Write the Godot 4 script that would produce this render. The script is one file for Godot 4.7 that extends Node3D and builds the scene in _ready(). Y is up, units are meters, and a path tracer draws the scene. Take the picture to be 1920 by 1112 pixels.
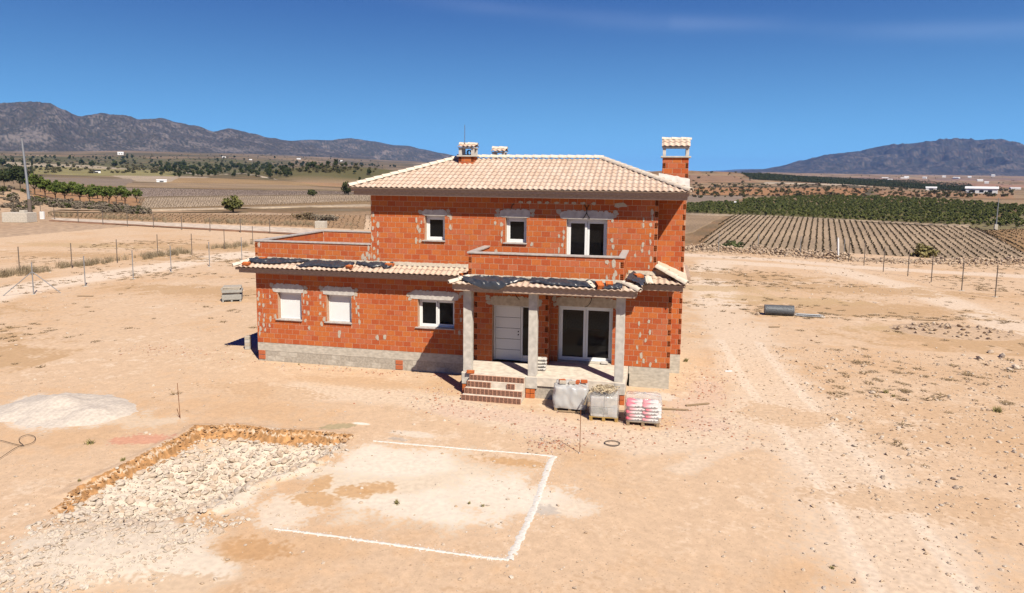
extends Node3D
# A brick villa under construction on a dry plateau: camera, light, ground, house, then everything round it.

const EYE := Vector3(16.279, 7.668, 25.929)
const FOCAL := 1326.2          # focal length in pixels of the 1920 x 1112 photograph
const CENTRE_Y := 489.0
const COURSE := 0.205          # brick course and module
const MODULE := 0.33
const JOINT := 0.017
const K := 0.70                # base colours were judged a little light as a whole
const SUN := Vector3(-0.65, -1.11, -0.76)

var look: Basis
var rng := RandomNumberGenerator.new()
var taken := {}
var bricks := []
var tiles := []
var M := {}
var noise_big := FastNoiseLite.new()
var noise_fine := FastNoiseLite.new()
var rock_meshes := []


# ---------------------------------------------------------------- mesh collecting
class MB:
	var v := PackedVector3Array()
	var n := PackedVector3Array()
	var c := PackedColorArray()
	var t := PackedVector2Array()
	var i := PackedInt32Array()

	func quad(a: Vector3, b: Vector3, d: Vector3, e: Vector3, col := Color.WHITE) -> void:
		var nn := (b - a).cross(d - a).normalized()
		var k := v.size()
		v.append(a); v.append(b); v.append(d); v.append(e)
		for j in 4:
			n.append(nn); c.append(col); t.append(Vector2(j % 2, j / 2))
		i.append(k); i.append(k + 2); i.append(k + 1); i.append(k); i.append(k + 3); i.append(k + 2)

	func tri(a: Vector3, b: Vector3, d: Vector3, col := Color.WHITE) -> void:
		var nn := (b - a).cross(d - a).normalized()
		var k := v.size()
		v.append(a); v.append(b); v.append(d)
		for j in 3:
			n.append(nn); c.append(col); t.append(Vector2(j % 2, j / 2))
		i.append(k); i.append(k + 2); i.append(k + 1)

	func box(at: Vector3, s: Vector3, bs := Basis(), col := Color.WHITE) -> void:
		var x := bs.x * s.x * 0.5
		var y := bs.y * s.y * 0.5
		var z := bs.z * s.z * 0.5
		quad(at - x - y + z, at + x - y + z, at + x + y + z, at - x + y + z, col)
		quad(at + x - y - z, at - x - y - z, at - x + y - z, at + x + y - z, col)
		quad(at + x - y + z, at + x - y - z, at + x + y - z, at + x + y + z, col)
		quad(at - x - y - z, at - x - y + z, at - x + y + z, at - x + y - z, col)
		quad(at - x + y + z, at + x + y + z, at + x + y - z, at - x + y - z, col)
		quad(at - x - y - z, at + x - y - z, at + x - y + z, at - x - y + z, col)

	func span(a: Vector3, b: Vector3, col := Color.WHITE) -> void:
		box((a + b) * 0.5, (b - a).abs(), Basis(), col)

	# a bevelled block, for edges that catch light
	func block(at: Vector3, s: Vector3, bev: float, bs := Basis(), col := Color.WHITE) -> void:
		var h := s * 0.5
		var rings := [[-h.y, bev], [-h.y + bev, 0.0], [h.y - bev, 0.0], [h.y, bev]]
		var loops := []
		for r in rings:
			var loop := []
			var ix: float = h.x - float(r[1])
			var iz: float = h.z - float(r[1])
			for p in [Vector2(-ix + bev, iz), Vector2(ix - bev, iz), Vector2(ix, iz - bev), Vector2(ix, -iz + bev), Vector2(ix - bev, -iz), Vector2(-ix + bev, -iz), Vector2(-ix, -iz + bev), Vector2(-ix, iz - bev)]:
				loop.append(at + bs * Vector3(p.x, float(r[0]), p.y))
			loops.append(loop)
		for k in 3:
			for j in 8:
				var q := (j + 1) % 8
				quad(loops[k][j], loops[k][q], loops[k + 1][q], loops[k + 1][j], col)
		for j in range(1, 7):
			tri(loops[3][0], loops[3][j], loops[3][j + 1], col)
			tri(loops[0][0], loops[0][j + 1], loops[0][j], col)

	func tube(p: Array, r0: float, r1: float, sides := 6, col := Color.WHITE) -> void:
		var rings := []
		var side := Vector3.ZERO
		for k in p.size():
			var d: Vector3 = (p[mini(k + 1, p.size() - 1)] - p[maxi(k - 1, 0)])
			d = d.normalized()
			if side == Vector3.ZERO or absf(side.dot(d)) > 0.95:
				side = d.cross(Vector3.UP if absf(d.y) < 0.9 else Vector3.RIGHT).normalized()
			side = (side - d * side.dot(d)).normalized()
			var up := d.cross(side)
			var r := lerpf(r0, r1, float(k) / maxf(1.0, p.size() - 1))
			var ring := []
			for j in sides:
				var a := TAU * j / sides
				var o := side * cos(a) + up * sin(a)
				ring.append([p[k] + o * r, o])
			rings.append(ring)
		for k in p.size() - 1:
			for j in sides:
				var q := (j + 1) % sides
				smooth(rings[k][j], rings[k][q], rings[k + 1][q], rings[k + 1][j], col)
		for e in [0, p.size() - 1]:
			for j in range(1, sides - 1):
				if e == 0:
					tri(rings[e][0][0], rings[e][j + 1][0], rings[e][j][0], col)
				else:
					tri(rings[e][0][0], rings[e][j][0], rings[e][j + 1][0], col)

	func smooth(a: Array, b: Array, d: Array, e: Array, col := Color.WHITE) -> void:
		var k := v.size()
		for q in [a, b, d, e]:
			v.append(q[0]); n.append(q[1]); c.append(col); t.append(Vector2.ZERO)
		i.append(k); i.append(k + 2); i.append(k + 1); i.append(k); i.append(k + 3); i.append(k + 2)

	# a flat outline pushed out to a slab: points in the plane of u and w, n = u x w
	func slab(o: Vector3, u: Vector3, w: Vector3, outline: PackedVector2Array, thick: float, col := Color.WHITE) -> void:
		var nn := u.cross(w).normalized()
		var pts := outline
		if Geometry2D.is_polygon_clockwise(pts):
			pts = outline.duplicate()
			pts.reverse()
		var ids := Geometry2D.triangulate_polygon(pts)
		for k in range(0, ids.size(), 3):
			var a := o + u * pts[ids[k]].x + w * pts[ids[k]].y + nn * thick
			var b := o + u * pts[ids[k + 1]].x + w * pts[ids[k + 1]].y + nn * thick
			var d := o + u * pts[ids[k + 2]].x + w * pts[ids[k + 2]].y + nn * thick
			if (b - a).cross(d - a).dot(nn) < 0.0:
				tri(a, d, b, col)
			else:
				tri(a, b, d, col)
		for k in pts.size():
			var p := pts[k]
			var q := pts[(k + 1) % pts.size()]
			var a := o + u * p.x + w * p.y
			var b := o + u * q.x + w * q.y
			quad(a, b, b + nn * thick, a + nn * thick, col)

	# a grid of points [row][column] as a smooth sheet; rows run so that (column step) x (row step) is up
	func sheet(g: Array, cols := []) -> void:
		var k0 := v.size()
		var rows := g.size()
		var wide: int = g[0].size()
		for r in rows:
			for q in wide:
				var du: Vector3 = g[r][mini(q + 1, wide - 1)] - g[r][maxi(q - 1, 0)]
				var dv: Vector3 = g[mini(r + 1, rows - 1)][q] - g[maxi(r - 1, 0)][q]
				v.append(g[r][q]); n.append(du.cross(dv).normalized())
				c.append(cols[r][q] if cols else Color.WHITE)
				t.append(Vector2(float(q) / (wide - 1), float(r) / (rows - 1)))
		for r in rows - 1:
			for q in wide - 1:
				var a := k0 + r * wide + q
				i.append(a); i.append(a + wide); i.append(a + 1)
				i.append(a + 1); i.append(a + wide); i.append(a + wide + 1)

	func into(mesh: ArrayMesh, m: Material) -> ArrayMesh:
		if v.is_empty():
			return mesh
		var a := []
		a.resize(Mesh.ARRAY_MAX)
		a[Mesh.ARRAY_VERTEX] = v
		a[Mesh.ARRAY_NORMAL] = n
		a[Mesh.ARRAY_COLOR] = c
		a[Mesh.ARRAY_TEX_UV] = t
		a[Mesh.ARRAY_INDEX] = i
		mesh.add_surface_from_arrays(Mesh.PRIMITIVE_TRIANGLES, a)
		mesh.surface_set_material(mesh.get_surface_count() - 1, m)
		return mesh

	func mesh(m: Material) -> ArrayMesh:
		return into(ArrayMesh.new(), m)


# ---------------------------------------------------------------- naming and placing
func numbered(called: String) -> String:
	var k: int = taken.get(called, 0)
	taken[called] = k + 1
	return called if k == 0 else "%s_%03d" % [called, k]


func put(called: String, what, m: Material = null, parent: Node3D = null) -> MeshInstance3D:
	var o := MeshInstance3D.new()
	o.mesh = what.mesh(m) if what is MB else what
	if parent == null:
		o.name = numbered(called)
		add_child(o)
	else:
		o.name = called
		parent.add_child(o, true)
	return o


func thing(called: String, label: String, category: String, at := Vector3.ZERO, turn := 0.0, group := "") -> Node3D:
	var o := Node3D.new()
	o.name = numbered(called)
	add_child(o)
	o.position = at
	o.rotation.y = turn
	tag(o, label, category, group)
	return o


func tag(o: Node, label: String, category: String, group := "", kind := "") -> void:
	o.set_meta("label", label)
	o.set_meta("category", category)
	if group:
		o.set_meta("group", group)
	if kind:
		o.set_meta("kind", kind)


func struct(o: Node) -> Node:
	o.set_meta("kind", "structure")
	return o


func copies(called: String, mesh: Mesh, places: Array, tints: Array, parent: Node3D = null) -> MultiMeshInstance3D:
	var mm := MultiMesh.new()
	mm.transform_format = MultiMesh.TRANSFORM_3D
	mm.use_colors = not tints.is_empty()
	mm.mesh = mesh
	mm.instance_count = places.size()
	for k in places.size():
		mm.set_instance_transform(k, places[k])
		if mm.use_colors:
			mm.set_instance_color(k, tints[k])
	var o := MultiMeshInstance3D.new()
	o.multimesh = mm
	o.set_meta("kind", "stuff")
	if parent == null:
		o.name = numbered(called)
		add_child(o)
	else:
		o.name = called
		parent.add_child(o, true)
	return o


# ---------------------------------------------------------------- materials
func noise_tex(freq: float, lo: float, hi: float, octaves := 4, size := 512, sd := 1) -> ImageTexture:
	var f := FastNoiseLite.new()
	f.noise_type = FastNoiseLite.TYPE_SIMPLEX_SMOOTH
	f.seed = sd
	f.frequency = freq
	f.fractal_octaves = octaves
	var src := f.get_seamless_image(size, size)
	var d := src.get_data()
	var out := PackedByteArray()
	out.resize(d.size())
	for k in d.size():
		out[k] = clampi(int(lerpf(lo, hi, d[k] / 255.0) * 255.0), 0, 255)
	return ImageTexture.create_from_image(Image.create_from_data(size, size, false, Image.FORMAT_L8, out))


func mat(r: float, g: float, b: float, rough := 0.85, tex: Texture2D = null, scale := Vector3.ONE) -> StandardMaterial3D:
	var m := StandardMaterial3D.new()
	m.albedo_color = Color(r * K, g * K, b * K).linear_to_srgb()
	m.roughness = rough
	m.metallic_specular = 0.3
	if tex:
		m.albedo_texture = tex
		m.uv1_triplanar = true
		m.uv1_world_triplanar = true
		m.uv1_scale = scale
	return m


func leafy(rough := 0.8) -> StandardMaterial3D:
	var m := mat(1, 1, 1, rough)
	m.vertex_color_use_as_albedo = true
	return m


func make_materials() -> void:
	var grain := noise_tex(0.02, 0.80, 1.0, 4, 512, 3)
	var soft := noise_tex(0.008, 0.84, 1.0, 3, 512, 8)
	M.grain = grain
	M.soft = soft
	M.brick = []
	for q in [[0.61, 0.158, 0.048], [0.64, 0.172, 0.050], [0.59, 0.142, 0.046], [0.66, 0.196, 0.056], [0.55, 0.124, 0.044], [0.62, 0.180, 0.080]]:
		M.brick.append(mat(q[0], q[1], q[2], 0.9, grain, Vector3(0.9, 6.0, 0.9)))
	M.tile = []
	for q in [[0.72, 0.56, 0.45], [0.71, 0.54, 0.425], [0.74, 0.59, 0.48], [0.715, 0.55, 0.435], [0.695, 0.52, 0.405], [0.75, 0.61, 0.50]]:
		M.tile.append(mat(q[0], q[1], q[2], 0.8, soft, Vector3(2.0, 2.0, 2.0)))
	M.cap = mat(0.82, 0.73, 0.62, 0.8, soft, Vector3(1.5, 1.5, 1.5))
	M.mortar = mat(0.70, 0.46, 0.32, 0.95, grain, Vector3(1.5, 1.5, 1.5))
	M.smear = mat(0.62, 0.55, 0.46, 0.95, grain, Vector3(2, 2, 2))
	M.plaster = mat(0.66, 0.63, 0.60, 0.9, soft, Vector3(1, 1, 1))
	M.fascia = mat(0.56, 0.42, 0.33, 0.9, grain, Vector3(0.7, 1.6, 0.7))
	M.concrete = mat(0.66, 0.61, 0.53, 0.9, soft, Vector3(0.8, 0.8, 0.8))
	M.floor = mat(0.80, 0.72, 0.62, 0.9, soft, Vector3(0.7, 0.7, 0.7))
	M.pillar = mat(0.66, 0.63, 0.58, 0.88, soft, Vector3(0.8, 0.8, 0.8))
	M.plinth = mat(0.64, 0.59, 0.51, 0.92, grain, Vector3(0.35, 0.8, 0.35))
	M.block = mat(0.53, 0.48, 0.41, 0.95, grain, Vector3(0.8, 0.8, 0.8))
	M.coping = mat(0.56, 0.52, 0.50, 0.6, soft, Vector3(1, 1, 1))
	M.white = mat(0.84, 0.86, 0.88, 0.35)
	M.door = mat(0.74, 0.74, 0.73, 0.5)
	M.dark = mat(0.02, 0.02, 0.022, 0.6)
	M.inside = mat(0.50, 0.44, 0.38, 0.9)
	M.tarp = mat(0.040, 0.046, 0.060, 0.36)
	M.tarp.metallic_specular = 0.5
	M.cable = mat(0.015, 0.015, 0.016, 0.5)
	M.steel = mat(0.42, 0.44, 0.46, 0.42)
	M.steel.metallic = 0.6
	M.oldsteel = mat(0.16, 0.13, 0.11, 0.7)
	M.rust = mat(0.22, 0.09, 0.04, 0.85)
	M.grey = mat(0.44, 0.44, 0.42, 0.9, grain, Vector3(0.8, 0.8, 0.8))
	M.wood = mat(0.55, 0.36, 0.12, 0.8, grain, Vector3(1, 4, 1))
	M.oldwood = mat(0.40, 0.29, 0.18, 0.85, grain, Vector3(1, 4, 1))
	M.rock = mat(1, 1, 1, 0.92, grain, Vector3(2.2, 2.2, 2.2))
	M.rock.vertex_color_use_as_albedo = true
	M.earth = mat(1, 1, 1, 0.95, grain, Vector3(0.9, 0.9, 0.9))
	M.earth.vertex_color_use_as_albedo = true
	M.lime = mat(0.82, 0.79, 0.74, 0.95, soft, Vector3(2, 2, 2))
	M.sand = mat(0.70, 0.63, 0.55, 0.95, soft, Vector3(1.5, 1.5, 1.5))
	M.leaf = leafy()
	M.bark = mat(0.12, 0.085, 0.06, 0.9)
	M.far = mat(1, 1, 1, 0.95, noise_tex(0.03, 0.72, 1.0, 5, 512, 12), Vector3(0.05, 0.05, 0.05))
	M.far.vertex_color_use_as_albedo = true
	M.hill = mat(1, 1, 1, 0.95)
	M.hill.vertex_color_use_as_albedo = true
	M.bag = mat(1, 1, 1, 0.6)
	M.bag.vertex_color_use_as_albedo = true
	M.strap = mat(0.62, 0.52, 0.36, 0.6)
	M.strap_dark = mat(0.20, 0.14, 0.08, 0.7)
	M.zinc = mat(0.22, 0.24, 0.27, 0.45)
	M.zinc.metallic = 0.4
	M.glass = mat(0.012, 0.013, 0.015, 0.04)
	M.glass.transparency = BaseMaterial3D.TRANSPARENCY_ALPHA
	M.glass.albedo_color.a = 0.55
	M.film = mat(0.80, 0.82, 0.84, 0.12)
	M.film.transparency = BaseMaterial3D.TRANSPARENCY_ALPHA
	M.film.albedo_color.a = 0.22
	M.film.metallic_specular = 0.6


# ---------------------------------------------------------------- pixels to places
func ray(x: float, y: float) -> Vector3:
	return look * Vector3((x - 960.0) / FOCAL, (CENTRE_Y - y) / FOCAL, -1.0)


func spot(x: float, y: float, h := 0.0) -> Vector3:
	var d := ray(x, y)
	return EYE + d * ((h - EYE.y) / d.y)


# where the sight line through a pixel meets the land, searched from a distance on
func land(x: float, y: float, from := 60.0, upto := 9000.0) -> Vector3:
	var d := ray(x, y)
	var flat := Vector2(d.x, d.z).length()
	var r := from
	var last := from
	while r < upto:
		var p := EYE + d * (r / flat)
		if p.y < height(p.x, p.z):
			for k in 12:
				var mid := (last + r) * 0.5
				p = EYE + d * (mid / flat)
				if p.y < height(p.x, p.z):
					r = mid
				else:
					last = mid
			p.y = height(p.x, p.z)
			return p
		last = r
		r *= 1.012
	var e := EYE + d * (upto / flat)
	e.y = height(e.x, e.z)
	return e


# ---------------------------------------------------------------- the lie of the land
const LAND_AZ := [-75.0, -47.81, -40.43, -31.86, -23.11, -12.08, -4.0, 1.81, 8.08, 13.54, 18.54, 23.65, 50.0]
const LAND_R := [70.0, 84.0, 110.0, 200.0, 330.0, 500.0, 700.0, 900.0, 1200.0, 1800.0, 2600.0, 4500.0, 9000.0]
const LAND_H := [
	[0, 0, 0, 0, 1.5, 2.6, 5.6, 10.5, 18.6, 34.9, 62.0, 105, 120],
	[0, 0, 0, 0, 1.5, 2.6, 5.6, 10.5, 18.6, 34.9, 62.7, 111, 130],
	[0, 0, 0, 0, 1.1, 2.6, 5.7, 10.4, 19.2, 39.0, 73.3, 130, 140],
	[0, 0, 0, 0, 0.3, 1.8, 4.3, 8.4, 17.9, 38.1, 71.5, 127, 140],
	[0, 0, 0, 0, 0.1, 0.5, 1.3, 2.7, 8.1, 28.0, 56.0, 107, 130],
	[0, 0, 0, 0, -1.4, -1.6, 0.0, 1.8, 6.1, 18.7, 37.1, 78, 110],
	[0, 0, 0, -5.0, -6.0, -4.0, 0.0, 5.0, 15.0, 21.0, 30.0, 60, 95],
	[0, 0, -4, -11.6, -8.7, -5.1, -0.1, 6.8, 21.3, 22.9, 24.0, 45, 90],
	[0, 0, -4, -11.8, -7.5, -4.1, -1.4, 2.9, 16.4, 19.5, 26.6, 53, 90],
	[0, 0, -4, -11.9, -7.2, -3.4, -1.7, 1.6, 7.7, 11.3, 18.1, 47, 90],
	[0, 0, -4, -12.0, -6.9, -2.7, -2.4, -1.2, 1.2, 6.0, 13.6, 44, 90],
	[0, 0, -4, -12.0, -5.7, -2.2, -3.2, -3.6, -2.2, 2.6, 11.4, 41, 85],
	[0, 0, -4, -12.0, -5.7, -2.2, -3.2, -3.6, -2.2, 2.6, 11.4, 41, 85]]


func height(x: float, z: float) -> float:
	var dx := x - EYE.x
	var dz := z - EYE.z
	var r := sqrt(dx * dx + dz * dz)
	if r < 70.0:
		return 0.0
	var az := rad_to_deg(atan2(dx, -dz))
	var a := 0
	while a < LAND_AZ.size() - 2 and az > LAND_AZ[a + 1]:
		a += 1
	var fa := clampf((az - LAND_AZ[a]) / (LAND_AZ[a + 1] - LAND_AZ[a]), 0.0, 1.0)
	var k := 0
	while k < LAND_R.size() - 2 and r > LAND_R[k + 1]:
		k += 1
	var fr := clampf(log(r / LAND_R[k]) / log(float(LAND_R[k + 1]) / LAND_R[k]), 0.0, 1.0)
	fr = lerpf(fr, fr * fr * (3.0 - 2.0 * fr), 0.35)
	var h := lerpf(lerpf(LAND_H[a][k], LAND_H[a][k + 1], fr), lerpf(LAND_H[a + 1][k], LAND_H[a + 1][k + 1], fr), fa)
	if absf(az) > 110.0:
		h *= 0.2
	# the green knoll behind the terrace and the scrub bank beside the pole
	h += 15.0 * exp(-(pow((x + 262.0) / 90.0, 2) + pow((z + 572.0) / 62.0, 2)))
	h += 6.5 * exp(-(pow((x + 128.0) / 19.0, 2) + pow((z + 88.0) / 22.0, 2)))
	if r > 260.0:
		h += noise_big.get_noise_2d(x * 0.35, z * 0.35) * minf((r - 260.0) * 0.004, 5.0)
	return h


# ---------------------------------------------------------------- ground
const NEAR := Rect2(-8, -9, 42, 28)
const MID := Rect2(-60, -92, 132, 132)


func edge_noise(x: float, z: float) -> float:
	return noise_big.get_noise_2d(x * 22.0, z * 22.0) * 0.42 + noise_fine.get_noise_2d(x * 90.0, z * 90.0) * 0.10


# depth of the pool dig below the plot, and how far inside its rim a point lies
func pit(x: float, z: float) -> Vector2:
	if x < 2.2 or x > 8.2 or z < 6.8 or z > 14.5:
		return Vector2(0, -1)
	var e := edge_noise(x, z)
	var dl := x - 2.85 + e + (z - 10.0) * 0.02
	var db := z - 7.42 + e * 0.8 - maxf(0.0, 3.9 - x) * 0.35
	var dr := 7.45 - x + e * 1.2 - maxf(0.0, z - 9.0) * 0.42
	var df := 13.9 - z + e * 2.2
	var d := minf(minf(dl, db), minf(dr, df))
	if d <= 0.0:
		return Vector2(0, d)
	var steep := minf(dl, db)
	var wall := (0.20 - 0.10 * smoothstep(9.5, 12.8, z)) * smoothstep(0.0, 0.15, steep) + maxf(0.0, steep - 0.10) * 0.34
	var ease := smoothstep(0.0, 1.0, minf(dr * 1.4, df * 0.6))
	var depth := minf(wall, minf(df * 0.24, 0.05 + dr * 0.42) * ease + 0.05 * ease)
	depth = minf(depth, 1.1)
	return Vector2(depth, d)


func plot_height(x: float, z: float) -> float:
	var h := noise_big.get_noise_2d(x * 3.0, z * 3.0) * 0.05 + noise_fine.get_noise_2d(x * 24.0, z * 24.0) * 0.009
	var edge := minf(minf(x - NEAR.position.x, NEAR.end.x - x), minf(z - NEAR.position.y, NEAR.end.y - z))
	h *= smoothstep(0.0, 1.5, edge)
	if z < 4.5 and x > -1.5 and x < 18.5:
		h *= 0.3
	var p := pit(x, z)
	if p.y > 0.0:
		var rough := smoothstep(0.1, 0.5, p.y)
		h += -p.x + rough * (absf(noise_fine.get_noise_2d(x * 60.0, z * 60.0)) * 0.12 - 0.03)
	elif p.y > -0.5 and x < 7.6 and z < 12.5:
		h += 0.07 * smoothstep(-0.5, -0.15, p.y)     # a lip of thrown-up soil
	# rubble pushed out of the dig towards the ramp foot
	h += 0.16 * exp(-(pow((x - 5.4) / 1.7, 2) + pow((z - 14.6) / 1.3, 2)))
	return h


func surface_height(x: float, z: float) -> float:
	return plot_height(x, z) if NEAR.has_point(Vector2(x, z)) else height(x, z)


func noise_bytes(w: int, h: int, freq: float, sd: int, octaves: int) -> PackedByteArray:
	var f := FastNoiseLite.new()
	f.noise_type = FastNoiseLite.TYPE_SIMPLEX_SMOOTH
	f.seed = sd
	f.frequency = freq
	f.fractal_octaves = octaves
	return f.get_image(w, h, false, false, true).get_data()


func lin(r: float, g: float, b: float) -> Vector3:
	var c := Color(r * K, g * K, b * K).linear_to_srgb()
	return Vector3(c.r, c.g, c.b) * 255.0


# soil, clay and dust: what the ground is made of, at w x h pixels over an area
func soil(area: Rect2, w: int, h: int, sd: int) -> Dictionary:
	var per := area.size.x / w
	var n1 := noise_bytes(w, h, 0.10 * per, sd, 5)
	var n2 := noise_bytes(w, h, 0.55 * per, sd + 1, 4)
	var n3 := noise_bytes(w, h, 5.0 * per, sd + 2, 3)
	var n4 := noise_bytes(w, h, 1.7 * per, sd + 3, 4)
	var tan := lin(0.575, 0.425, 0.295)
	var clay := lin(0.545, 0.375, 0.235)
	var dust := lin(0.64, 0.53, 0.42)
	var d := PackedByteArray()
	d.resize(w * h * 3)
	var hash := 12345
	for k in w * h:
		var a := n1[k] * 0.00392
		var b := n2[k] * 0.00392
		var c := n3[k] * 0.00392
		var e := n4[k] * 0.00392
		var t := clampf((a * 0.45 + b * 0.30 + e * 0.25 - 0.48) * 5.5, 0.0, 1.0)
		var s := clampf((b * 0.5 + e * 0.3 + c * 0.2 - 0.54) * 6.0, 0.0, 1.0) * (1.0 - t)
		hash = (hash * 1103515245 + 12345) & 0x7fffffff
		var g := 0.91 + 0.08 * c + 0.08 * e + 0.00006 * ((hash >> 12) & 1023)
		if (hash >> 9) & 511 < 5:
			g *= 0.80
		var u := 1.0 - t * 0.85 - s * 0.75
		d[k * 3] = mini(255, int((tan.x * u + clay.x * t * 0.85 + dust.x * s * 0.75) * g))
		d[k * 3 + 1] = mini(255, int((tan.y * u + clay.y * t * 0.85 + dust.y * s * 0.75) * g))
		d[k * 3 + 2] = mini(255, int((tan.z * u + clay.z * t * 0.85 + dust.z * s * 0.75) * g))
	return {"d": d, "w": w, "h": h, "area": area, "n1": n1, "n2": n2, "n3": n3}


# a stain or a spill of other matter with a ragged outline
func blot(s: Dictionary, cx: float, cz: float, rx: float, rz: float, col: Vector3, strength: float, ragged := 0.8, turn := 0.0) -> void:
	var area: Rect2 = s.area
	var w: int = s.w
	var hh: int = s.h
	var per := area.size.x / w
	var big := maxf(rx, rz) * 1.5
	var d: PackedByteArray = s.d
	var n2: PackedByteArray = s.n2
	var n3: PackedByteArray = s.n3
	var ca := cos(turn)
	var sa := sin(turn)
	for py in range(maxi(0, int((cz - big - area.position.y) / per)), mini(hh, int((cz + big - area.position.y) / per))):
		for px in range(maxi(0, int((cx - big - area.position.x) / per)), mini(w, int((cx + big - area.position.x) / per))):
			var x := area.position.x + px * per - cx
			var z := area.position.y + py * per - cz
			var ex := (x * ca + z * sa) / rx
			var ez := (-x * sa + z * ca) / rz
			var q := ex * ex + ez * ez
			if q > 2.3:
				continue
			var k := py * w + px
			var e := sqrt(q) + ragged * ((n2[k] * 0.6 + n3[k] * 0.4) * 0.00392 - 0.5) * 1.6
			var t := clampf((1.0 - e) * 3.5, 0.0, 1.0) * strength
			if t <= 0.0:
				continue
			var g := 0.94 + 0.12 * n3[k] * 0.00392
			k *= 3
			d[k] = mini(255, int(lerpf(d[k], col.x * g, t)))
			d[k + 1] = mini(255, int(lerpf(d[k + 1], col.y * g, t)))
			d[k + 2] = mini(255, int(lerpf(d[k + 2], col.z * g, t)))
	s.d = d


# compacted gravel along a driven line
func track(s: Dictionary, p: Array, width: float, col: Vector3, strength: float, ragged := 0.5) -> void:
	var area: Rect2 = s.area
	var w: int = s.w
	var hh: int = s.h
	var per := area.size.x / w
	var d: PackedByteArray = s.d
	var n2: PackedByteArray = s.n2
	var n3: PackedByteArray = s.n3
	var best := {}
	for j in p.size() - 1:
		var a: Vector3 = p[j]
		var b: Vector3 = p[j + 1]
		var ab := Vector2(b.x - a.x, b.z - a.z)
		var ll := maxf(ab.length_squared(), 0.0001)
		for py in range(maxi(0, int((minf(a.z, b.z) - width - area.position.y) / per)), mini(hh, int((maxf(a.z, b.z) + width - area.position.y) / per))):
			for px in range(maxi(0, int((minf(a.x, b.x) - width - area.position.x) / per)), mini(w, int((maxf(a.x, b.x) + width - area.position.x) / per))):
				var q := Vector2(area.position.x + px * per - a.x, area.position.y + py * per - a.z)
				var f := clampf(q.dot(ab) / ll, 0.0, 1.0)
				var away := (q - ab * f).length() / (width * 0.5)
				if away > 1.6:
					continue
				var k := py * w + px
				if best.get(k, 9.0) > away:
					best[k] = away
	for k in best:
		var e: float = best[k] + ragged * ((n2[k] * 0.5 + n3[k] * 0.5) * 0.00392 - 0.5) * 1.8
		var t := clampf((1.0 - e) * 2.2, 0.0, 1.0) * strength
		if t <= 0.0:
			continue
		var g := 0.90 + 0.20 * n3[k] * 0.00392
		d[k * 3] = mini(255, int(lerpf(d[k * 3], col.x * g, t)))
		d[k * 3 + 1] = mini(255, int(lerpf(d[k * 3 + 1], col.y * g, t)))
		d[k * 3 + 2] = mini(255, int(lerpf(d[k * 3 + 2], col.z * g, t)))
	s.d = d


func soil_material(s: Dictionary) -> StandardMaterial3D:
	var m := StandardMaterial3D.new()
	m.albedo_texture = ImageTexture.create_from_image(Image.create_from_data(s.w, s.h, false, Image.FORMAT_RGB8, s.d))
	m.texture_repeat = false
	m.roughness = 0.95
	m.metallic_specular = 0.15
	return m


func far_colour(x: float, z: float, r: float) -> Color:
	var a := noise_big.get_noise_2d(x * 0.9, z * 0.9) * 0.5 + 0.5
	var b := noise_fine.get_noise_2d(x * 0.8, z * 0.8) * 0.5 + 0.5
	var dry := Color(0.44, 0.31, 0.19)
	var earth := Color(0.40, 0.24, 0.13)
	var scrub := Color(0.13, 0.118, 0.062)
	var stone := Color(0.52, 0.43, 0.33)
	if x > -150.0 and x < 90.0 and z > -104.0:
		return Color(0.62, 0.455, 0.315).lerp(Color(0.55, 0.375, 0.235), smoothstep(0.4, 0.7, a * 0.5 + b * 0.5))
	var c := dry.lerp(earth, smoothstep(0.42, 0.62, a))
	c = c.lerp(stone, smoothstep(0.62, 0.78, b) * 0.7)
	var green := smoothstep(0.44, 0.60, b * 0.5 + a * 0.5)
	# the western uplands are scrub, the eastern terraces mostly tilled
	var west := 1.0 - smoothstep(-260.0, -120.0, x)
	var upland := smoothstep(0.30, 0.62, a * 0.6 + b * 0.4) * west * (1.0 if z < -380.0 else 0.3)
	c = c.lerp(scrub, clampf(green * 0.55 + upland * 0.8, 0.0, 0.92))
	# broom and grass on the knoll
	var k := exp(-(pow((x + 262.0) / 100.0, 2) + pow((z + 560.0) / 70.0, 2)))
	c = c.lerp(Color(0.125, 0.118, 0.048).lerp(Color(0.20, 0.175, 0.085), b), smoothstep(0.25, 0.5, k))
	k = exp(-(pow((x + 128.0) / 22.0, 2) + pow((z + 88.0) / 24.0, 2)))
	c = c.lerp(Color(0.42, 0.29, 0.18).lerp(Color(0.20, 0.16, 0.12), smoothstep(0.45, 0.6, b)), smoothstep(0.2, 0.4, k))
	return c


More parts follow.
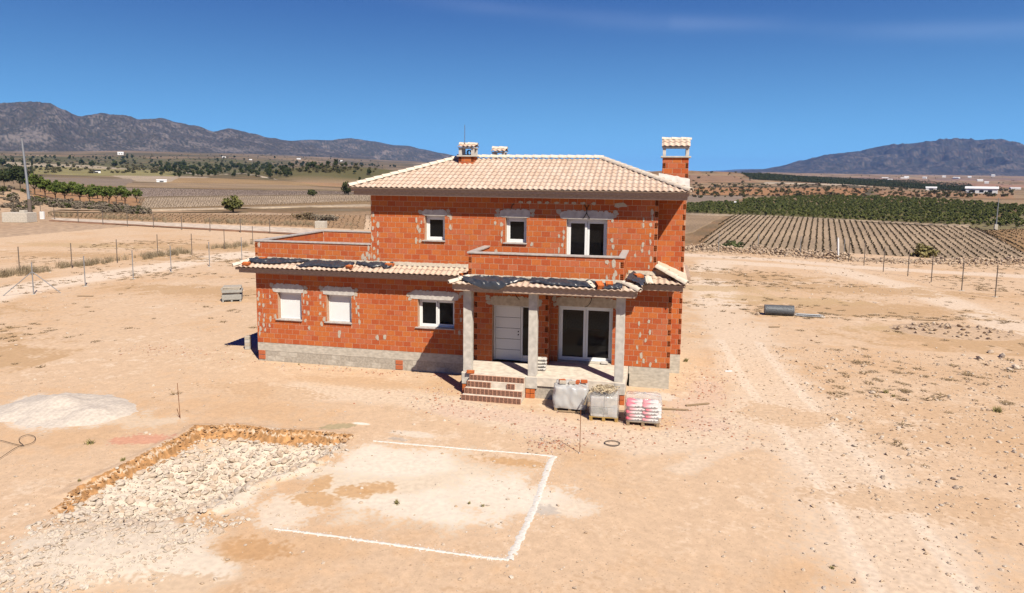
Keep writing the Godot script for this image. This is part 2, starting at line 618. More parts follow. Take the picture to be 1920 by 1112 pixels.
func build_ground() -> void:
	var s := soil(NEAR, 2048, 1365, 21)
	var pale := lin(0.66, 0.575, 0.465)
	var white := lin(0.72, 0.655, 0.565)
	var gravel := lin(0.66, 0.54, 0.425)
	var drive := [[1760, 1160], [1620, 930], [1510, 800], [1440, 720], [1392, 650], [1352, 585], [1340, 545]].map(func(q): return spot(q[0], q[1]))
	track(s, drive, 4.2, gravel, 0.75, 0.8)
	for off in [-0.85, 0.85]:
		track(s, drive.map(func(q): return q + Vector3(off, 0, -off * 0.25)), 0.5, lin(0.70, 0.59, 0.48), 0.7, 0.5)
	track(s, [[1270, 880], [1340, 850], [1420, 830], [1500, 870]].map(func(q): return spot(q[0], q[1])), 0.8, gravel, 0.7, 1.0)
	track(s, [[560, 730], [760, 745], [980, 790], [1200, 830], [1330, 820], [1420, 760]].map(func(q): return spot(q[0], q[1])), 2.4, lin(0.65, 0.53, 0.415), 0.8, 0.5)
	# the levelled, bleached bed of the future pool
	blot(s, 10.4, 9.7, 3.3, 2.3, pale, 0.9, 0.8)
	blot(s, 9.2, 8.6, 1.9, 1.2, white, 0.8, 0.8)
	blot(s, 12.6, 10.0, 1.7, 1.3, white, 0.8, 1.0)
	blot(s, 14.2, 10.1, 0.9, 0.7, white, 0.65, 1.0)
	blot(s, 10.6, 11.0, 1.5, 0.6, white, 0.7, 1.1)
	blot(s, 8.0, 11.7, 1.0, 0.9, white, 0.7, 1.1)
	for q in [[9.6, 10.2, 0.5, 0.35], [9.1, 10.6, 0.5, 0.3], [8.4, 11.2, 0.7, 0.4], [12.2, 7.9, 1.0, 0.3], [8.1, 10.4, 0.3, 0.5]]:
		blot(s, q[0], q[1], q[2], q[3], lin(0.53, 0.33, 0.17), 0.8, 1.2)
	# dig: limestone below, topsoil in the cut
	for q in [[5.2, 9.6, 2.6, 2.6], [5.0, 11.8, 2.3, 1.6], [5.6, 14.2, 2.4, 1.6], [3.8, 10.8, 1.2, 2.4], [7.4, 14.6, 1.3, 0.9], [6.6, 8.3, 1.2, 1.0]]:
		blot(s, q[0], q[1], q[2], q[3], lin(0.67, 0.59, 0.49), 0.95, 0.5)
	for q in [[6.3, 12.7, 0.8, 0.35], [8.3, 13.6, 1.0, 0.5], [5.0, 13.0, 0.4, 0.3]]:
		blot(s, q[0], q[1], q[2], q[3], lin(0.50, 0.30, 0.15), 0.7, 1.1)
	var d: PackedByteArray = s.d
	var per: float = NEAR.size.x / s.w
	var brown := lin(0.42, 0.235, 0.108)
	for py in range(int(15.8 / per), int(23.5 / per)):
		for px in range(int(10.0 / per), int(16.2 / per)):
			var x := NEAR.position.x + px * per
			var z := NEAR.position.y + py * per
			var p := pit(x, z)
			if p.y < -0.22:
				continue
			var k: int = (py * int(s.w) + px)
			var cut: float = 0.07 + s.n3[k] * 0.0005 + s.n2[k] * 0.0006
			if (p.y < cut and p.x > 0.02 or p.y <= 0.0 and p.y > -0.02 - 0.0008 * s.n2[k]) and x < 7.5 and z < 13.0 and minf(x - 2.85, z - 7.42) < 1.0 and 7.45 - x > -0.1:
				var g: float = 0.72 + s.n3[k] * 0.0022
				d[k * 3] = mini(255, int(brown.x * g)); d[k * 3 + 1] = mini(255, int(brown.y * g)); d[k * 3 + 2] = mini(255, int(brown.z * g))
	s.d = d
	# spills: white sand round its heap, lime, red brick dust, grey cement, green crumbs
	blot(s, -2.6, 7.2, 2.6, 1.6, lin(0.68, 0.60, 0.51), 0.9, 0.9)
	blot(s, -0.2, 7.4, 2.0, 0.7, lin(0.66, 0.57, 0.46), 0.6, 1.2)
	blot(s, 1.7, 8.8, 0.75, 0.4, lin(0.60, 0.27, 0.19), 0.6, 1.8, -0.4)
	blot(s, 6.7, 6.5, 0.55, 0.25, lin(0.35, 0.31, 0.19), 0.7, 1.0, -0.5)
	blot(s, 7.3, 6.1, 0.32, 0.10, lin(0.80, 0.76, 0.70), 0.9, 0.6)
	blot(s, 9.3, 6.6, 0.9, 0.3, lin(0.70, 0.64, 0.56), 0.7, 1.0)
	blot(s, 8.9, 7.05, 0.5, 0.18, lin(0.44, 0.40, 0.36), 0.7, 1.1)
	blot(s, 13.9, 10.5, 0.35, 0.3, lin(0.44, 0.40, 0.36), 0.6, 1.2)
	for q in [[17.6, 1.4, 0.9, 1.5], [18.2, -0.8, 0.7, 1.2], [17.3, 3.6, 1.1, 0.7], [13.8, 5.3, 1.2, 0.5], [11.0, 4.2, 2.4, 0.7]]:
		blot(s, q[0], q[1], q[2], q[3], lin(0.62, 0.46, 0.37), 0.6, 1.2)
	blot(s, 16.2, 0.9, 0.9, 0.5, lin(0.66, 0.61, 0.54), 0.7, 1.0)
	for q in [[2.5, 3.6, 2.4, 0.8], [5.4, 1.9, 2.2, 0.7], [20.5, 2.0, 2.0, 1.2], [22.5, 8.0, 2.4, 0.9], [27.5, 2.0, 4.6, 3.0], [30.0, -4.0, 3.5, 2.5], [16.5, 14.4, 3.0, 1.1], [8.6, 15.4, 2.4, 0.9]]:
		blot(s, q[0], q[1], q[2], q[3], lin(0.53, 0.36, 0.22), 0.5, 1.3)
	var near_mat := soil_material(s)
	print("near soil ", Time.get_ticks_msec())

	s = soil(MID, 1536, 1536, 21)
	var road := lin(0.70, 0.58, 0.465)
	track(s, drive, 4.2, gravel, 0.75, 0.8)
	track(s, [[1350, 570], [1335, 530], [1330, 510], [1340, 490], [1450, 497], [1560, 505], [1700, 540], [1800, 575], [1960, 640]].map(func(q): return spot(q[0], q[1])), 3.8, lin(0.67, 0.55, 0.435), 0.9, 0.4)
	track(s, [[1290, 478], [1450, 487], [1600, 500], [1760, 510], [1960, 520]].map(func(q): return spot(q[0], q[1])), 3.4, lin(0.66, 0.54, 0.43), 0.95, 0.4)
	track(s, [[-60, 566], [0, 548], [120, 528], [240, 510], [340, 494], [440, 478], [560, 462]].map(func(q): return spot(q[0], q[1])), 5.4, road, 1.0, 0.2)
	for q in [[-20, 0, 8, 2.6], [-12, 2, 7, 1.8], [-30, -40, 14, 3.5], [-14, -15, 7, 2.0], [-26, -6, 8, 2.0], [-34, -30, 12, 2.5], [33, -12, 7, 3.2], [28, -20, 7, 3.0], [30, -28, 9, 2.4], [22, -33, 7, 3.0], [38, 2, 8, 4]]:
		blot(s, q[0], q[1], q[2], q[3], lin(0.47, 0.315, 0.18), 0.75, 1.5)
	for q in [[-22, -42, 9, 2.0], [-44, -38, 9, 2.2], [24, -22, 5, 2.0], [30, -14, 4, 1.2], [20, -26, 5, 1.6]]:
		blot(s, q[0], q[1], q[2], q[3], lin(0.50, 0.36, 0.21), 0.7, 1.3)
	var mid_mat := soil_material(s)
	print("mid soil ", Time.get_ticks_msec())

	var mesh := ArrayMesh.new()
	var mb := MB.new()
	var step := 0.1
	var cols := int(round(NEAR.size.x / step))
	var rows := int(round(NEAR.size.y / step))
	var hs := PackedFloat32Array()
	hs.resize((cols + 1) * (rows + 1))
	for r in rows + 1:
		for q in cols + 1:
			hs[r * (cols + 1) + q] = plot_height(NEAR.position.x + q * step, NEAR.position.y + r * step)
	for r in rows + 1:
		for q in cols + 1:
			var k := r * (cols + 1) + q
			var sx := hs[r * (cols + 1) + mini(q + 1, cols)] - hs[r * (cols + 1) + maxi(q - 1, 0)]
			var sz := hs[mini(r + 1, rows) * (cols + 1) + q] - hs[maxi(r - 1, 0) * (cols + 1) + q]
			mb.v.append(Vector3(NEAR.position.x + q * step, hs[k], NEAR.position.y + r * step))
			mb.n.append(Vector3(-sx, 2.0 * step, -sz).normalized())
			mb.c.append(Color.WHITE)
			mb.t.append(Vector2(float(q) / cols, float(r) / rows))
	for r in rows:
		for q in cols:
			var a := r * (cols + 1) + q
			var b := a + cols + 1
			mb.i.append_array(PackedInt32Array([a, a + 1, b, a + 1, b + 1, b]))
	mb.into(mesh, near_mat)

	# the wider plot and the country, on one grid whose spacing grows outwards
	var xs := []
	var zs := []
	for pair in [[MID.position.x, MID.end.x, xs], [MID.position.y, MID.end.y, zs]]:
		var line: Array = pair[2]
		var outer := []
		var g := 2.0
		var x: float = pair[0]
		while x > -9500.0:
			x -= g
			g *= 1.05
			outer.append(x)
		outer.reverse()
		line.append_array(outer)
		x = pair[0]
		while x <= float(pair[1]) + 0.001:
			line.append(x)
			x += 2.0
		g = 2.0
		x = pair[1]
		while x < (9500.0 if line == xs else 400.0):
			x += g
			g *= 1.05
			line.append(x)
	# the plot's own edges are lines of the grid as well
	for q in [NEAR.position.x, NEAR.end.x]:
		if not xs.has(q):
			xs.append(q)
	for q in [NEAR.position.y, NEAR.end.y]:
		if not zs.has(q):
			zs.append(q)
	xs.sort()
	zs.sort()
	var m2 := MB.new()
	var m3 := MB.new()
	var hgt := []
	for z in zs:
		var line := PackedFloat32Array()
		for x in xs:
			line.append(height(x, z))
		hgt.append(line)
	for mid in [true, false]:
		var m: MB = m2 if mid else m3
		var ids := {}
		for r in zs.size() - 1:
			for q in xs.size() - 1:
				var cx: float = (xs[q] + xs[q + 1]) * 0.5
				var cz: float = (zs[r] + zs[r + 1]) * 0.5
				if MID.has_point(Vector2(cx, cz)) != mid or NEAR.has_point(Vector2(cx, cz)):
					continue
				var cor := []
				for o in [[0, 0], [0, 1], [1, 0], [1, 1]]:
					var rr: int = r + o[0]
					var qq: int = q + o[1]
					var key := rr * 4096 + qq
					if not ids.has(key):
						ids[key] = m.v.size()
						var x: float = xs[qq]
						var z: float = zs[rr]
						m.v.append(Vector3(x, hgt[rr][qq], z))
						var q0 := maxi(qq - 1, 0)
						var q1 := mini(qq + 1, xs.size() - 1)
						var r0 := maxi(rr - 1, 0)
						var r1 := mini(rr + 1, zs.size() - 1)
						m.n.append(Vector3(-(hgt[rr][q1] - hgt[rr][q0]) / (xs[q1] - xs[q0]), 1.0, -(hgt[r1][qq] - hgt[r0][qq]) / (zs[r1] - zs[r0])).normalized())
						m.c.append(Color.WHITE if mid else far_colour(x, z, Vector2(x - EYE.x, z - EYE.z).length()))
						m.t.append(Vector2((x - MID.position.x) / MID.size.x, (z - MID.position.y) / MID.size.y))
					cor.append(ids[key])
				m.i.append_array(PackedInt32Array([cor[0], cor[1], cor[2], cor[1], cor[3], cor[2]]))
	m2.into(mesh, mid_mat)
	m3.into(mesh, M.far)
	var o := put("ground", mesh)
	struct(o)
	print("ground ", Time.get_ticks_msec())


# ---------------------------------------------------------------- rocks
func make_rocks() -> void:
	var t := (1.0 + sqrt(5.0)) * 0.5
	var pts := [Vector3(-1, t, 0), Vector3(1, t, 0), Vector3(-1, -t, 0), Vector3(1, -t, 0), Vector3(0, -1, t), Vector3(0, 1, t), Vector3(0, -1, -t), Vector3(0, 1, -t), Vector3(t, 0, -1), Vector3(t, 0, 1), Vector3(-t, 0, -1), Vector3(-t, 0, 1)]
	var faces := [[0, 11, 5], [0, 5, 1], [0, 1, 7], [0, 7, 10], [0, 10, 11], [1, 5, 9], [5, 11, 4], [11, 10, 2], [10, 7, 6], [7, 1, 8], [3, 9, 4], [3, 4, 2], [3, 2, 6], [3, 6, 8], [3, 8, 9], [4, 9, 5], [2, 4, 11], [6, 2, 10], [8, 6, 7], [9, 8, 1]]
	for k in 6:
		var mb := MB.new()
		var p := []
		var stretch := Vector3(rng.randf_range(0.8, 1.25), rng.randf_range(0.45, 0.75), rng.randf_range(0.7, 1.1))
		for q in pts:
			p.append((q as Vector3).normalized() * rng.randf_range(0.36, 0.60) * stretch)
		for f in faces:
			var a: Vector3 = p[f[0]]
			var b: Vector3 = p[f[1]]
			var c: Vector3 = p[f[2]]
			var col := Color.WHITE * rng.randf_range(0.92, 1.0)
			col.a = 1
			if k < 3:
				mb.tri(a, b, c, col)
			else:
				var mid := (a + b + c) / 3.0 * rng.randf_range(1.0, 1.16)
				mb.tri(a, b, mid, col); mb.tri(b, c, mid, col); mb.tri(c, a, mid, col)
		rock_meshes.append(mb.mesh(M.rock))


func rock_tint() -> Color:
	var c := Color(0.72, 0.625, 0.52).lerp(Color(0.62, 0.47, 0.34), pow(rng.randf(), 2.2))
	return c.lerp(Color(0.78, 0.73, 0.66), rng.randf() * 0.45)


func turned(s: float, flat := 1.0) -> Basis:
	var b := Basis(Vector3.UP, rng.randf() * TAU) * Basis(Vector3.RIGHT, rng.randfn(0, 0.45)) * Basis(Vector3.BACK, rng.randfn(0, 0.35))
	return b.scaled_local(Vector3(s, s * flat, s))


# rocks that can be counted, one object each, tinted through a small set of materials
var rock_sets := []


func rock(called: String, at: Vector3, size: float, label: String, group: String, sandy := false) -> void:
	if rock_sets.is_empty():
		for tone in 10:
			var c := rock_tint()
			if tone >= 5:
				c = c.lerp(Color(0.56, 0.40, 0.26), 0.6)
			for k in rock_meshes.size():
				var a: ArrayMesh = rock_meshes[k].duplicate()
				var m: StandardMaterial3D = M.rock.duplicate()
				m.albedo_color = Color(c.r * K, c.g * K, c.b * K).linear_to_srgb()
				a.surface_set_material(0, m)
				rock_sets.append(a)
	var o := put(called, rock_sets[rng.randi() % 30 + (30 if sandy else 0)])
	o.transform = Transform3D(turned(size, rng.randf_range(0.75, 1.0)), at)
	tag(o, label, "rock", group)


# ---------------------------------------------------------------- brickwork
var hollow_mesh := []
var smears := MB.new()


# the mortar body of a wall with its openings (Rect2 in metres along u and up), front at n = u x up
func wall_body(called: String, parent: Node3D, o: Vector3, u: Vector3, width: float, y0: float, y1: float, holes: Array, thick: float, m: Material, trim := Vector2.ZERO) -> MeshInstance3D:
	var mb := MB.new()
	var nn := u.cross(Vector3.UP)
	var us := [trim.x, width - trim.y]
	var ys := [y0, y1]
	for q in holes:
		us.append_array([q.position.x, q.end.x])
		ys.append_array([q.position.y, q.end.y])
	us = us.filter(func(e): return e >= trim.x and e <= width - trim.y)
	ys = ys.filter(func(e): return e >= y0 and e <= y1)
	us.sort()
	ys.sort()
	var at := func(a: float, b: float, back: float) -> Vector3: return o + u * a + Vector3.UP * b - nn * back
	for a in us.size() - 1:
		for b in ys.size() - 1:
			if us[a + 1] - us[a] < 0.001 or ys[b + 1] - ys[b] < 0.001:
				continue
			var mid := Vector2((us[a] + us[a + 1]) * 0.5, (ys[b] + ys[b + 1]) * 0.5)
			if holes.any(func(q): return q.has_point(mid)):
				continue
			mb.quad(at.call(us[a], ys[b], 0.006), at.call(us[a + 1], ys[b], 0.006), at.call(us[a + 1], ys[b + 1], 0.006), at.call(us[a], ys[b + 1], 0.006))
			mb.quad(at.call(us[a + 1], ys[b], thick), at.call(us[a], ys[b], thick), at.call(us[a], ys[b + 1], thick), at.call(us[a + 1], ys[b + 1], thick))
	var e := 0.006
	for q in holes:
		var x0: float = maxf(q.position.x, 0.0)
		var x1: float = minf(q.end.x, width)
		var b0: float = maxf(q.position.y, y0)
		var b1: float = minf(q.end.y, y1)
		mb.quad(at.call(x0, b0, e), at.call(x1, b0, e), at.call(x1, b0, thick), at.call(x0, b0, thick))
		mb.quad(at.call(x1, b1, e), at.call(x0, b1, e), at.call(x0, b1, thick), at.call(x1, b1, thick))
		mb.quad(at.call(x0, b0, thick), at.call(x0, b1, thick), at.call(x0, b1, e), at.call(x0, b0, e))
		mb.quad(at.call(x1, b0, e), at.call(x1, b1, e), at.call(x1, b1, thick), at.call(x1, b0, thick))
	var e0 := trim.x
	var e1 := width - trim.y
	mb.quad(at.call(e0, y0, thick), at.call(e0, y0, e), at.call(e0, y1, e), at.call(e0, y1, thick))
	mb.quad(at.call(e1, y0, e), at.call(e1, y0, thick), at.call(e1, y1, thick), at.call(e1, y1, e))
	mb.quad(at.call(e0, y1, e), at.call(e1, y1, e), at.call(e1, y1, thick), at.call(e0, y1, thick))
	return put(called, mb, m, parent)


# courses of bricks on a wall face; ends lists which corners show hollow brick ends (-1 start, 1 end)
func brick_face(parent: Node3D, o: Vector3, u: Vector3, width: float, y0: float, y1: float, holes := [], ends := [], phase := 0.0) -> void:
	var nn := u.cross(Vector3.UP)
	var row := 0
	var y := y0
	while y < y1 - 0.03:
		var top := minf(y + COURSE, y1)
		var x := -fposmod(phase + (row % 2) * 0.5 + rng.randf_range(-0.04, 0.04), 1.0) * MODULE
		var cells := []
		while x < width:
			var a := maxf(x, 0.0)
			var b := minf(x + MODULE, width)
			x += MODULE
			cells.append([a, b, false])
		for e in ends:
			# behind a hollow end the wall is hollow; elsewhere the corner is filled with mortar
			var depth0 := 0.006 if row % 2 else 0.125
			var mid := 0.06 if e < 0 else width - 0.06
			var filler := MB.new()
			filler.box(o + u * mid + Vector3.UP * (y + top) * 0.5 - nn * (depth0 + 0.16) * 0.5, Vector3(0.118, top - y + 0.001, 0.16 - depth0), Basis(u, Vector3.UP, nn))
			put("mortar_core", filler, M.mortar, parent)
			if row % 2 == 0:
				var a := 0.0 if e < 0 else width - 0.12
				var b := 0.12 if e < 0 else width
				var kept := []
				for q in cells:
					if e < 0:
						if q[1] > 0.14:
							kept.append([maxf(q[0], 0.12), q[1], q[2]])
					elif q[0] < width - 0.14:
						kept.append([q[0], minf(q[1], width - 0.12), q[2]])
				kept.append([a, b, true])
				cells = kept
		for q in cells:
			var pieces := [[q[0], q[1], y, top]]
			for h in holes:
				var left := []
				for p in pieces:
					if p[1] <= h.position.x + 0.002 or p[0] >= h.end.x - 0.002 or p[3] <= h.position.y + 0.002 or p[2] >= h.end.y - 0.002:
						left.append(p)
						continue
					if p[0] < h.position.x:
						left.append([p[0], h.position.x, p[2], p[3]])
					if p[1] > h.end.x:
						left.append([h.end.x, p[1], p[2], p[3]])
					var a := maxf(p[0], h.position.x)
					var b := minf(p[1], h.end.x)
					if p[2] < h.position.y:
						left.append([a, b, p[2], h.position.y])
					if p[3] > h.end.y:
						left.append([a, b, h.end.y, p[3]])
				pieces = left
			for p in pieces:
				var w: float = p[1] - p[0] - JOINT
				var hh: float = p[3] - p[2] - JOINT
				if w < 0.025 or hh < 0.02:
					continue
				var at: Vector3 = o + u * ((p[0] + p[1]) * 0.5) + Vector3.UP * ((p[2] + p[3]) * 0.5) + nn * rng.randf_range(-0.002, 0.002)
				bricks.append({"at": at, "u": u, "n": nn, "w": w, "h": hh, "hollow": q[2] and hh > 0.15, "parent": parent, "tone": rng.randi() % M.brick.size(), "far": at.distance_squared_to(EYE)})
		y += COURSE
		row += 1


func hollow_end() -> ArrayMesh:
	# unit brick end seen from +z: a grid of clay webs round 2 x 3 dark cells
	var clay := MB.new()
	var wx := [-0.5, -0.45, -0.035, 0.035, 0.45, 0.5]
	var wy := [-0.5, -0.46, -0.185, -0.140, 0.140, 0.185, 0.46, 0.5]
	for a in 5:
		for b in 7:
			var open: bool = a % 2 == 1 and b % 2 == 1
			var z := 0.5 if not open else -0.45
			var m := clay
			var p := [Vector3(wx[a], wy[b], z), Vector3(wx[a + 1], wy[b], z), Vector3(wx[a + 1], wy[b + 1], z), Vector3(wx[a], wy[b + 1], z)]
			m.quad(p[0], p[1], p[2], p[3])
			if open:
				var f := Vector3(0, 0, 0.95)
				for j in 4:
					var q := (j + 1) % 4
					clay.quad(p[j], p[j] + f, p[q] + f, p[q])
	for s in [[Vector3(-0.5, -0.5, -0.5), Vector3(-0.5, -0.5, 0.5), Vector3(-0.5, 0.5, 0.5), Vector3(-0.5, 0.5, -0.5)], [Vector3(0.5, -0.5, 0.5), Vector3(0.5, -0.5, -0.5), Vector3(0.5, 0.5, -0.5), Vector3(0.5, 0.5, 0.5)], [Vector3(-0.5, 0.5, 0.5), Vector3(0.5, 0.5, 0.5), Vector3(0.5, 0.5, -0.5), Vector3(-0.5, 0.5, -0.5)]]:
		clay.quad(s[0], s[1], s[2], s[3])
	var mesh := clay.mesh(M.brick[0])
	return mesh


func lay_bricks(house: Node3D) -> void:
	var units := []
	for m in M.brick:
		var mb := MB.new()
		mb.box(Vector3.ZERO, Vector3.ONE)
		units.append(mb.mesh(m))
	bricks.sort_custom(func(a, b): return a.far < b.far)
	var rest := {}
	var count := 0
	for b in bricks:
		var basis := Basis(b.u, Vector3.UP, b.n)
		var deep := 0.03
		if b.hollow or count < 300:
			var o := put("hollow_brick" if b.hollow else "brick", hollow_mesh[0] if b.hollow else units[b.tone], null, b.parent)
			if b.hollow:
				deep = 0.118
			else:
				count += 1
			o.transform = Transform3D(basis.scaled_local(Vector3(b.w, b.h, deep)), b.at - b.n * deep * 0.5)
		else:
			if not rest.has(b.tone):
				rest[b.tone] = MB.new()
			rest[b.tone].box(b.at - b.n * deep * 0.5, Vector3(b.w, b.h, deep), basis)
	var mesh := ArrayMesh.new()
	for tone in rest:
		rest[tone].into(mesh, M.brick[tone])
	var o := put("brickwork", mesh, null, house)
	o.set_meta("kind", "stuff")
	o = put("mortar_smears", smears, M.smear, house)
	o.set_meta("kind", "stuff")


func blob(w: float, h: float, n := 12, rough := 0.3) -> PackedVector2Array:
	var p := PackedVector2Array()
	for k in n:
		var a := TAU * k / n
		var s := 1.0 + rng.randf_range(-rough, rough)
		p.append(Vector2(cos(a) * w * 0.5 * s, sin(a) * h * 0.5 * s))
	return p


func smear(x: float, y: float, z: float, w := 0.09, h := 0.18) -> void:
	w *= 1.1
	h *= 1.1
	smears.slab(Vector3(x, y, z), Vector3.RIGHT, Vector3.UP, blob(w, h, 10, 0.28), rng.randf_range(0.004, 0.009))


# trowelled plaster with a ragged top above an opening
func lintel(parent: Node3D, x0: float, x1: float, y0: float, y1: float, z: float, m: Material) -> void:
	var p := PackedVector2Array([Vector2(x0 + 0.12, y0), Vector2(x1 - 0.12, y0)])
	var n := int((x1 - x0) / 0.05)
	p.append(Vector2(x1 - 0.02, y0 + 0.02))
	p.append(Vector2(x1 + rng.randf_range(-0.02, 0.04), lerpf(y0, y1, 0.45)))
	for k in range(n, -1, -1):
		var f := float(k) / n
		var edge := 0.07 * (1.0 - smoothstep(0.0, 0.12, minf(f, 1.0 - f)))
		p.append(Vector2(lerpf(x0 + 0.03, x1 - 0.03, f) , y1 - edge + (rng.randf_range(-0.05, 0.03) if k % 2 == 0 else 0.0)))
	p.append(Vector2(x0 + rng.randf_range(-0.04, 0.02), lerpf(y0, y1, 0.45)))
	p.append(Vector2(x0 + 0.02, y0 + 0.02))
	var mb := MB.new()
	mb.slab(Vector3(0, 0, z), Vector3.RIGHT, Vector3.UP, p, 0.014)
	put("plaster_patch", mb, m, parent)
	for k in 3:
		smear(x0 - 0.06 + rng.randf_range(-0.04, 0.05), lerpf(y0, y1, rng.randf()), z, 0.16, 0.13)
		smear(x1 + 0.06 + rng.randf_range(-0.05, 0.04), lerpf(y0, y1, rng.randf()), z, 0.16, 0.13)


# ---------------------------------------------------------------- joinery
func bar(mb: MB, x0: float, x1: float, y0: float, y1: float, z: float, deep: float) -> void:
	mb.block(Vector3((x0 + x1) * 0.5, (y0 + y1) * 0.5, z - deep * 0.5), Vector3(x1 - x0, y1 - y0, deep), 0.006)


func sash(parent: Node3D, x0: float, x1: float, y0: float, y1: float, z: float, w := 0.06) -> void:
	var mb := MB.new()
	bar(mb, x0, x1, y0, y0 + w, z, 0.05)
	bar(mb, x0, x1, y1 - w, y1, z, 0.05)
	bar(mb, x0, x0 + w, y0 + w, y1 - w, z, 0.05)
	bar(mb, x1 - w, x1, y0 + w, y1 - w, z, 0.05)
	var s := put("sash", mb, M.white, parent)
	mb = MB.new()
	mb.quad(Vector3(x0 + w, y0 + w, z - 0.025), Vector3(x1 - w, y0 + w, z - 0.025), Vector3(x1 - w, y1 - w, z - 0.025), Vector3(x0 + w, y1 - w, z - 0.025))
	put("pane", mb, M.glass, parent)


func window(house: Node3D, x0: float, x1: float, y0: float, y1: float, z: float, leaves: int, shutter := false, sill := true, rail := 0.06) -> void:
	var w := Node3D.new()
	w.name = "window"
	house.add_child(w, true)
	var f := MB.new()
	var zz := z - 0.20
	bar(f, x0 + 0.003, x0 + 0.055, y0 + 0.003, y1 - 0.003, zz, 0.07)
	bar(f, x1 - 0.055, x1 - 0.003, y0 + 0.003, y1 - 0.003, zz, 0.07)
	bar(f, x0 + 0.055, x1 - 0.055, y1 - 0.09, y1 - 0.003, zz, 0.07)
	bar(f, x0 + 0.055, x1 - 0.055, y0 + 0.003, y0 + 0.05, zz, 0.07)
	put("frame", f, M.white, w)
	if shutter:
		var y := y0 + 0.05
		while y < y1 - 0.1:
			var s := MB.new()
			s.block(Vector3((x0 + x1) * 0.5, y + 0.0225, zz - 0.022), Vector3(x1 - x0 - 0.115, 0.042, 0.014), 0.005)
			put("slat", s, M.white, w)
			y += 0.045
		var b := MB.new()
		b.box(Vector3((x0 + x1) * 0.5, (y0 + y1) * 0.5, zz - 0.05), Vector3(x1 - x0 - 0.11, y1 - y0 - 0.1, 0.01))
		put("shutter_backing", b, M.white, w)
	else:
		var a := x0 + 0.057
		var step := (x1 - x0 - 0.114) / leaves
		for k in leaves:
			sash(w, a + step * k + 0.001, a + step * (k + 1) - 0.001, y0 + 0.052, y1 - 0.092, zz - 0.008 - 0.05 * (k % 2), rail)
	if sill:
		var s := MB.new()
		s.block(Vector3((x0 + x1) * 0.5 - 0.03, y0 - 0.014, z - 0.065), Vector3(x1 - x0 + 0.12, 0.045, 0.27), 0.005)
		put("sill", s, M.coping, w)


# ---------------------------------------------------------------- roof tiles
var tile_units := {}
var keep_x := func(x: float, _z: float) -> float: return x


func tile_profile(f: float) -> float:
	return 0.040 * pow(0.5 - 0.5 * cos(TAU * f), 1.15)


# one curved tile: x across, y off the slope, z up the slope
func tile_into(mb: MB, t: Transform3D, pw: float, length: float, lo: float, hi: float, cut: Callable, cols := 10) -> void:
	var rows := []
	for k in 3:
		var z := length * k / 2.0
		var line := []
		for j in cols + 1:
			var f := float(j) / cols
			var x: float = pw * f
			if cut != keep_x:
				x = cut.call(x, z)
			line.append(t * Vector3(x, tile_profile(x / pw) + lerpf(lo, hi, k / 2.0), z))
		rows.append(line)
	var k0 := mb.v.size()
	mb.sheet(rows)
	for j in cols:
		var a: Vector3 = rows[0][j]
		var b: Vector3 = rows[0][j + 1]
		var drop := t.basis.y.normalized() * -0.020
		mb.quad(a + drop, b + drop, b, a)


func tile_slope(parent: Node3D, o: Vector3, u: Vector3, up: Vector3, length: float, run: float, from: Callable, to: Callable, pw0 := 0.21, expose := 0.37) -> void:
	var count := int(round(length / pw0))
	var pw := length / count
	var nn := u.cross(up).normalized()
	if nn.y < 0:
		nn = -nn
	var t := 0.0
	while t < run - 0.04:
		var long := minf(expose + 0.05, run - t)
		for k in count:
			var x0 := k * pw
			var lo0: float = from.call(t)
			var hi0: float = to.call(t)
			var lo1: float = from.call(t + long)
			var hi1: float = to.call(t + long)
			if x0 + pw < minf(lo0, lo1) + 0.01 or x0 > maxf(hi0, hi1) - 0.01:
				continue
			var tr := Transform3D(Basis(u, nn, up), o + u * x0 + up * t)
			var whole: bool = x0 >= maxf(lo0, lo1) and x0 + pw <= minf(hi0, hi1) and long > expose
			tiles.append({"t": tr, "pw": pw, "long": long, "whole": whole, "lo": [lo0 - x0, lo1 - x0], "hi": [hi0 - x0, hi1 - x0], "parent": parent, "tone": clampi(int((noise_big.get_noise_2d(x0 * 60.0 + t * 7.0, t * 90.0 + o.z * 9.0) * 0.9 + 0.5 + rng.randf_range(-0.3, 0.3)) * 6.0), 0, 5), "far": tr.origin.distance_squared_to(EYE)})
		t += expose


func lay_tiles(house: Node3D) -> void:
	tiles.sort_custom(func(a, b): return a.far < b.far)
	var rest := {}
	var count := 0
	for q in tiles:
		var tr: Transform3D = q.t
		var cut := keep_x
		if q.whole and count < 300:
			var key := "%d_%.4f" % [q.tone, q.pw]
			if not tile_units.has(key):
				var mb := MB.new()
				tile_into(mb, Transform3D(Basis(Vector3.RIGHT, Vector3.UP, Vector3.FORWARD), Vector3.ZERO), q.pw, q.long, 0.030, 0.004, keep_x, 10)
				tile_units[key] = mb.mesh(M.tile[q.tone])
			var o := put("roof_tile", tile_units[key], null, q.parent)
			tr.basis = Basis(tr.basis.z.normalized(), rng.randfn(0, 0.004)) * Basis(tr.basis.x, tr.basis.y, -tr.basis.z)
			o.transform = tr
			count += 1
			continue
		if not q.whole:
			var long: float = q.long
			var lo: Array = q.lo
			var hi: Array = q.hi
			cut = func(x: float, z: float) -> float: return clampf(x, minf(lerpf(lo[0], lo[1], z / long), lerpf(hi[0], hi[1], z / long)), lerpf(hi[0], hi[1], z / long))
		if not rest.has(q.tone):
			rest[q.tone] = MB.new()
		tile_into(rest[q.tone], tr, q.pw, q.long, 0.030, 0.004, cut, 8)
	var mesh := ArrayMesh.new()
	for tone in rest:
		rest[tone].into(mesh, M.tile[tone])
	var o := put("tiling", mesh, null, house)
	o.set_meta("kind", "stuff")


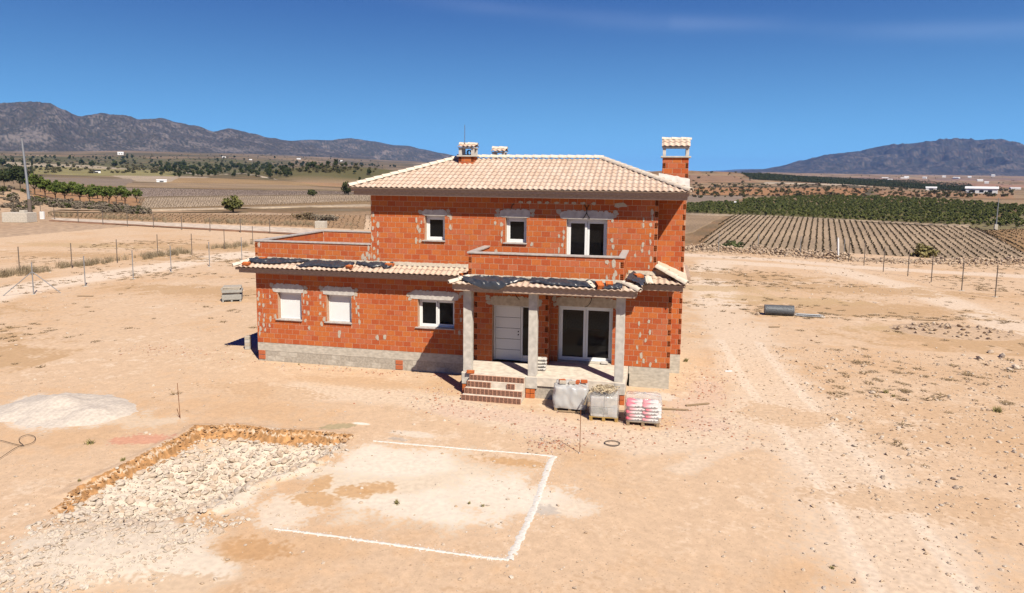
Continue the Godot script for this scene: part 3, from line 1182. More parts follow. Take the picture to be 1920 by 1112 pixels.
# a row of half-round cap tiles from a to b
func caps(parent: Node3D, a: Vector3, b: Vector3, r := 0.115, each := 0.36, m: Material = null) -> void:
	var d := (b - a).normalized()
	var side := d.cross(Vector3.UP).normalized()
	var up := side.cross(d)
	var n := maxi(1, int(round(a.distance_to(b) / each)))
	for k in n:
		var p := a.lerp(b, float(k) / n)
		var q := a.lerp(b, float(k + 1) / n) + d * 0.04
		var rows := []
		for e in 2:
			var line := []
			for j in 9:
				var g := PI * j / 8.0
				var rr := r * (1.06 if e == 0 else 0.92)
				line.append((p if e == 0 else q) + side * -cos(g) * rr + up * (sin(g) * rr * 0.9 + (0.016 if e == 0 else 0.0) - 0.01))
			rows.append(line)
		var mb := MB.new()
		mb.sheet(rows)
		var centre := p - up * 0.01
		for j in 8:
			var g0: Vector3 = rows[0][j]
			var g1: Vector3 = rows[0][j + 1]
			mb.quad(g0.lerp(centre, 0.16), g0, g1, g1.lerp(centre, 0.16))
		put("ridge_tile", mb, m if m else M.cap, parent)


func part(called: String, parent: Node3D, a: Vector3, b: Vector3, m: Material, bev := 0.0) -> MeshInstance3D:
	var mb := MB.new()
	if bev > 0.0:
		mb.block((a + b) * 0.5, (b - a).abs(), bev)
	else:
		mb.span(a, b)
	return put(called, mb, m, parent)


func node(called: String, parent: Node3D) -> Node3D:
	var o := Node3D.new()
	o.name = called
	parent.add_child(o, true)
	return o


func chimney(house: Node3D, x0: float, x1: float, z1: float, deep: float, y0: float, y1: float, y2: float, y3: float, mast := false) -> void:
	var c := node("chimney", house)
	var z0 := z1 - deep
	wall_body("stack", c, Vector3(x0, 0, z1), Vector3.RIGHT, x1 - x0, y0 - 0.5, y1, [], deep, M.mortar, Vector2(0.12, 0.12))
	brick_face(c, Vector3(x0, 0, z1), Vector3.RIGHT, x1 - x0, y1 - ceilf((y1 - y0 + 0.3) / COURSE) * COURSE, y1, [], [-1, 1], 0.3)
	brick_face(c, Vector3(x1, 0, z1 - 0.02), Vector3.FORWARD, deep - 0.04, y1 - ceilf((y1 - y0 + 0.3) / COURSE) * COURSE, y1)
	part("slab", c, Vector3(x0 - 0.07, y1 + 0.002, z0 - 0.07), Vector3(x1 + 0.08, y1 + 0.06, z1 + 0.07), M.pillar, 0.008)
	for px in [x0, x1 - 0.12]:
		for pz in [z0, z1 - 0.12]:
			part("post", c, Vector3(px, y1 + 0.062, pz), Vector3(px + 0.12, y2, pz + 0.12), M.plaster, 0.006)
	part("cap_slab", c, Vector3(x0 - 0.02, y2 + 0.002, z0 - 0.02), Vector3(x1 + 0.02, y2 + 0.04, z1 + 0.02), M.plaster)
	var half := deep * 0.5 + 0.09
	var rise := y3 - y2 - 0.10
	var up := Vector3(0, rise, -half)
	var run := up.length()
	var w := x1 - x0 + 0.08
	var o := Vector3(x0 - 0.04, y2 + 0.045, z1 + 0.09)
	var no_from := func(_t): return 0.0
	var no_to := func(_t): return w
	tile_slope(c, o, Vector3.RIGHT, up.normalized(), w, run, no_from, no_to, 0.2, run / 2.0 + 0.001 if run < 0.8 else run / 3.0)
	tile_slope(c, Vector3(x1 + 0.04, y2 + 0.045, z0 - 0.09), Vector3.LEFT, Vector3(0, rise, half).normalized(), w, run, no_from, no_to, 0.2, run / 2.0 + 0.001)
	caps(c, Vector3(x0 - 0.05, y3 - 0.07, (z0 + z1) * 0.5), Vector3(x1 + 0.05, y3 - 0.07, (z0 + z1) * 0.5), 0.10, 0.33)
	if mast:
		var mb := MB.new()
		mb.tube([Vector3(x0 + 0.2, y2, z1 - 0.2), Vector3(x0 + 0.2, y3 + 0.72, z1 - 0.2)], 0.012, 0.010, 6)
		put("aerial_mast", mb, M.oldsteel, c)
		mb = MB.new()
		var loop := []
		for k in 40:
			var a := k * 0.5
			loop.append(Vector3(x0 + 0.40 + cos(a) * 0.08 + k * 0.001, y1 + 0.17 + sin(a) * 0.10, z1 - 0.05 - k * 0.004))
		mb.tube(loop, 0.012, 0.012, 5)
		put("cable_coil", mb, M.cable, c)


func build_house() -> void:
	hollow_mesh = [hollow_end()]
	var house := thing("brick_house", "two-storey orange brick villa under construction with cream tiled roofs and a porch", "house")
	var R := Vector3.RIGHT
	var BK := Vector3.FORWARD          # into the depth of the house, -z
	var yp := 0.777
	# ---- plinth
	part("plinth_block", house, Vector3(0.02, -0.3, -6.0), Vector3(9.42, 0.44, -0.012), M.block)
	part("plinth_band", house, Vector3(0.0, 0.442, -6.0), Vector3(9.44, yp - 0.004, -0.004), M.plinth)
	part("plinth_block", house, Vector3(15.25, -0.3, -6.0), Vector3(16.69, 0.50, -0.008), M.plinth)
	part("plinth_band", house, Vector3(15.22, 0.502, -6.0), Vector3(16.7, yp - 0.004, -0.004), M.plinth)
	part("plinth_block", house, Vector3(16.71, -0.3, -5.9), Vector3(17.12, yp - 0.004, -2.27), M.plinth)
	# blocks that show in the lower half of the plinth
	for k in 24:
		var x := 0.42 + k * 0.385
		for row in 2:
			if rng.randf() < 0.75 and x < 9.0:
				part("block", house, Vector3(x + row * 0.19, 0.03 + row * 0.2, -0.05), Vector3(x + row * 0.19 + 0.37, 0.215 + row * 0.2, -0.012 + rng.randf_range(0, 0.006)), M.block if rng.randf() < 0.6 else M.plinth, 0.006)
	for q in [[0.02, 0.06], [6.05, 0.02]]:
		for k in 2:
			var mb := MB.new()
			mb.block(Vector3(q[0] + 0.16, 0.10 + 0.2 * k + q[1], -0.02), Vector3(0.30, 0.17, 0.06), 0.006)
			put("brick", mb, M.brick[5], house)

	# ---- ground floor front, wing wall and the wall beside the porch
	var w1 := Rect2(0.97, 1.80, 1.05, 1.12)
	var w2 := Rect2(3.13, 1.80, 1.07, 1.12)
	var w3 := Rect2(7.0, 1.80, 1.48, 1.12)
	var wing := wall_body("wall", house, Vector3(0, 0, 0), R, 9.5, yp, 4.42, [w1, w2, w3], 0.28, M.mortar)
	brick_face(wing, Vector3.ZERO, R, 9.44, yp, 4.10, [w1, w2, w3], [], 0.2)
	var pj := Rect2(12.55 - 12.27, 0.80, 2.03, 2.12)
	var back := wall_body("wall", house, Vector3(12.27, 0, 0), R, 4.43, yp, 4.42, [pj], 0.28, M.mortar, Vector2(0, 0.12))
	brick_face(back, Vector3(12.27, 0, 0), R, 4.43, yp, 4.10, [pj], [1], 0.6)
	var side := wall_body("wall", house, Vector3(16.7, 0, -0.17), BK, 2.10, yp, 4.2, [], 0.28, M.mortar)
	brick_face(side, Vector3(16.7, 0, -0.01), BK, 2.24, yp, 4.0)
	# recessed breast of the fireplace, over both storeys
	var breast := wall_body("wall", house, Vector3(16.1, 0, -2.26), R, 1.03, yp, 7.3, [], 0.8, M.mortar, Vector2(0, 0.12))
	brick_face(breast, Vector3(16.1, 0, -2.26), R, 1.03, yp, 7.25, [], [1], 0.5)
	brick_face(breast, Vector3(17.13, 0, -2.27), BK, 0.75, yp, 7.25)
	# entrance bay standing forward under the porch
	var dr := Rect2(10.15 - 9.44, yp, 1.60, 2.16)
	var bay := wall_body("wall", house, Vector3(9.44, 0, 0.59), R, 2.83, yp, 4.2, [dr], 0.28, M.mortar, Vector2(0.12, 0.12))
	brick_face(bay, Vector3(9.44, 0, 0.59), R, 2.83, yp, 3.72, [dr], [-1, 1], 0.7)
	var ret := wall_body("wall", house, Vector3(12.27, 0, 0.42), BK, 0.42, yp, 4.2, [], 0.2, M.mortar)
	brick_face(ret, Vector3(12.27, 0, 0.57), BK, 0.56, yp, 3.72)
	wall_body("wall", house, Vector3(9.44, 0, 0.0), Vector3.BACK, 0.42, yp, 4.2, [], 0.2, M.mortar)
	# the other sides close the rooms
	for q in [[Vector3(0, 0, -6.2), Vector3.BACK, 5.9, yp, 4.3], [Vector3(5.08, 0, -5.4), Vector3.BACK, 5.1, 4.2, 7.1], [Vector3(17.13, 0, -3.06), BK, 3.1, yp, 4.2], [Vector3(16.1, 0, -0.29), BK, 1.97, 4.1, 7.1], [Vector3(16.1, 0, -3.06), BK, 2.4, 4.1, 7.1], [Vector3(16.1, 0, -5.4), Vector3.LEFT, 11.02, 4.1, 7.1], [Vector3(17.13, 0, -6.2), Vector3.LEFT, 17.13, yp, 4.2]]:
		var w := wall_body("wall", house, q[0], q[1], q[2], q[3], q[4], [], 0.25, M.mortar)
		brick_face(w, q[0], q[1], q[2], q[3], q[4] - 0.1)
	part("floor_slab", house, Vector3(0.29, 0.5, -5.9), Vector3(16.4, 0.79, -0.29), M.inside)
	part("floor_slab", house, Vector3(0.3, 3.72, -5.9), Vector3(16.4, 4.15, -0.3), M.inside)
	part("floor_slab", house, Vector3(5.35, 7.0, -5.1), Vector3(15.8, 7.08, -0.3), M.inside)
	for x in [5.0, 12.0]:
		part("inner_wall", house, Vector3(x, 0.8, -5.8), Vector3(x + 0.1, 3.7, -0.3), M.inside)
	for x in [9.2, 12.2]:
		part("inner_wall", house, Vector3(x, 4.16, -5.1), Vector3(x + 0.1, 6.98, -0.3), M.inside)
	part("inner_wall", house, Vector3(12.31, 4.16, -2.6), Vector3(13.2, 6.98, -2.5), M.plaster)

	# ---- upper storey
	var u1 := Rect2(7.30 - 5.08, 5.23, 0.80, 0.96)
	var u2 := Rect2(10.49 - 5.08, 5.23, 0.80, 0.96)
	var u3 := Rect2(12.79 - 5.08, 4.25, 1.50, 1.94)
	var upper := wall_body("wall", house, Vector3(5.08, 0, 0), R, 11.02, 4.425, 7.2, [u1, u2, u3], 0.28, M.mortar, Vector2(0, 0.12))
	brick_face(upper, Vector3(5.08, 0, 0), R, 11.02, 4.26, 7.16, [u1, u2, u3], [1], 0.4)

	# ---- terrace parapets over the wing
	var pf := wall_body("parapet", house, Vector3(0, 0, 0), R, 5.08, 4.425, 4.97, [], 0.16, M.mortar, Vector2(0.12, 0))
	brick_face(pf, Vector3(0, 0, 0), R, 5.08, 4.30, 4.97, [], [-1], 0.1)
	var pb := wall_body("parapet", house, Vector3(0.16, 0, -5.69), R, 4.9, 4.2, 4.97, [], 0.16, M.mortar)
	brick_face(pb, Vector3(0.16, 0, -5.69), R, 4.9, 4.30, 4.97, [], [], 0.3)
	var pl := wall_body("parapet", house, Vector3(0.16, 0, -0.17), BK, 5.5, 4.2, 4.97, [], 0.16, M.mortar)
	brick_face(pl, Vector3(0.16, 0, -0.17), BK, 5.5, 4.30, 4.97)
	part("coping", house, Vector3(-0.03, 4.974, -0.2), Vector3(5.075, 5.03, 0.03), M.coping, 0.006)
	part("coping", house, Vector3(-0.03, 4.974, -5.66), Vector3(0.20, 5.031, -0.203), M.coping, 0.006)
	part("coping", house, Vector3(-0.03, 4.974, -5.9), Vector3(5.07, 5.03, -5.663), M.coping, 0.006)
	part("terrace_floor", house, Vector3(0.17, 4.16, -5.68), Vector3(5.07, 4.28, -0.17), M.concrete)

	# ---- balcony over the porch
	var zb := 2.36
	var bf := wall_body("parapet", house, Vector3(9.70, 0, zb), R, 5.36, 4.15, 5.04, [], 0.16, M.mortar, Vector2(0.12, 0.12))
	brick_face(bf, Vector3(9.70, 0, zb), R, 5.36, 4.30, 5.04, [], [-1, 1], 0.2)
	var br := wall_body("parapet", house, Vector3(15.06, 0, zb - 0.17), BK, 2.18, 4.15, 5.04, [], 0.16, M.mortar)
	brick_face(br, Vector3(15.06, 0, zb - 0.01), BK, 2.34, 4.30, 5.04)
	var bi := wall_body("parapet", house, Vector3(9.86, 0, zb - 0.17), BK, 2.17, 4.15, 5.04, [], 0.16, M.mortar)
	brick_face(bi, Vector3(9.86, 0, zb - 0.17), BK, 2.17, 4.30, 5.04)
	part("coping", house, Vector3(9.66, 5.044, zb - 0.2), Vector3(15.10, 5.10, zb + 0.04), M.coping, 0.006)
	part("coping", house, Vector3(9.66, 5.044, 0.005), Vector3(9.90, 5.101, zb - 0.203), M.coping, 0.006)
	part("coping", house, Vector3(14.86, 5.044, 0.005), Vector3(15.10, 5.101, zb - 0.203), M.coping, 0.006)
	part("balcony_floor", house, Vector3(9.87, 4.14, 0.003), Vector3(14.9, 4.25, zb - 0.17), M.concrete)

	# ---- porch: slab, columns, beam and ceiling
	part("porch_slab", house, Vector3(9.44, 0.46, 0.31), Vector3(15.21, yp, 2.28), M.floor, 0.006)
	part("porch_slab", house, Vector3(12.28, 0.46, -0.27), Vector3(15.2, yp - 0.004, 0.308), M.floor)
	part("porch_base", house, Vector3(9.5, -0.3, 0.0), Vector3(15.16, 0.458, 2.22), M.block)
	for q in [[9.46, 0.34], [11.76, 0.42], [14.86, 0.34]]:
		part("pad", house, Vector3(q[0], 0.36, 2.0), Vector3(q[0] + q[1], yp - 0.012, 2.30), M.pillar, 0.008)
		for row in 2:
			for k in 2:
				var mb := MB.new()
				mb.block(Vector3(q[0] + 0.09 + k * 0.17, 0.085 + row * 0.175, 2.20), Vector3(0.155, 0.155, 0.16), 0.006)
				put("brick", mb, M.brick[rng.randi() % 6], house)
	for x in [9.48, 11.83, 14.83]:
		part("column", house, Vector3(x, yp + 0.001, 1.91), Vector3(x + 0.30, 3.70, 2.21), M.pillar, 0.010)
	part("porch_beam", house, Vector3(9.46, 3.66, 1.93), Vector3(15.15, 3.95, 2.19), M.fascia)
	part("porch_ceiling", house, Vector3(9.20, 3.80, 0.6), Vector3(15.52, 4.0, 2.62), M.fascia)
	part("porch_fascia", house, Vector3(9.28, 3.77, 2.63), Vector3(15.46, 3.92, 2.66), M.fascia)
	part("porch_fascia", house, Vector3(9.22, 3.925, 2.63), Vector3(15.56, 4.03, 2.69), M.fascia)

	# ---- steps of hollow bricks
	var steps := node("steps", house)
	var dusty: ArrayMesh = hollow_mesh[0].duplicate()
	dusty.surface_set_material(0, mat(0.66, 0.36, 0.25, 0.9, M.grain, Vector3(2, 2, 2)))
	var fronts := [[3.06, 0.0, 0.195], [2.88, 0.195, 0.39], [2.70, 0.39, 0.585], [2.52, 0.585, yp - 0.01]]
	for q in fronts:
		var x0: float = 9.66 + float(q[1]) * 0.25
		part("tread", steps, Vector3(x0 + 0.01, float(q[1]) - (0.2 if q[1] == 0.0 else 0.0), 2.285), Vector3(11.76, float(q[2]) - 0.012, float(q[0]) - 0.06), M.floor)
		var n := 7
		for k in n:
			for row in 2:
				var w: float = (11.76 - x0) / n
				var hh: float = (float(q[2]) - float(q[1])) * 0.5
				if q[1] > 0.3 and q[1] < 0.5 and k > 2 and rng.randf() < 0.8:
					continue
				var o := put("hollow_brick", dusty, null, steps)
				o.transform = Transform3D(Basis().scaled_local(Vector3(w - 0.008, hh - 0.006, 0.10)), Vector3(x0 + w * (k + 0.5), float(q[1]) + hh * (row + 0.5), float(q[0]) - 0.05))
		part("mortar_bed", steps, Vector3(x0 + 0.03, float(q[2]) - 0.011, 2.4), Vector3(11.74, float(q[2]) - 0.002, float(q[0]) - 0.03 - 0.04 * rng.randf()), M.floor)

	# ---- eaves: concrete edges below the tiles
	part("fascia", house, Vector3(-0.45, 3.74, 0.003), Vector3(9.15, 3.86, 0.47), M.fascia)
	part("fascia", house, Vector3(-0.56, 3.863, 0.003), Vector3(9.15, 3.95, 0.55), M.fascia)
	part("fascia", house, Vector3(-0.45, 3.74, -5.9), Vector3(-0.003, 3.86, 0.0), M.fascia)
	part("fascia", house, Vector3(-0.56, 3.863, -5.9), Vector3(-0.003, 3.95, 0.0), M.fascia)
	part("fascia", house, Vector3(15.6, 3.72, 0.003), Vector3(17.05, 3.86, 0.47), M.fascia)
	part("fascia", house, Vector3(15.6, 3.863, 0.003), Vector3(17.13, 3.95, 0.55), M.fascia)
	part("fascia", house, Vector3(16.703, 3.72, -2.25), Vector3(17.05, 3.95, 0.0), M.fascia)
	part("fascia", house, Vector3(17.133, 3.72, -6.2), Vector3(17.4, 3.9, -2.26), M.fascia)
	part("fascia", house, Vector3(4.62, 6.945, -5.95), Vector3(17.08, 7.08, 0.52), M.fascia)
	part("fascia", house, Vector3(4.54, 7.083, -6.02), Vector3(17.14, 7.21, 0.61), M.fascia)

	# ---- tiles
	var pitch := 0.356
	var main := node("roof", house)
	var ex0 := 4.46
	var ex1 := 17.20
	var ez := 0.70
	var ey := 7.225
	var half := 3.4
	var upf := Vector3(0, pitch, -1).normalized()
	var flat := absf(upf.z)
	var L := ex1 - ex0
	var run := half / flat
	tile_slope(main, Vector3(ex0, ey, ez), R, upf, L, run, func(t): return t * flat, func(t): return L - t * flat)
	# the far and side slopes close the roof
	var top := ey + half * pitch
	var mb := MB.new()
	var zr := ez - half
	var zk := ez - 2 * half
	mb.quad(Vector3(ex0, ey, zk), Vector3(ex0, ey, ez), Vector3(ex0 + half, top, zr), Vector3(ex0 + half, top, zr))
	mb.quad(Vector3(ex1, ey, ez), Vector3(ex1, ey, zk), Vector3(ex1 - half, top, zr), Vector3(ex1 - half, top, zr))
	mb.quad(Vector3(ex1, ey, zk), Vector3(ex0, ey, zk), Vector3(ex0 + half, top, zr), Vector3(ex1 - half, top, zr))
	mb.quad(Vector3(ex0, ey - 0.012, ez), Vector3(ex1, ey - 0.012, ez), Vector3(ex1 - half, top - 0.012, zr), Vector3(ex0 + half, top - 0.012, zr))
	put("roof_deck", mb, M.tile[0], main)
	tile_slope(main, Vector3(ex1, ey, ez), BK, Vector3(-1, pitch, 0).normalized(), 2 * half, run, func(t): return t * flat, func(t): return 2 * half - t * flat)
	tile_slope(main, Vector3(ex0, ey, zk), Vector3.BACK, Vector3(1, pitch, 0).normalized(), 2 * half, run, func(t): return t * flat, func(t): return 2 * half - t * flat)
	tile_slope(main, Vector3(ex1, ey, zk), Vector3.LEFT, Vector3(0, pitch, 1).normalized(), L, run, func(t): return t * flat, func(t): return L - t * flat)
	var lift := Vector3(0, 0.035, 0)
	caps(main, Vector3(ex0 + 0.02, ey + 0.02, ez - 0.02) + lift, Vector3(ex0 + half, top, zr) + lift, 0.125)
	caps(main, Vector3(ex1 - 0.02, ey + 0.02, ez - 0.02) + lift, Vector3(ex1 - half, top, zr) + lift, 0.125)
	caps(main, Vector3(ex0 + half - 0.05, top + 0.02, zr) + lift, Vector3(ex1 - half + 0.05, top + 0.02, zr) + lift, 0.125)

	# lower roofs: wing, porch and the corner beside it
	var low := node("eaves_roof", house)
	var ly := 3.965
	var lz := 0.64
	var up2 := Vector3(0, 0.36, -1).normalized()
	var f2 := absf(up2.z)
	var run2 := lz / f2
	tile_slope(low, Vector3(-0.64, ly, lz), R, up2, 9.76, run2, func(t): return t * f2, func(_t): return 9.76)
	tile_slope(low, Vector3(-0.64, ly, -5.9), Vector3.BACK, Vector3(1, 0.36, 0).normalized(), 6.54, run2, func(_t): return 0.0, func(t): return 6.54 - t * f2)
	caps(low, Vector3(-0.62, ly + 0.05, lz - 0.02), Vector3(0.0, ly + 0.30, 0.0), 0.115, 0.3)
	tile_slope(low, Vector3(15.05, ly, lz), R, up2, 2.15, run2, func(_t): return 0.0, func(t): return 2.15 - t * f2 * 1.65)
	tile_slope(low, Vector3(17.2, ly, lz), BK, Vector3(-1, 0.44, 0).normalized(), 6.6, 1.18, func(t): return t * 0.55, func(_t): return 6.6)
	caps(low, Vector3(17.17, ly + 0.06, lz - 0.02), Vector3(16.13, ly + 0.55, 0.02), 0.135, 0.42)
	var pz := 2.80
	tile_slope(low, Vector3(9.10, ly + 0.03, pz), R, up2, 6.55, 0.44 / f2, func(t): return t * f2 * 1.3, func(t): return 6.55 - t * f2 * 1.25)
	tile_slope(low, Vector3(15.65, ly + 0.03, pz), BK, Vector3(-1, 0.30, 0).normalized(), 2.3, 0.6, func(t): return t * 0.75, func(_t): return 2.3)
	tile_slope(low, Vector3(9.10, ly + 0.03, 0.5), Vector3.BACK, Vector3(1, 0.30, 0).normalized(), 2.3, 0.6, func(_t): return 0.0, func(t): return 2.3 - t * 0.75)
	caps(low, Vector3(9.12, ly + 0.07, pz - 0.02), Vector3(9.70, ly + 0.26, 2.36), 0.11, 0.3)
	caps(low, Vector3(15.62, ly + 0.07, pz - 0.02), Vector3(15.08, ly + 0.26, 2.36), 0.11, 0.3)
	# mortar fillets where the roofs meet the walls
	for q in [[0.0, 9.65, 0.0, ly + 0.26], [9.72, 15.04, zb, ly + 0.22], [15.1, 16.1, 0.0, ly + 0.26]]:
		mb = MB.new()
		var a := []
		var b := []
		var c := []
		var x: float = q[0]
		while x <= q[1] + 0.001:
			var ff := rng.randf_range(0.04, 0.09)
			a.append(Vector3(x, float(q[3]) - 0.02 + tile_profile(x / 0.21) * 0.7, float(q[2]) + ff))
			b.append(Vector3(x, float(q[3]) + 0.07 + rng.randf_range(-0.01, 0.01), float(q[2]) + 0.03))
			c.append(Vector3(x, float(q[3]) + 0.13 + rng.randf_range(-0.012, 0.012), float(q[2]) + 0.004))
			x += 0.07
		mb.sheet([a, b, c])
		put("mortar_fillet", mb, M.smear, house)

	# ---- chimneys
	chimney(house, 8.06, 8.70, -2.0, 0.62, 7.95, 8.49, 8.83, 9.06, true)
	chimney(house, 8.90, 9.45, -4.3, 0.5, 7.6, 8.36, 8.74, 9.00)
	chimney(house, 16.17, 17.16, -2.27, 0.78, 7.2, 8.50, 8.87, 9.28)
	# trowelled mortar round the chimney feet
	for q in [[16.05, 17.22, -2.24, 7.50, 0.34], [7.98, 8.80, -1.97, 7.93, 0.10]]:
		mb = MB.new()
		var rows := []
		for r in 5:
			var line := []
			for k in 17:
				var f := k / 16.0
				var x := lerpf(q[0], q[1], f)
				var lean: float = float(r) / 4.0
				var y: float = float(q[3]) + (float(q[4]) * (1.0 - 0.55 * f) + 0.03 * noise_fine.get_noise_2d(x * 120.0, r * 40.0)) * (1.0 - pow(lean, 1.5)) * 1.25 - 0.12 * lean
				line.append(Vector3(x, y, float(q[2]) + 0.36 * (1.0 - lean) * 0.0 + lean * 0.34 + rng.randf_range(-0.02, 0.02)))
			rows.append(line)
		rows.reverse()
		mb.sheet(rows)
		put("mortar_fillet", mb, M.plaster if q[0] > 10.0 else M.smear, house)

	# ---- openings
	window(house, w1.position.x, w1.end.x, w1.position.y, w1.end.y, 0, 1, true)
	window(house, w2.position.x, w2.end.x, w2.position.y, w2.end.y, 0, 1, true)
	window(house, w3.position.x, w3.end.x, w3.position.y, w3.end.y, 0, 2)
	window(house, 7.30, 8.10, 5.23, 6.19, 0, 1, false, true, 0.075)
	window(house, 10.49, 11.29, 5.23, 6.19, 0, 1, false, true, 0.075)
	window(house, 12.79, 14.29, 4.28, 6.19, 0, 2, false, false, 0.085)
	window(house, 12.55, 14.58, 0.805, 2.92, -0.02, 2, false, false, 0.085)
	part("threshold", house, Vector3(12.56, 0.78, -0.28), Vector3(14.57, 0.803, 0.01), M.concrete)
	lintel(house, 0.76, 2.13, 2.92, 3.28, 0.002, M.plaster)
	lintel(house, 2.97, 4.35, 2.92, 3.26, 0.002, M.plaster)
	lintel(house, 6.70, 8.66, 2.92, 3.27, 0.002, M.plaster)
	lintel(house, 7.20, 8.20, 6.19, 6.42, 0.002, M.plaster)
	lintel(house, 10.26, 11.44, 6.19, 6.50, 0.002, M.plaster)
	lintel(house, 12.55, 14.52, 6.19, 6.50, 0.002, M.plaster)
	var cream := mat(0.62, 0.52, 0.40, 0.9, M.soft)
	lintel(house, 10.06, 11.85, 2.937, 3.30, 0.592, cream)
	lintel(house, 12.46, 14.72, 2.92, 3.28, 0.002, cream)
	# entrance door with side light
	var door := node("door", house)
	mb = MB.new()
	var dz := 0.36
	bar(mb, 10.153, 10.215, 0.785, 2.93, dz, 0.09)
	bar(mb, 11.19, 11.27, 0.785, 2.93, dz, 0.09)
	bar(mb, 11.69, 11.747, 0.785, 2.93, dz, 0.09)
	bar(mb, 10.215, 11.69, 2.86, 2.93, dz, 0.09)
	bar(mb, 11.27, 11.69, 0.785, 1.02, dz - 0.01, 0.07)
	put("frame", mb, M.door, door)
	mb = MB.new()
	mb.box(Vector3(10.70, 1.82, dz - 0.055), Vector3(0.97, 2.06, 0.03))
	put("leaf_core", mb, M.oldsteel, door)
	for k in 5:
		mb = MB.new()
		mb.block(Vector3(10.70, 0.80 + 0.412 * (k + 0.5), dz - 0.035), Vector3(0.955, 0.398, 0.03), 0.004)
		put("panel", mb, M.door, door)
	for y in [1.80, 1.92]:
		mb = MB.new()
		mb.tube([Vector3(11.10, y, dz - 0.025), Vector3(11.10, y, dz + 0.02)], 0.025, 0.022, 10)
		put("lock", mb, M.dark, door)
	mb = MB.new()
	mb.quad(Vector3(11.27, 1.02, dz - 0.04), Vector3(11.69, 1.02, dz - 0.04), Vector3(11.69, 2.86, dz - 0.04), Vector3(11.27, 2.86, dz - 0.04))
	put("pane", mb, M.glass, door)

	# ---- cables left hanging
	for q in [[[11.02, 3.82, 0.75], [11.03, 3.55, 0.78], [11.10, 3.35, 0.80], [11.22, 3.22, 0.82]], [[13.84, 3.80, 0.5], [13.85, 3.45, 0.52], [13.80, 3.20, 0.55], [13.68, 3.05, 0.58], [13.60, 3.03, 0.6]], [[13.44, 6.72, 0.03], [13.52, 6.58, 0.05], [13.53, 6.42, 0.06], [13.45, 6.27, 0.05], [13.40, 6.22, 0.04]], [[13.62, 6.72, 0.03], [13.55, 6.58, 0.06], [13.54, 6.42, 0.07], [13.60, 6.28, 0.05], [13.66, 6.22, 0.04]], [[10.83, 6.70, 0.03], [10.76, 6.66, 0.05], [10.72, 6.56, 0.05], [10.71, 6.50, 0.03]]]:
		var pts := bend(q.map(func(p): return Vector3(p[0], p[1], p[2])), 4)
		mb = MB.new()
		mb.tube(pts, 0.014, 0.011, 6)
		put("cable", mb, M.cable, house)

	# ---- dabs of mortar along the joints
	for q in [[0.10, 0.95, 2.95], [0.34, 0.9, 2.9], [0.62, 1.5, 2.9], [0.86, 1.9, 2.9], [2.16, 1.8, 2.95], [2.32, 1.5, 2.8], [2.88, 1.7, 2.9], [3.04, 1.9, 2.8], [4.38, 1.6, 2.95], [4.52, 1.5, 2.6], [5.2, 2.2, 2.7], [8.75, 1.2, 2.9]]:
		var y: float = q[1]
		while y < q[2]:
			if rng.randf() < (0.78 if q[0] < 5.0 else 0.4):
				smear(q[0] + rng.randf_range(-0.05, 0.05), y, 0.002, rng.randf_range(0.05, 0.11), rng.randf_range(0.12, 0.24))
			y += COURSE * (1.0 if q[0] < 0.4 else rng.randf_range(1.0, 2.2))
	for q in [[5.18, 4.5, 6.3], [5.36, 4.4, 6.1], [6.98, 5.2, 6.2], [7.14, 5.2, 6.0], [8.30, 5.4, 6.2], [10.12, 4.9, 6.2], [10.32, 5.3, 6.2], [11.50, 5.2, 6.1], [11.95, 5.6, 5.9], [12.55, 4.6, 6.2], [12.68, 5.2, 6.2], [14.50, 4.9, 6.2], [15.3, 4.9, 5.2], [15.86, 4.5, 6.7], [15.6, 5.1, 6.4]]:
		var y: float = q[1]
		while y < q[2]:
			if rng.randf() < 0.72:
				smear(q[0] + rng.randf_range(-0.04, 0.04), y, 0.002, rng.randf_range(0.05, 0.11), rng.randf_range(0.12, 0.22))
			y += COURSE * rng.randf_range(1.0, 2.0)
	for k in 9:
		smear(11.05 + k * 0.34 + rng.randf_range(-0.05, 0.05), 6.76, 0.002, 0.16, 0.09)
	smear(14.75, 6.72, 0.002, 0.45, 0.15)
	for q in [[4.72, 4.5], [4.90, 4.62], [4.98, 4.85], [4.82, 4.42], [5.0, 4.5], [0.20, 4.86], [14.5, 4.9], [14.72, 4.85], [14.8, 4.55], [14.5, 4.38], [14.74, 4.4], [3.68, 1.38], [3.66, 1.26], [5.3, 1.28], [5.62, 1.30]]:
		smear(q[0], q[1], zb + 0.002 if q[0] > 10.0 else 0.002, rng.randf_range(0.07, 0.14), rng.randf_range(0.14, 0.24))
	for q in [[15.55, 2.4], [15.60, 2.0], [15.8, 1.8], [15.5, 1.5], [15.66, 1.2], [15.52, 0.95], [15.9, 2.5], [15.95, 2.1], [15.75, 1.0], [16.0, 0.9], [16.2, 1.05]]:
		smear(q[0], q[1], 0.002, rng.randf_range(0.06, 0.11), rng.randf_range(0.14, 0.22))
	lay_bricks(house)
	lay_tiles(house)
	print("house ", Time.get_ticks_msec(), " bricks ", bricks.size(), " tiles ", tiles.size())


# a smooth line through points
func bend(p: Array, per := 4) -> Array:
	var out := []
	for j in p.size() - 1:
		for k in per:
			out.append((p[j] as Vector3).cubic_interpolate(p[j + 1], p[maxi(j - 1, 0)], p[mini(j + 2, p.size() - 1)], float(k) / per))
	out.append(p[-1])
	return out


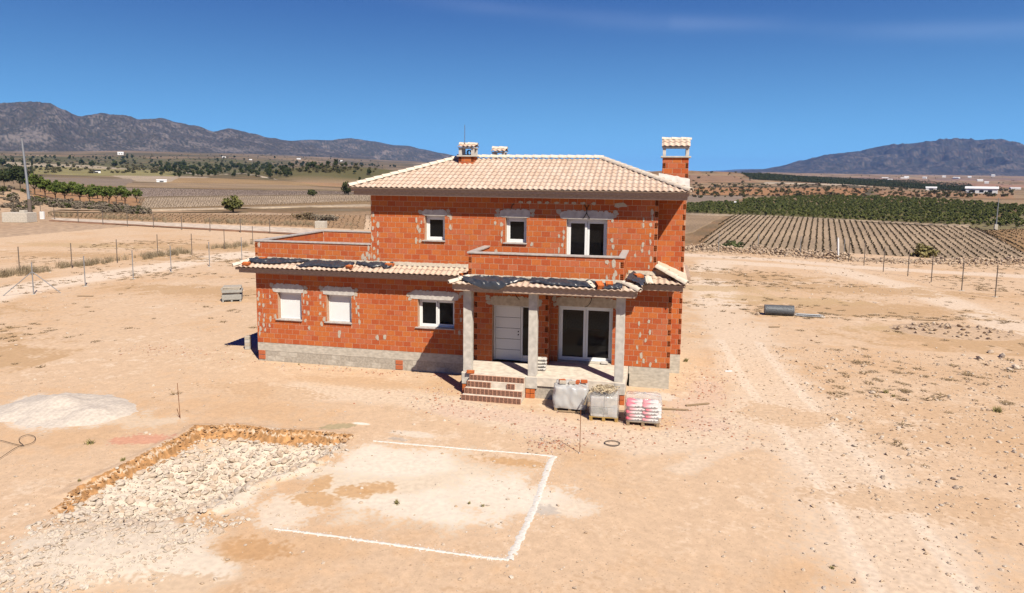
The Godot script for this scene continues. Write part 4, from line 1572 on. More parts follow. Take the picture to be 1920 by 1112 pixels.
# ---------------------------------------------------------------- tarpaulins and loose bricks on the eaves
# o, u, up describe the slope; lower and higher edges are lists of [x, t] along it
func tarp(label: String, o: Vector3, u: Vector3, up: Vector3, low: Array, high: Array, sd: int) -> void:
	var base: Vector3 = o + u * ((low[0][0] + low[-1][0]) * 0.5)
	var t := thing("tarpaulin", label, "tarpaulin", base)
	var nn := u.cross(up).normalized()
	var x0: float = low[0][0]
	var x1: float = low[-1][0]
	var n := int((x1 - x0) / 0.035)
	var at := func(line: Array, x: float) -> float:
		for k in line.size() - 1:
			if x <= line[k + 1][0]:
				return lerpf(line[k][1], line[k + 1][1], clampf((x - line[k][0]) / (line[k + 1][0] - line[k][0]), 0, 1))
		return line[-1][1]
	var rows := []
	var m := 16
	for r in m + 1:
		var line := []
		for k in n + 1:
			var x := lerpf(x0, x1, float(k) / n)
			var a: float = at.call(low, x) + 0.03 * noise_fine.get_noise_2d(x * 40.0, sd * 9.0)
			var b: float = at.call(high, x) + 0.02 * noise_fine.get_noise_2d(x * 50.0, sd * 5.0 + 50.0)
			var tt := lerpf(a, b, float(r) / m)
			var fold := (0.55 - absf(noise_fine.get_noise_2d(x * 22.0 + tt * 26.0, tt * 34.0 + sd * 31.0)) * 1.6) * 0.10 + (0.4 - absf(noise_fine.get_noise_2d(x * 70.0 - tt * 60.0, tt * 50.0 + sd * 13.0))) * 0.05
			var y := 0.105 + maxf(0.0, fold) * smoothstep(0.0, 0.15, float(r) / m + 0.02)
			var p := u * x + up * tt + nn * y
			if tt < 0.02:
				p = u * x + up * 0.02 + nn * y * clampf(1.0 + tt * 4.0, 0.1, 1.0) + Vector3.DOWN * (0.02 - tt) * 0.85 - up * 0.06 * clampf(0.02 - tt, 0, 0.1) * 8.0
			line.append(o + p - base)
		rows.append(line)
	var mb := MB.new()
	mb.sheet(rows)
	put("sheet", mb, M.tarp, t)


func loose_brick(at: Vector3, turn: float, tilt: float, label: String, size := Vector3(0.30, 0.10, 0.16), lean := 0.0) -> void:
	var t := thing("loose_brick", label, "brick", at, turn, "loose bricks used as weights")
	t.rotation.x = tilt
	t.rotation.z = lean
	var mb := MB.new()
	mb.block(Vector3(0, size.y * 0.5, 0), Vector3(size.x - 0.10, size.y, size.z), 0.006)
	put("body", mb, M.brick[3], t)
	for s in [-1.0, 1.0]:
		var o := put("hollow_brick", hollow_mesh[0], null, t)
		o.transform = Transform3D(Basis(Vector3(0, 0, -s), Vector3.UP, Vector3(s, 0, 0)).scaled_local(Vector3(size.z, size.y - 0.004, 0.05)), Vector3(s * (size.x * 0.5 - 0.025), size.y * 0.5, 0))


func on_eave(x: float, t: float) -> Vector3:
	return Vector3(x, 3.965 + t * 0.339 + 0.075, 0.64 - t * 0.941)


func on_porch(x: float, t: float) -> Vector3:
	return Vector3(x, 3.995 + t * 0.339 + 0.08, 2.80 - t * 0.941)


func build_roof_clutter() -> void:
	var up := Vector3(0, 0.36, -1).normalized()
	var o := Vector3(0, 3.965, 0.64)
	tarp("crumpled black tarpaulin at the corner end of the wing's eaves", o, Vector3.RIGHT, up, [[-0.15, 0.45], [0.2, 0.30], [1.0, 0.26], [1.5, 0.36], [2.1, 0.50], [2.5, 0.58]], [[-0.15, 0.52], [0.1, 0.66], [1.0, 0.68], [2.2, 0.68], [2.5, 0.64]], 1)
	tarp("black tarpaulin with a dipping fold on the middle of the wing's eaves", o, Vector3.RIGHT, up, [[2.15, 0.12], [2.5, 0.10], [3.0, 0.24], [3.4, 0.16], [3.9, 0.14], [4.2, 0.32], [4.45, 0.42]], [[2.15, 0.16], [2.5, 0.52], [2.8, 0.66], [3.6, 0.68], [4.45, 0.64]], 2)
	tarp("narrow strip of black tarpaulin along the wall above the wing's eaves", o, Vector3.RIGHT, up, [[4.5, 0.52], [5.0, 0.42], [5.3, 0.26], [5.6, 0.44], [5.85, 0.24], [6.05, 0.42]], [[4.5, 0.66], [5.2, 0.66], [6.05, 0.66]], 3)
	var po := Vector3(0, 3.995, 2.80)
	tarp("large black tarpaulin sagging over the porch eaves above the entrance door", po, Vector3.RIGHT, up, [[9.48, 0.28], [9.7, 0.08], [10.0, -0.02], [10.4, -0.14], [10.9, -0.16], [11.15, -0.04], [11.35, 0.12], [11.7, 0.36], [12.0, 0.42]], [[9.48, 0.34], [9.8, 0.46], [10.6, 0.47], [12.0, 0.47]], 4)
	tarp("long black tarpaulin bunched along the porch eaves above the glass doors", po, Vector3.RIGHT, up, [[11.95, 0.18], [12.3, 0.22], [12.5, 0.12], [13.0, 0.10], [13.5, 0.05], [13.8, 0.08], [14.3, 0.02], [14.7, 0.02], [15.05, 0.04]], [[11.95, 0.46], [12.6, 0.47], [14.0, 0.46], [14.6, 0.34], [15.05, 0.30]], 5)
	tarp("tangled black tarpaulin heaped round the porch roof corner beside the balcony wall", Vector3(15.72, 4.05, 2.55), Vector3.FORWARD, Vector3(-1, 0.34, 0).normalized(), [[0.0, 0.10], [0.4, 0.02], [0.9, 0.06], [1.5, -0.12], [2.0, -0.2], [2.5, 0.05]], [[0.0, 0.62], [0.8, 0.64], [1.6, 0.60], [2.5, 0.5]], 6)
	loose_brick(on_eave(-0.05, 0.10) , 0.1, 0.30, "orange brick near the open corner end of the wing's eaves")
	loose_brick(on_eave(0.42, 0.60), 0.05, 0.1, "orange brick against the parapet foot above the first shuttered window")
	loose_brick(on_eave(4.38, 0.18), -0.5, 0.30, "orange brick lying askew on tiles above the second shuttered window")
	loose_brick(on_eave(5.92, 0.50), 0.05, 0.15, "orange brick at the end of the narrow tarpaulin strip", Vector3(0.34, 0.09, 0.16))
	loose_brick(on_porch(14.28, 0.10), 0.5, 0.5, "larger of two orange bricks weighing the porch tarpaulin", Vector3(0.22, 0.16, 0.26))
	loose_brick(on_porch(14.60, 0.22), 0.2, 0.4, "smaller of two orange bricks weighing the porch tarpaulin", Vector3(0.24, 0.13, 0.2))
	loose_brick(Vector3(15.5, 4.27, 1.1), 0.7, 0.2, "orange brick on the tangled tarpaulin beside the balcony wall", Vector3(0.30, 0.10, 0.22))
	loose_brick(Vector3(9.42, 4.20, 1.9), 0.9, 0.1, "orange brick on the side slope of the porch roof", Vector3(0.34, 0.08, 0.16))
	loose_brick(Vector3(9.80, 0.782, 2.36), 0.05, 0.0, "orange brick on the top step beside the first column", Vector3(0.26, 0.10, 0.12))
	# loose tiles
	for q in [[Vector3(14.05, 4.16, 2.62), 0.8, 0.4, "cream roof tile lying loose across the porch tarpaulin"], [Vector3(15.45, 4.14, 2.45), -0.5, 0.2, "cream roof tile lying loose on the porch roof corner"], [Vector3(15.86, 4.12, 0.75), 0.3, 0.5, "cream roof tile tipped over beside the tangled tarpaulin"]]:
		var t := thing("loose_tile", q[3], "roof tile", q[0], q[1], "loose roof tiles")
		t.rotation.x = q[2]
		var mb := MB.new()
		tile_into(mb, Transform3D(Basis(Vector3.RIGHT, Vector3.UP, Vector3.FORWARD), Vector3(-0.12, 0.02, 0.2)), 0.24, 0.4, 0, 0, keep_x, 10)
		put("shell", mb, M.cap, t)


# ---------------------------------------------------------------- pallets in front of the porch
func pallet(at: Vector3, turn: float, w: float, d: float, label: String, m: Material) -> void:
	var p := thing("pallet", label, "pallet", at, turn, "")
	for k in 5:
		var mb := MB.new()
		mb.block(Vector3(0, 0.125, lerpf(-d * 0.5 + 0.05, d * 0.5 - 0.05, k / 4.0)), Vector3(w, 0.022, 0.10), 0.003)
		put("deck_board", mb, m, p)
	for x in [-1, 0, 1]:
		for z in [-1, 0, 1]:
			var mb := MB.new()
			mb.block(Vector3(x * (w * 0.5 - 0.06), 0.068, z * (d * 0.5 - 0.06)), Vector3(0.10, 0.088, 0.11), 0.004)
			put("block", mb, m, p)
		var mb := MB.new()
		mb.block(Vector3(x * (w * 0.5 - 0.06), 0.012, 0), Vector3(0.10, 0.022, d), 0.003)
		put("runner", mb, m, p)


# a crumpled skin of plastic film over a load: rings from the foot up, closed by a lumpy top
func film(parent: Node3D, w: float, d: float, y0: float, y1: float, bulge: float, sd: float, dome := 0.05, m: Material = null) -> void:
	var mb := MB.new()
	var n := 72
	var rows := []
	for r in 15:
		var f := r / 14.0
		var ring := []
		var up := minf(f / 0.62, 1.0)
		var shrink := 1.0 if f <= 0.62 else cos((f - 0.62) / 0.38 * PI * 0.5)
		for k in n + 1:
			var a := TAU * (k % n) / n
			var c := cos(a)
			var s := sin(a)
			var sq := pow(pow(absf(c), 9.0) + pow(absf(s), 9.0), -1.0 / 9.0)
			var wr := noise_fine.get_noise_3d(c * 26.0 + sd * 17.0, f * 36.0, s * 26.0) * 0.06 + (0.35 - absf(noise_fine.get_noise_3d(c * 60.0, f * 18.0 + sd * 9.0, s * 60.0))) * 0.03
			var k2 := shrink * (1.0 + bulge * sin(f * 5.0))
			var y := lerpf(y0, y1, pow(up, 1.1)) + (dome * (1.0 - shrink) if f > 0.62 else 0.0) + (wr * 0.9 if f > 0.55 else 0.0)
			ring.append(Vector3(c * sq * (w * 0.5 * k2 + wr * maxf(shrink, 0.2)), y, -s * sq * (d * 0.5 * k2 + wr * maxf(shrink, 0.2))))
		rows.append(ring)
	mb.sheet(rows)
	put("plastic_film", mb, m if m else M.film, parent)


func bag_mesh(w: float, h: float, d: float, tint: Color, plain: Color) -> ArrayMesh:
	var mb := MB.new()
	var n := 16
	var rows := []
	var cols := []
	for r in 11:
		var v := r / 10.0 * PI
		var ring := []
		var rc := []
		for k in n + 1:
			var a := TAU * (k % n) / n
			var cx := signf(cos(a)) * pow(absf(cos(a)), 0.35)
			var cz := signf(sin(a)) * pow(absf(sin(a)), 0.5)
			var ring_r := pow(sin(v), 0.45)
			var p := Vector3(cx * w * 0.5 * ring_r, (-cos(v)) * h * 0.5 * (0.9 + 0.1 * cos(a * 2.0)), -cz * d * 0.5 * ring_r)
			ring.append(p)
			rc.append(tint if cx < rng.randf_range(-0.1, 0.05) else plain)
		rows.append(ring)
		cols.append(rc)
	mb.sheet(rows, cols)
	var ink := Color(0.10, 0.09, 0.10)
	for q in [[0.16, 0.012, 0.055, 0.012], [0.15, -0.012, 0.07, 0.008], [0.05, 0.0, 0.022, 0.03]]:
		mb.box(Vector3(w * q[0] * 1.6, q[1], d * 0.5 + 0.001), Vector3(q[2], q[3], 0.004), Basis(), ink)
	return mb.mesh(M.bag)


func build_pallets() -> void:
	# 1: blocks under white film with bricks on top
	var a := Vector3(13.47, 0, 2.98)
	pallet(a, 0.02, 1.05, 0.85, "weathered wooden pallet under the film-wrapped block load", M.oldwood)
	var cargo := thing("block_load", "load of grey blocks wrapped in crumpled white plastic film", "building blocks", a + Vector3(0, 0.137, 0), 0.02)
	for row in 3:
		for k in 4:
			for z in 2:
				var mb := MB.new()
				mb.block(Vector3(-0.37 + k * 0.247, 0.11 + row * 0.205, -0.19 + z * 0.38), Vector3(0.24, 0.20, 0.37), 0.008)
				put("block", mb, M.grey if (k + row + z) % 3 else M.concrete, cargo)
	var milky: StandardMaterial3D = M.film.duplicate()
	milky.albedo_color.a = 0.55
	film(cargo, 1.10, 0.90, -0.02, 0.68, 0.05, 1.0, 0.14, milky)
	for q in [[-0.30, 0.10, 0.6, "brick", "broken brown brick beside the pale block on the wrapped load"], [-0.26, 0.26, 0.1, "block", "small cream block on the front of the wrapped load"], [0.05, 0.22, 0.0, "block", "small grey block on the wrapped load"], [0.22, 0.12, 1.5, "brick", "upright-lying orange brick in the middle of the wrapped load"], [0.42, 0.0, 0.2, "brick", "rounded orange brick at the rim of the wrapped load"]]:
		var t := thing("loose_" + q[3], q[4], q[3], a + Vector3(q[0], 0.90, q[1]), q[2], "bricks and blocks left on the wrapped load")
		var mb := MB.new()
		mb.block(Vector3(0, 0.05, 0), Vector3(0.22, 0.10, 0.12), 0.010)
		put("body", mb, M.brick[2] if q[3] == "brick" else M.smear, t)
	# 2: crates of white ware with a tangle of straps
	var b := Vector3(14.63, 0, 3.62)
	pallet(b, 0.03, 0.92, 0.85, "yellow pallet under the pale boxed load", M.wood)
	cargo = thing("boxed_load", "pale grey boxed load strapped with clear film on a yellow pallet", "boxes", b + Vector3(0, 0.137, 0), 0.03)
	for k in 2:
		for row in 2:
			var mb := MB.new()
			mb.block(Vector3(-0.21 + k * 0.42, 0.155 + row * 0.31, 0), Vector3(0.412, 0.30, 0.80), 0.012)
			put("box", mb, M.plaster if (k + row) % 2 else M.pillar, cargo)
	var strip := MB.new()
	strip.block(Vector3(-0.12, 0.20, 0.404), Vector3(0.52, 0.20, 0.012), 0.004)
	put("grey_panel", strip, M.grey, cargo)
	film(cargo, 0.90, 0.84, 0.0, 0.66, 0.015, 5.0, 0.05)
	var tangle := thing("strap_tangle", "tangle of cream packing straps heaped on the boxed load", "straps", b + Vector3(-0.02, 0.84, -0.02), 0.0)
	for k in 26:
		var p := []
		var c := Vector3(rng.randf_range(-0.2, 0.2), 0, rng.randf_range(-0.2, 0.2))
		var r := rng.randf_range(0.10, 0.30)
		var a0 := rng.randf() * TAU
		for j in 9:
			var g := a0 + j * rng.randf_range(0.3, 0.7)
			p.append(c + Vector3(cos(g) * r, 0.03 + absf(sin(j * 1.3 + k)) * 0.13, sin(g) * r * 0.8))
		var mb := MB.new()
		mb.tube(bend(p, 3), 0.009, 0.009, 4)
		put("strap", mb, M.strap if k % 4 else M.strap_dark, tangle)
	for k in 4:
		var mb := MB.new()
		mb.tube(bend([Vector3(-0.3, 0.06, 0.1 + k * 0.06), Vector3(-0.46, 0.02, 0.16 + k * 0.06), Vector3(-0.55, -0.2, 0.2 + k * 0.05), Vector3(-0.58 - 0.02 * k, -0.42, 0.22)], 4), 0.009, 0.009, 4)
		put("strap", mb, M.strap, tangle)
	# 3: bags of mortar under a torn hood
	var c := Vector3(15.86, 0, 3.80)
	pallet(c, 0.05, 1.04, 0.82, "weathered wooden pallet under the pink and white bags", M.oldwood)
	var pink := Color(0.95, 0.06, 0.17)
	var whitish := Color(0.85, 0.80, 0.80)
	var meshes := [bag_mesh(0.52, 0.125, 0.38, pink, whitish), bag_mesh(0.52, 0.12, 0.38, pink.lerp(whitish, 0.25), whitish)]
	for layer in 5:
		for k in 2:
			for z in 2:
				var shift := 0.07 if layer % 2 else -0.02
				var t := put("mortar_bag", meshes[(layer + k) % 2])
				t.position = c + Vector3(-0.25 + k * 0.50 + shift, 0.137 + 0.058 + layer * 0.107, 0.20 - z * 0.39)
				t.rotation = Vector3(0, 0.05 + rng.randfn(0, 0.03), rng.randfn(0, 0.015))
				tag(t, "pink and white paper mortar bag in the film-covered stack on a pallet", "bag", "mortar bags stacked on the pallet")
	var hood := thing("plastic_hood", "torn clear plastic hood over the pink and white bags", "plastic sheet", c + Vector3(0, 0.137, 0), 0.05)
	film(hood, 1.10, 0.88, 0.0, 0.72, 0.01, 9.0, 0.10)
	for q in [[-0.42, "half brick leaning behind the film hood of the bag stack"], [-0.22, "orange brick end standing behind the film hood of the bag stack"]]:
		loose_brick(c + Vector3(q[0], 0.0, -0.62), 0.3, 0.0, q[1], Vector3(0.14, 0.2, 0.12))
	# bags on the porch, behind the middle column
	for k in 4:
		var t := put("cement_bag", bag_mesh(0.40, 0.14, 0.30, Color(0.62, 0.58, 0.52), Color(0.50, 0.48, 0.46)))
		t.position = Vector3(12.16 + rng.randf_range(-0.02, 0.02), 0.84 + k * 0.118, 1.35)
		t.rotation.y = rng.randf_range(-0.3, 0.3)
		tag(t, "pale cement bag stacked on the porch behind the middle column", "bag", "cement bags on the porch")
	# a cut-off concrete tile on the threshold of the glass doors
	var s := thing("concrete_offcut", "white offcut slab on the threshold of the glass doors", "slab", Vector3(14.32, 0.806, 0.0), 0.1)
	var mb2 := MB.new()
	mb2.block(Vector3(0, 0.04, 0), Vector3(0.26, 0.08, 0.14), 0.01)
	put("body", mb2, M.plaster, s)


# ---------------------------------------------------------------- other things on the plot
func post(at: Vector3, h: float, r: float, m: Material, label: String, group: String, foot := true, lean := 0.0) -> Node3D:
	var t := thing("fence_post", label, "post", at, 0.0, group)
	t.rotation.z = lean
	var mb := MB.new()
	mb.tube([Vector3(0, -0.05, 0), Vector3(0, h, 0)], r, r, 8)
	put("tube", mb, m, t)
	mb = MB.new()
	mb.tube([Vector3(0, h, 0), Vector3(0, h + 0.03, 0)], r * 1.25, r * 0.8, 8)
	put("end_cap", mb, m, t)
	if foot:
		mb = MB.new()
		mb.slab(Vector3(0, -0.01, 0), Vector3.RIGHT, Vector3.FORWARD, blob(0.34, 0.34, 10, 0.2), 0.03)
		put("footing", mb, M.concrete, t)
	return t


func build_fences() -> void:
	for q in [[160, 537, 486], [250, 523, 473], [321, 510, 463], [393, 500, 452], [453.5, 488, 448]]:
		var p := spot(q[0], q[1])
		post(p, 2.05, 0.032, M.steel, "bare galvanised fence post standing along the plot edge of the track", "galvanised posts along the track")
	var t := post(spot(63, 552), 2.0, 0.034, M.steel, "galvanised corner post with two braces beside the track", "")
	for a in [-1.0, 1.0]:
		var mb := MB.new()
		mb.tube([Vector3(0, 1.45, 0), Vector3(-1.25 if a < 0 else 1.15, 0.0, 1.0 if a < 0 else -0.9)], 0.026, 0.026, 7)
		put("brace", mb, M.steel, t)
	for q in [[37, 512], [135, 503], [220, 493], [296, 480], [360, 478], [421, 467], [474, 458]]:
		post(spot(q[0], q[1]), 2.0, 0.035, M.oldsteel, "dark weathered fence post standing in dry weeds beyond the track", "dark posts beyond the track", false)
	for q in [[76, 398, 4], [102, 411, 3], [147, 418, 3], [193, 421, 3], [239, 425, 3], [288, 427, 3], [341, 431, 3], [394, 434, 3], [451, 436, 3], [506, 438, 3]]:
		post(land(q[0], q[1]), 1.9, 0.05, M.oldsteel, "thin post of the fence along the pale road", "posts along the pale road", false)
	for q in [[1866, 557], [1803, 545], [1746, 529], [1702, 518], [1656, 510], [1620, 498], [1591, 490]]:
		post(spot(q[0], q[1]), 2.15, 0.036, M.oldsteel, "bare fence post standing along the far edge of the stony yard", "posts along the stony yard", q[0] > 1790)
	for q in [[1347, 472], [1421, 474], [1500, 480], [1582, 483]]:
		post(spot(q[0], q[1]), 2.0, 0.03, M.steel, "thin galvanised post standing before the stone berm", "posts before the stone berm", false)
	var w := post(spot(1572, 486), 2.1, 0.09, M.white, "white painted marker post leaning at the stone berm", "", false, 0.07)
	w.name = numbered("marker_post")


func cyl(label: String, called: String, category: String, at: Vector3, h: float, r: float, m: Material, lean := Vector2.ZERO) -> void:
	var t := thing(called, label, category, at)
	var mb := MB.new()
	mb.tube([Vector3(0, -0.05, 0), Vector3(lean.x * 0.5, h * 0.5, lean.y * 0.5), Vector3(lean.x, h, lean.y)], r, r * 0.9, 6)
	put("rod", mb, m, t)


func build_plot() -> void:
	# lime lines of the pool outline
	var p := [[700, 828], [790, 836], [900, 845], [1040, 856], [1030, 872], [1000, 955], [955, 1050], [890, 1043], [760, 1025], [620, 1005], [515, 992]].map(func(q): return spot(q[0], q[1]))
	var mb := MB.new()
	for seg in [[0, 3], [3, 6], [6, 10]]:
		var line := bend(p.slice(seg[0], seg[1] + 1), 40)
		var rows := [[], [], [], [], []]
		for k in line.size():
			var d: Vector3 = line[mini(k + 1, line.size() - 1)] - line[maxi(k - 1, 0)]
			var side := d.normalized().cross(Vector3.UP)
			var wide: float = 0.046 + 0.05 * noise_fine.get_noise_2d(k * 14.0, seg[0] * 77.0) + (0.05 if seg[0] == 3 else 0.0) + rng.randf_range(-0.02, 0.02)
			for r in 5:
				var e := (r - 2) * 0.5
				var q: Vector3 = line[k] + side * e * maxf(wide, 0.02) * rng.randf_range(0.9, 1.25)
				q.y = plot_height(q.x, q.z) + (0.010 * (1.0 - e * e) + 0.004 if absf(e) < 0.9 else -0.01)
				rows[4 - r].append(q)
		mb.sheet(rows)
	var o := put("lime_line", mb, M.lime)
	tag(o, "white lime line marking out the pool rectangle on the ground", "marking line")
	# scattered lime along the line
	var mk := []
	var tint := []
	for k in 900:
		var seg := rng.randi() % 10
		var q: Vector3 = (p[seg] as Vector3).lerp(p[seg + 1], rng.randf())
		q += Vector3(rng.randfn(0, 0.13 if seg > 2 and seg < 6 else 0.07), 0, rng.randfn(0, 0.07))
		q.y = plot_height(q.x, q.z)
		mk.append(Transform3D(turned(rng.randf_range(0.012, 0.04), 0.6), q))
		tint.append(Color(0.84, 0.80, 0.74))
	var crumbs := copies("lime_crumbs", rock_meshes[1], mk, tint)
	tag(crumbs, "white lime crumbs scattered along the pool outline", "lime", "", "stuff")

	# the heap of white sand
	var rows := []
	var at := Vector3(-2.6, 0, 7.1)
	for r in 49:
		var line := []
		for k in 49:
			var x := lerpf(-3.1, 3.1, k / 48.0)
			var z := lerpf(2.2, -2.2, r / 48.0)
			var d := sqrt(pow(x / 2.7, 2) + pow(z / 1.75, 2)) + 0.18 * noise_big.get_noise_2d(x * 60.0, z * 60.0)
			var h := 0.46 * pow(maxf(0.0, 1.0 - d), 1.0) * (1.0 + 0.5 * noise_big.get_noise_2d(x * 45.0 + 90.0, z * 45.0)) + 0.02 * noise_fine.get_noise_2d(x * 50.0, z * 50.0)
			line.append(Vector3(x, h - 0.05 if d < 1.0 else -0.12, z))
		rows.append(line)
	mb = MB.new()
	mb.sheet(rows)
	o = put("sand_heap", mb, M.sand)
	o.position = at
	tag(o, "low heap of whitish sand on the plot behind the dig", "sand heap")

	# survey rods, wire hoop, cable, stub, rag
	cyl("thin rusty survey rod standing behind the rim of the dig", "survey_rod", "rod", spot(338, 785), 1.15, 0.010, M.rust, Vector2(-0.05, 0))
	cyl("thin rusty survey rod standing beyond the corner of the lime rectangle", "survey_rod", "rod", spot(1087, 850), 1.25, 0.011, M.rust, Vector2(0.0, 0))
	cyl("short bent wire stuck beside the survey rod behind the dig", "wire_stub", "wire", spot(337, 783), 0.30, 0.007, M.rust, Vector2(-0.07, 0.02))
	mb = MB.new()
	for ring in 2:
		var loop := []
		for k in 33:
			var a := TAU * k / 32.0
			loop.append(Vector3(cos(a) * (0.21 + ring * 0.012), 0.02 + ring * 0.012, sin(a) * (0.20 - ring * 0.01)))
		mb.tube(loop, 0.010, 0.010, 5)
	o = put("wire_hoop", mb, M.oldsteel)
	o.position = spot(1148, 833) + Vector3(0, 0.01, 0)
	tag(o, "dark coiled wire hoop lying flat on the ground near the bags", "wire hoop")
	mb = MB.new()
	var line := bend([[-30, 880], [0, 862], [30, 842], [45, 838], [62, 832], [66, 822], [52, 818], [38, 823], [36, 830], [44, 838], [30, 836], [4, 829], [-30, 822]].map(func(q): return spot(q[0], q[1]) + Vector3(0, 0.045, 0)), 4)
	mb.tube(line, 0.007, 0.007, 5)
	o = put("cable_length", mb, M.cable)
	tag(o, "thin dark cable looping over the ground below the sand heap", "cable")
	var stub := thing("brick_stub", "short whitish brick stub standing at the shaded house corner", "masonry stub", Vector3(-1.49, 0, -1.61), 0.1)
	for k in 4:
		mb = MB.new()
		mb.block(Vector3(0, 0.075 + 0.15 * k, 0), Vector3(0.22, 0.14, 0.22), 0.008)
		put("block", mb, M.smear if k % 2 else M.pillar, stub)
	var rag := thing("paper_scrap", "white paper scrap lying on the gravel drive beside the house", "paper", spot(1367, 697) + Vector3(0, 0.02, 0), 0.4)
	mb = MB.new()
	mb.slab(Vector3.ZERO, Vector3.RIGHT, Vector3.FORWARD, blob(0.34, 0.2, 9, 0.25), 0.012)
	put("sheet", mb, M.white, rag)
	for q in [[1308, 760, 0.5, 0.9, "grey plank lying on the brick chips beside the house"], [1452, 614, 0.3, 0.6, "short dark stick lying on the drive below the mesh roll"], [1735, 601, 0.15, 1.4, "reddish board lying behind the stone pile"], [1846, 617, 0.1, 0.7, "dark board end lying beside the stone pile"], [1262, 769, 0.1, 1.0, "pale plank lying beside the bag stack"], [1072, 774, 0.05, 0.9, "pale plank lying before the wrapped block load"], [160, 556, 0.2, 1.0, "grey stick lying on the track side beside the braced post"]]:
		var t := thing("plank", q[4], "plank", spot(q[0], q[1]) + Vector3(0, 0.02, 0), q[2])
		mb = MB.new()
		mb.block(Vector3(0, 0.015, 0), Vector3(q[3], 0.03, 0.09), 0.005)
		put("board", mb, M.oldwood, t)

	# stack of grey slabs on a pallet
	var s := Vector3(-9.35, 0, -12.3)
	pallet(s, 0.5, 1.1, 1.0, "grey wooden pallet under the stacked concrete slabs", M.grey)
	var y := 0.14
	for q in [[1.12, 0.30, 0.0, "thick concrete slab at the bottom of the stack on the pallet"], [0.98, 0.12, -0.03, "dark recessed concrete slab in the middle of the stack"], [1.16, 0.16, 0.02, "grey concrete slab third from the pallet in the stack"], [1.10, 0.10, -0.05, "thin concrete slab under the topmost of the stack"], [1.04, 0.09, 0.03, "thin concrete slab on the very top of the stack"]]:
		var t := thing("concrete_slab", q[3], "slab", s + Vector3(q[2], y, 0), 0.5 + q[2])
		mb = MB.new()
		mb.block(Vector3(0, q[1] * 0.5, 0), Vector3(q[0], q[1] - 0.004, q[0] * 0.92), 0.012)
		put("body", mb, M.grey if q[1] > 0.13 else M.block, t)
		y += q[1]

	# roll of chain-link and a bundle of tubes
	var roll := thing("mesh_roll", "roll of dark grey chain-link fencing lying on the stony yard", "mesh roll", Vector3(22.95, 0.30, -16.3), 0.02)
	mb = MB.new()
	mb.tube([Vector3(-0.78, 0, 0), Vector3(0.78, 0, 0)], 0.25, 0.25, 20)
	put("core", mb, M.zinc, roll)
	mb = MB.new()
	for k in 26:
		for dir in [-1.0, 1.0]:
			var pts := []
			for j in 19:
				var f := j / 18.0
				var a: float = dir * f * 5.0 + k * TAU / 26.0
				pts.append(Vector3(lerpf(-0.8, 0.8, f), cos(a) * 0.285, sin(a) * 0.285))
			mb.tube(pts, 0.011, 0.011, 3)
	var wires := put("wire_mesh", mb, M.zinc, roll)
	wires.set_meta("kind", "stuff")
	for k in 8:
		var t := thing("steel_tube", "galvanised tube in the loose bundle beside the mesh roll", "tube", Vector3(24.0 + rng.randf_range(-0.1, 0.2), 0.03 + 0.05 * (k % 3), -16.3 + (k - 4) * 0.06), rng.randfn(0, 0.05), "galvanised tubes beside the mesh roll")
		mb = MB.new()
		mb.tube([Vector3(-0.1, 0, 0), Vector3(1.25, 0, 0)], 0.028, 0.028, 7)
		put("tube", mb, M.steel, t)

	# across the field: concrete tank, mast, cabinet
	var tk := thing("concrete_tank", "grey concrete box tank at the far corner of the plot", "tank", land(37, 416.5), 0.15)
	mb = MB.new()
	mb.block(Vector3(0, 0.75, 0), Vector3(4.0, 1.5, 2.2), 0.04)
	put("body", mb, M.concrete, tk)
	mb = MB.new()
	mb.block(Vector3(0.4, 1.66, -0.4), Vector3(0.8, 0.32, 0.8), 0.03)
	put("hatch", mb, M.concrete, tk)
	var pole := thing("utility_pole", "tall grey metal pole behind the concrete tank", "pole", land(58, 409), 0.0)
	mb = MB.new()
	mb.tube([Vector3(0, -0.2, 0), Vector3(-0.3, 6.0, 0), Vector3(-0.75, 13.2, 0)], 0.26, 0.13, 10)
	put("shaft", mb, M.steel, pole)
	mb = MB.new()
	mb.tube([Vector3(0.0, 0, 0.1), Vector3(0.0, 3.2, 0.1)], 0.33, 0.3, 10)
	put("sleeve", mb, M.oldsteel, pole)
	var cab := thing("meter_cabinet", "white meter cabinet at the end of the pale road", "cabinet", land(79.5, 411), 0.2)
	mb = MB.new()
	mb.block(Vector3(0, 0.62, 0), Vector3(0.62, 1.24, 0.35), 0.02)
	put("body", mb, M.white, cab)
	mb = MB.new()
	mb.block(Vector3(0, 0.72, 0.18), Vector3(0.5, 0.85, 0.02), 0.008)
	put("door", mb, M.door, cab)
	var tank := thing("water_box", "pale grey water box seen behind the terrace parapet", "tank", land(602, 428), 0.0)
	mb = MB.new()
	mb.block(Vector3(0, 0.5, 0), Vector3(1.5, 1.1, 1.0), 0.03)
	put("body", mb, M.concrete, tank)
	var ep := thing("power_pole", "slim power pole with a short crossarm beside the vineyard", "pole", land(1867, 431), 0.0)
	mb = MB.new()
	mb.tube([Vector3(0, 0, 0), Vector3(0.1, 10.5, 0)], 0.20, 0.10, 7)
	put("shaft", mb, M.steel, ep)
	mb = MB.new()
	mb.block(Vector3(0.1, 9.8, 0), Vector3(1.8, 0.14, 0.14), 0.02)
	put("crossarm", mb, M.oldsteel, ep)
	mb = MB.new()
	mb.block(Vector3(-0.1, 0.9, 0.2), Vector3(1.0, 1.8, 0.6), 0.03)
	put("box", mb, M.concrete, ep)


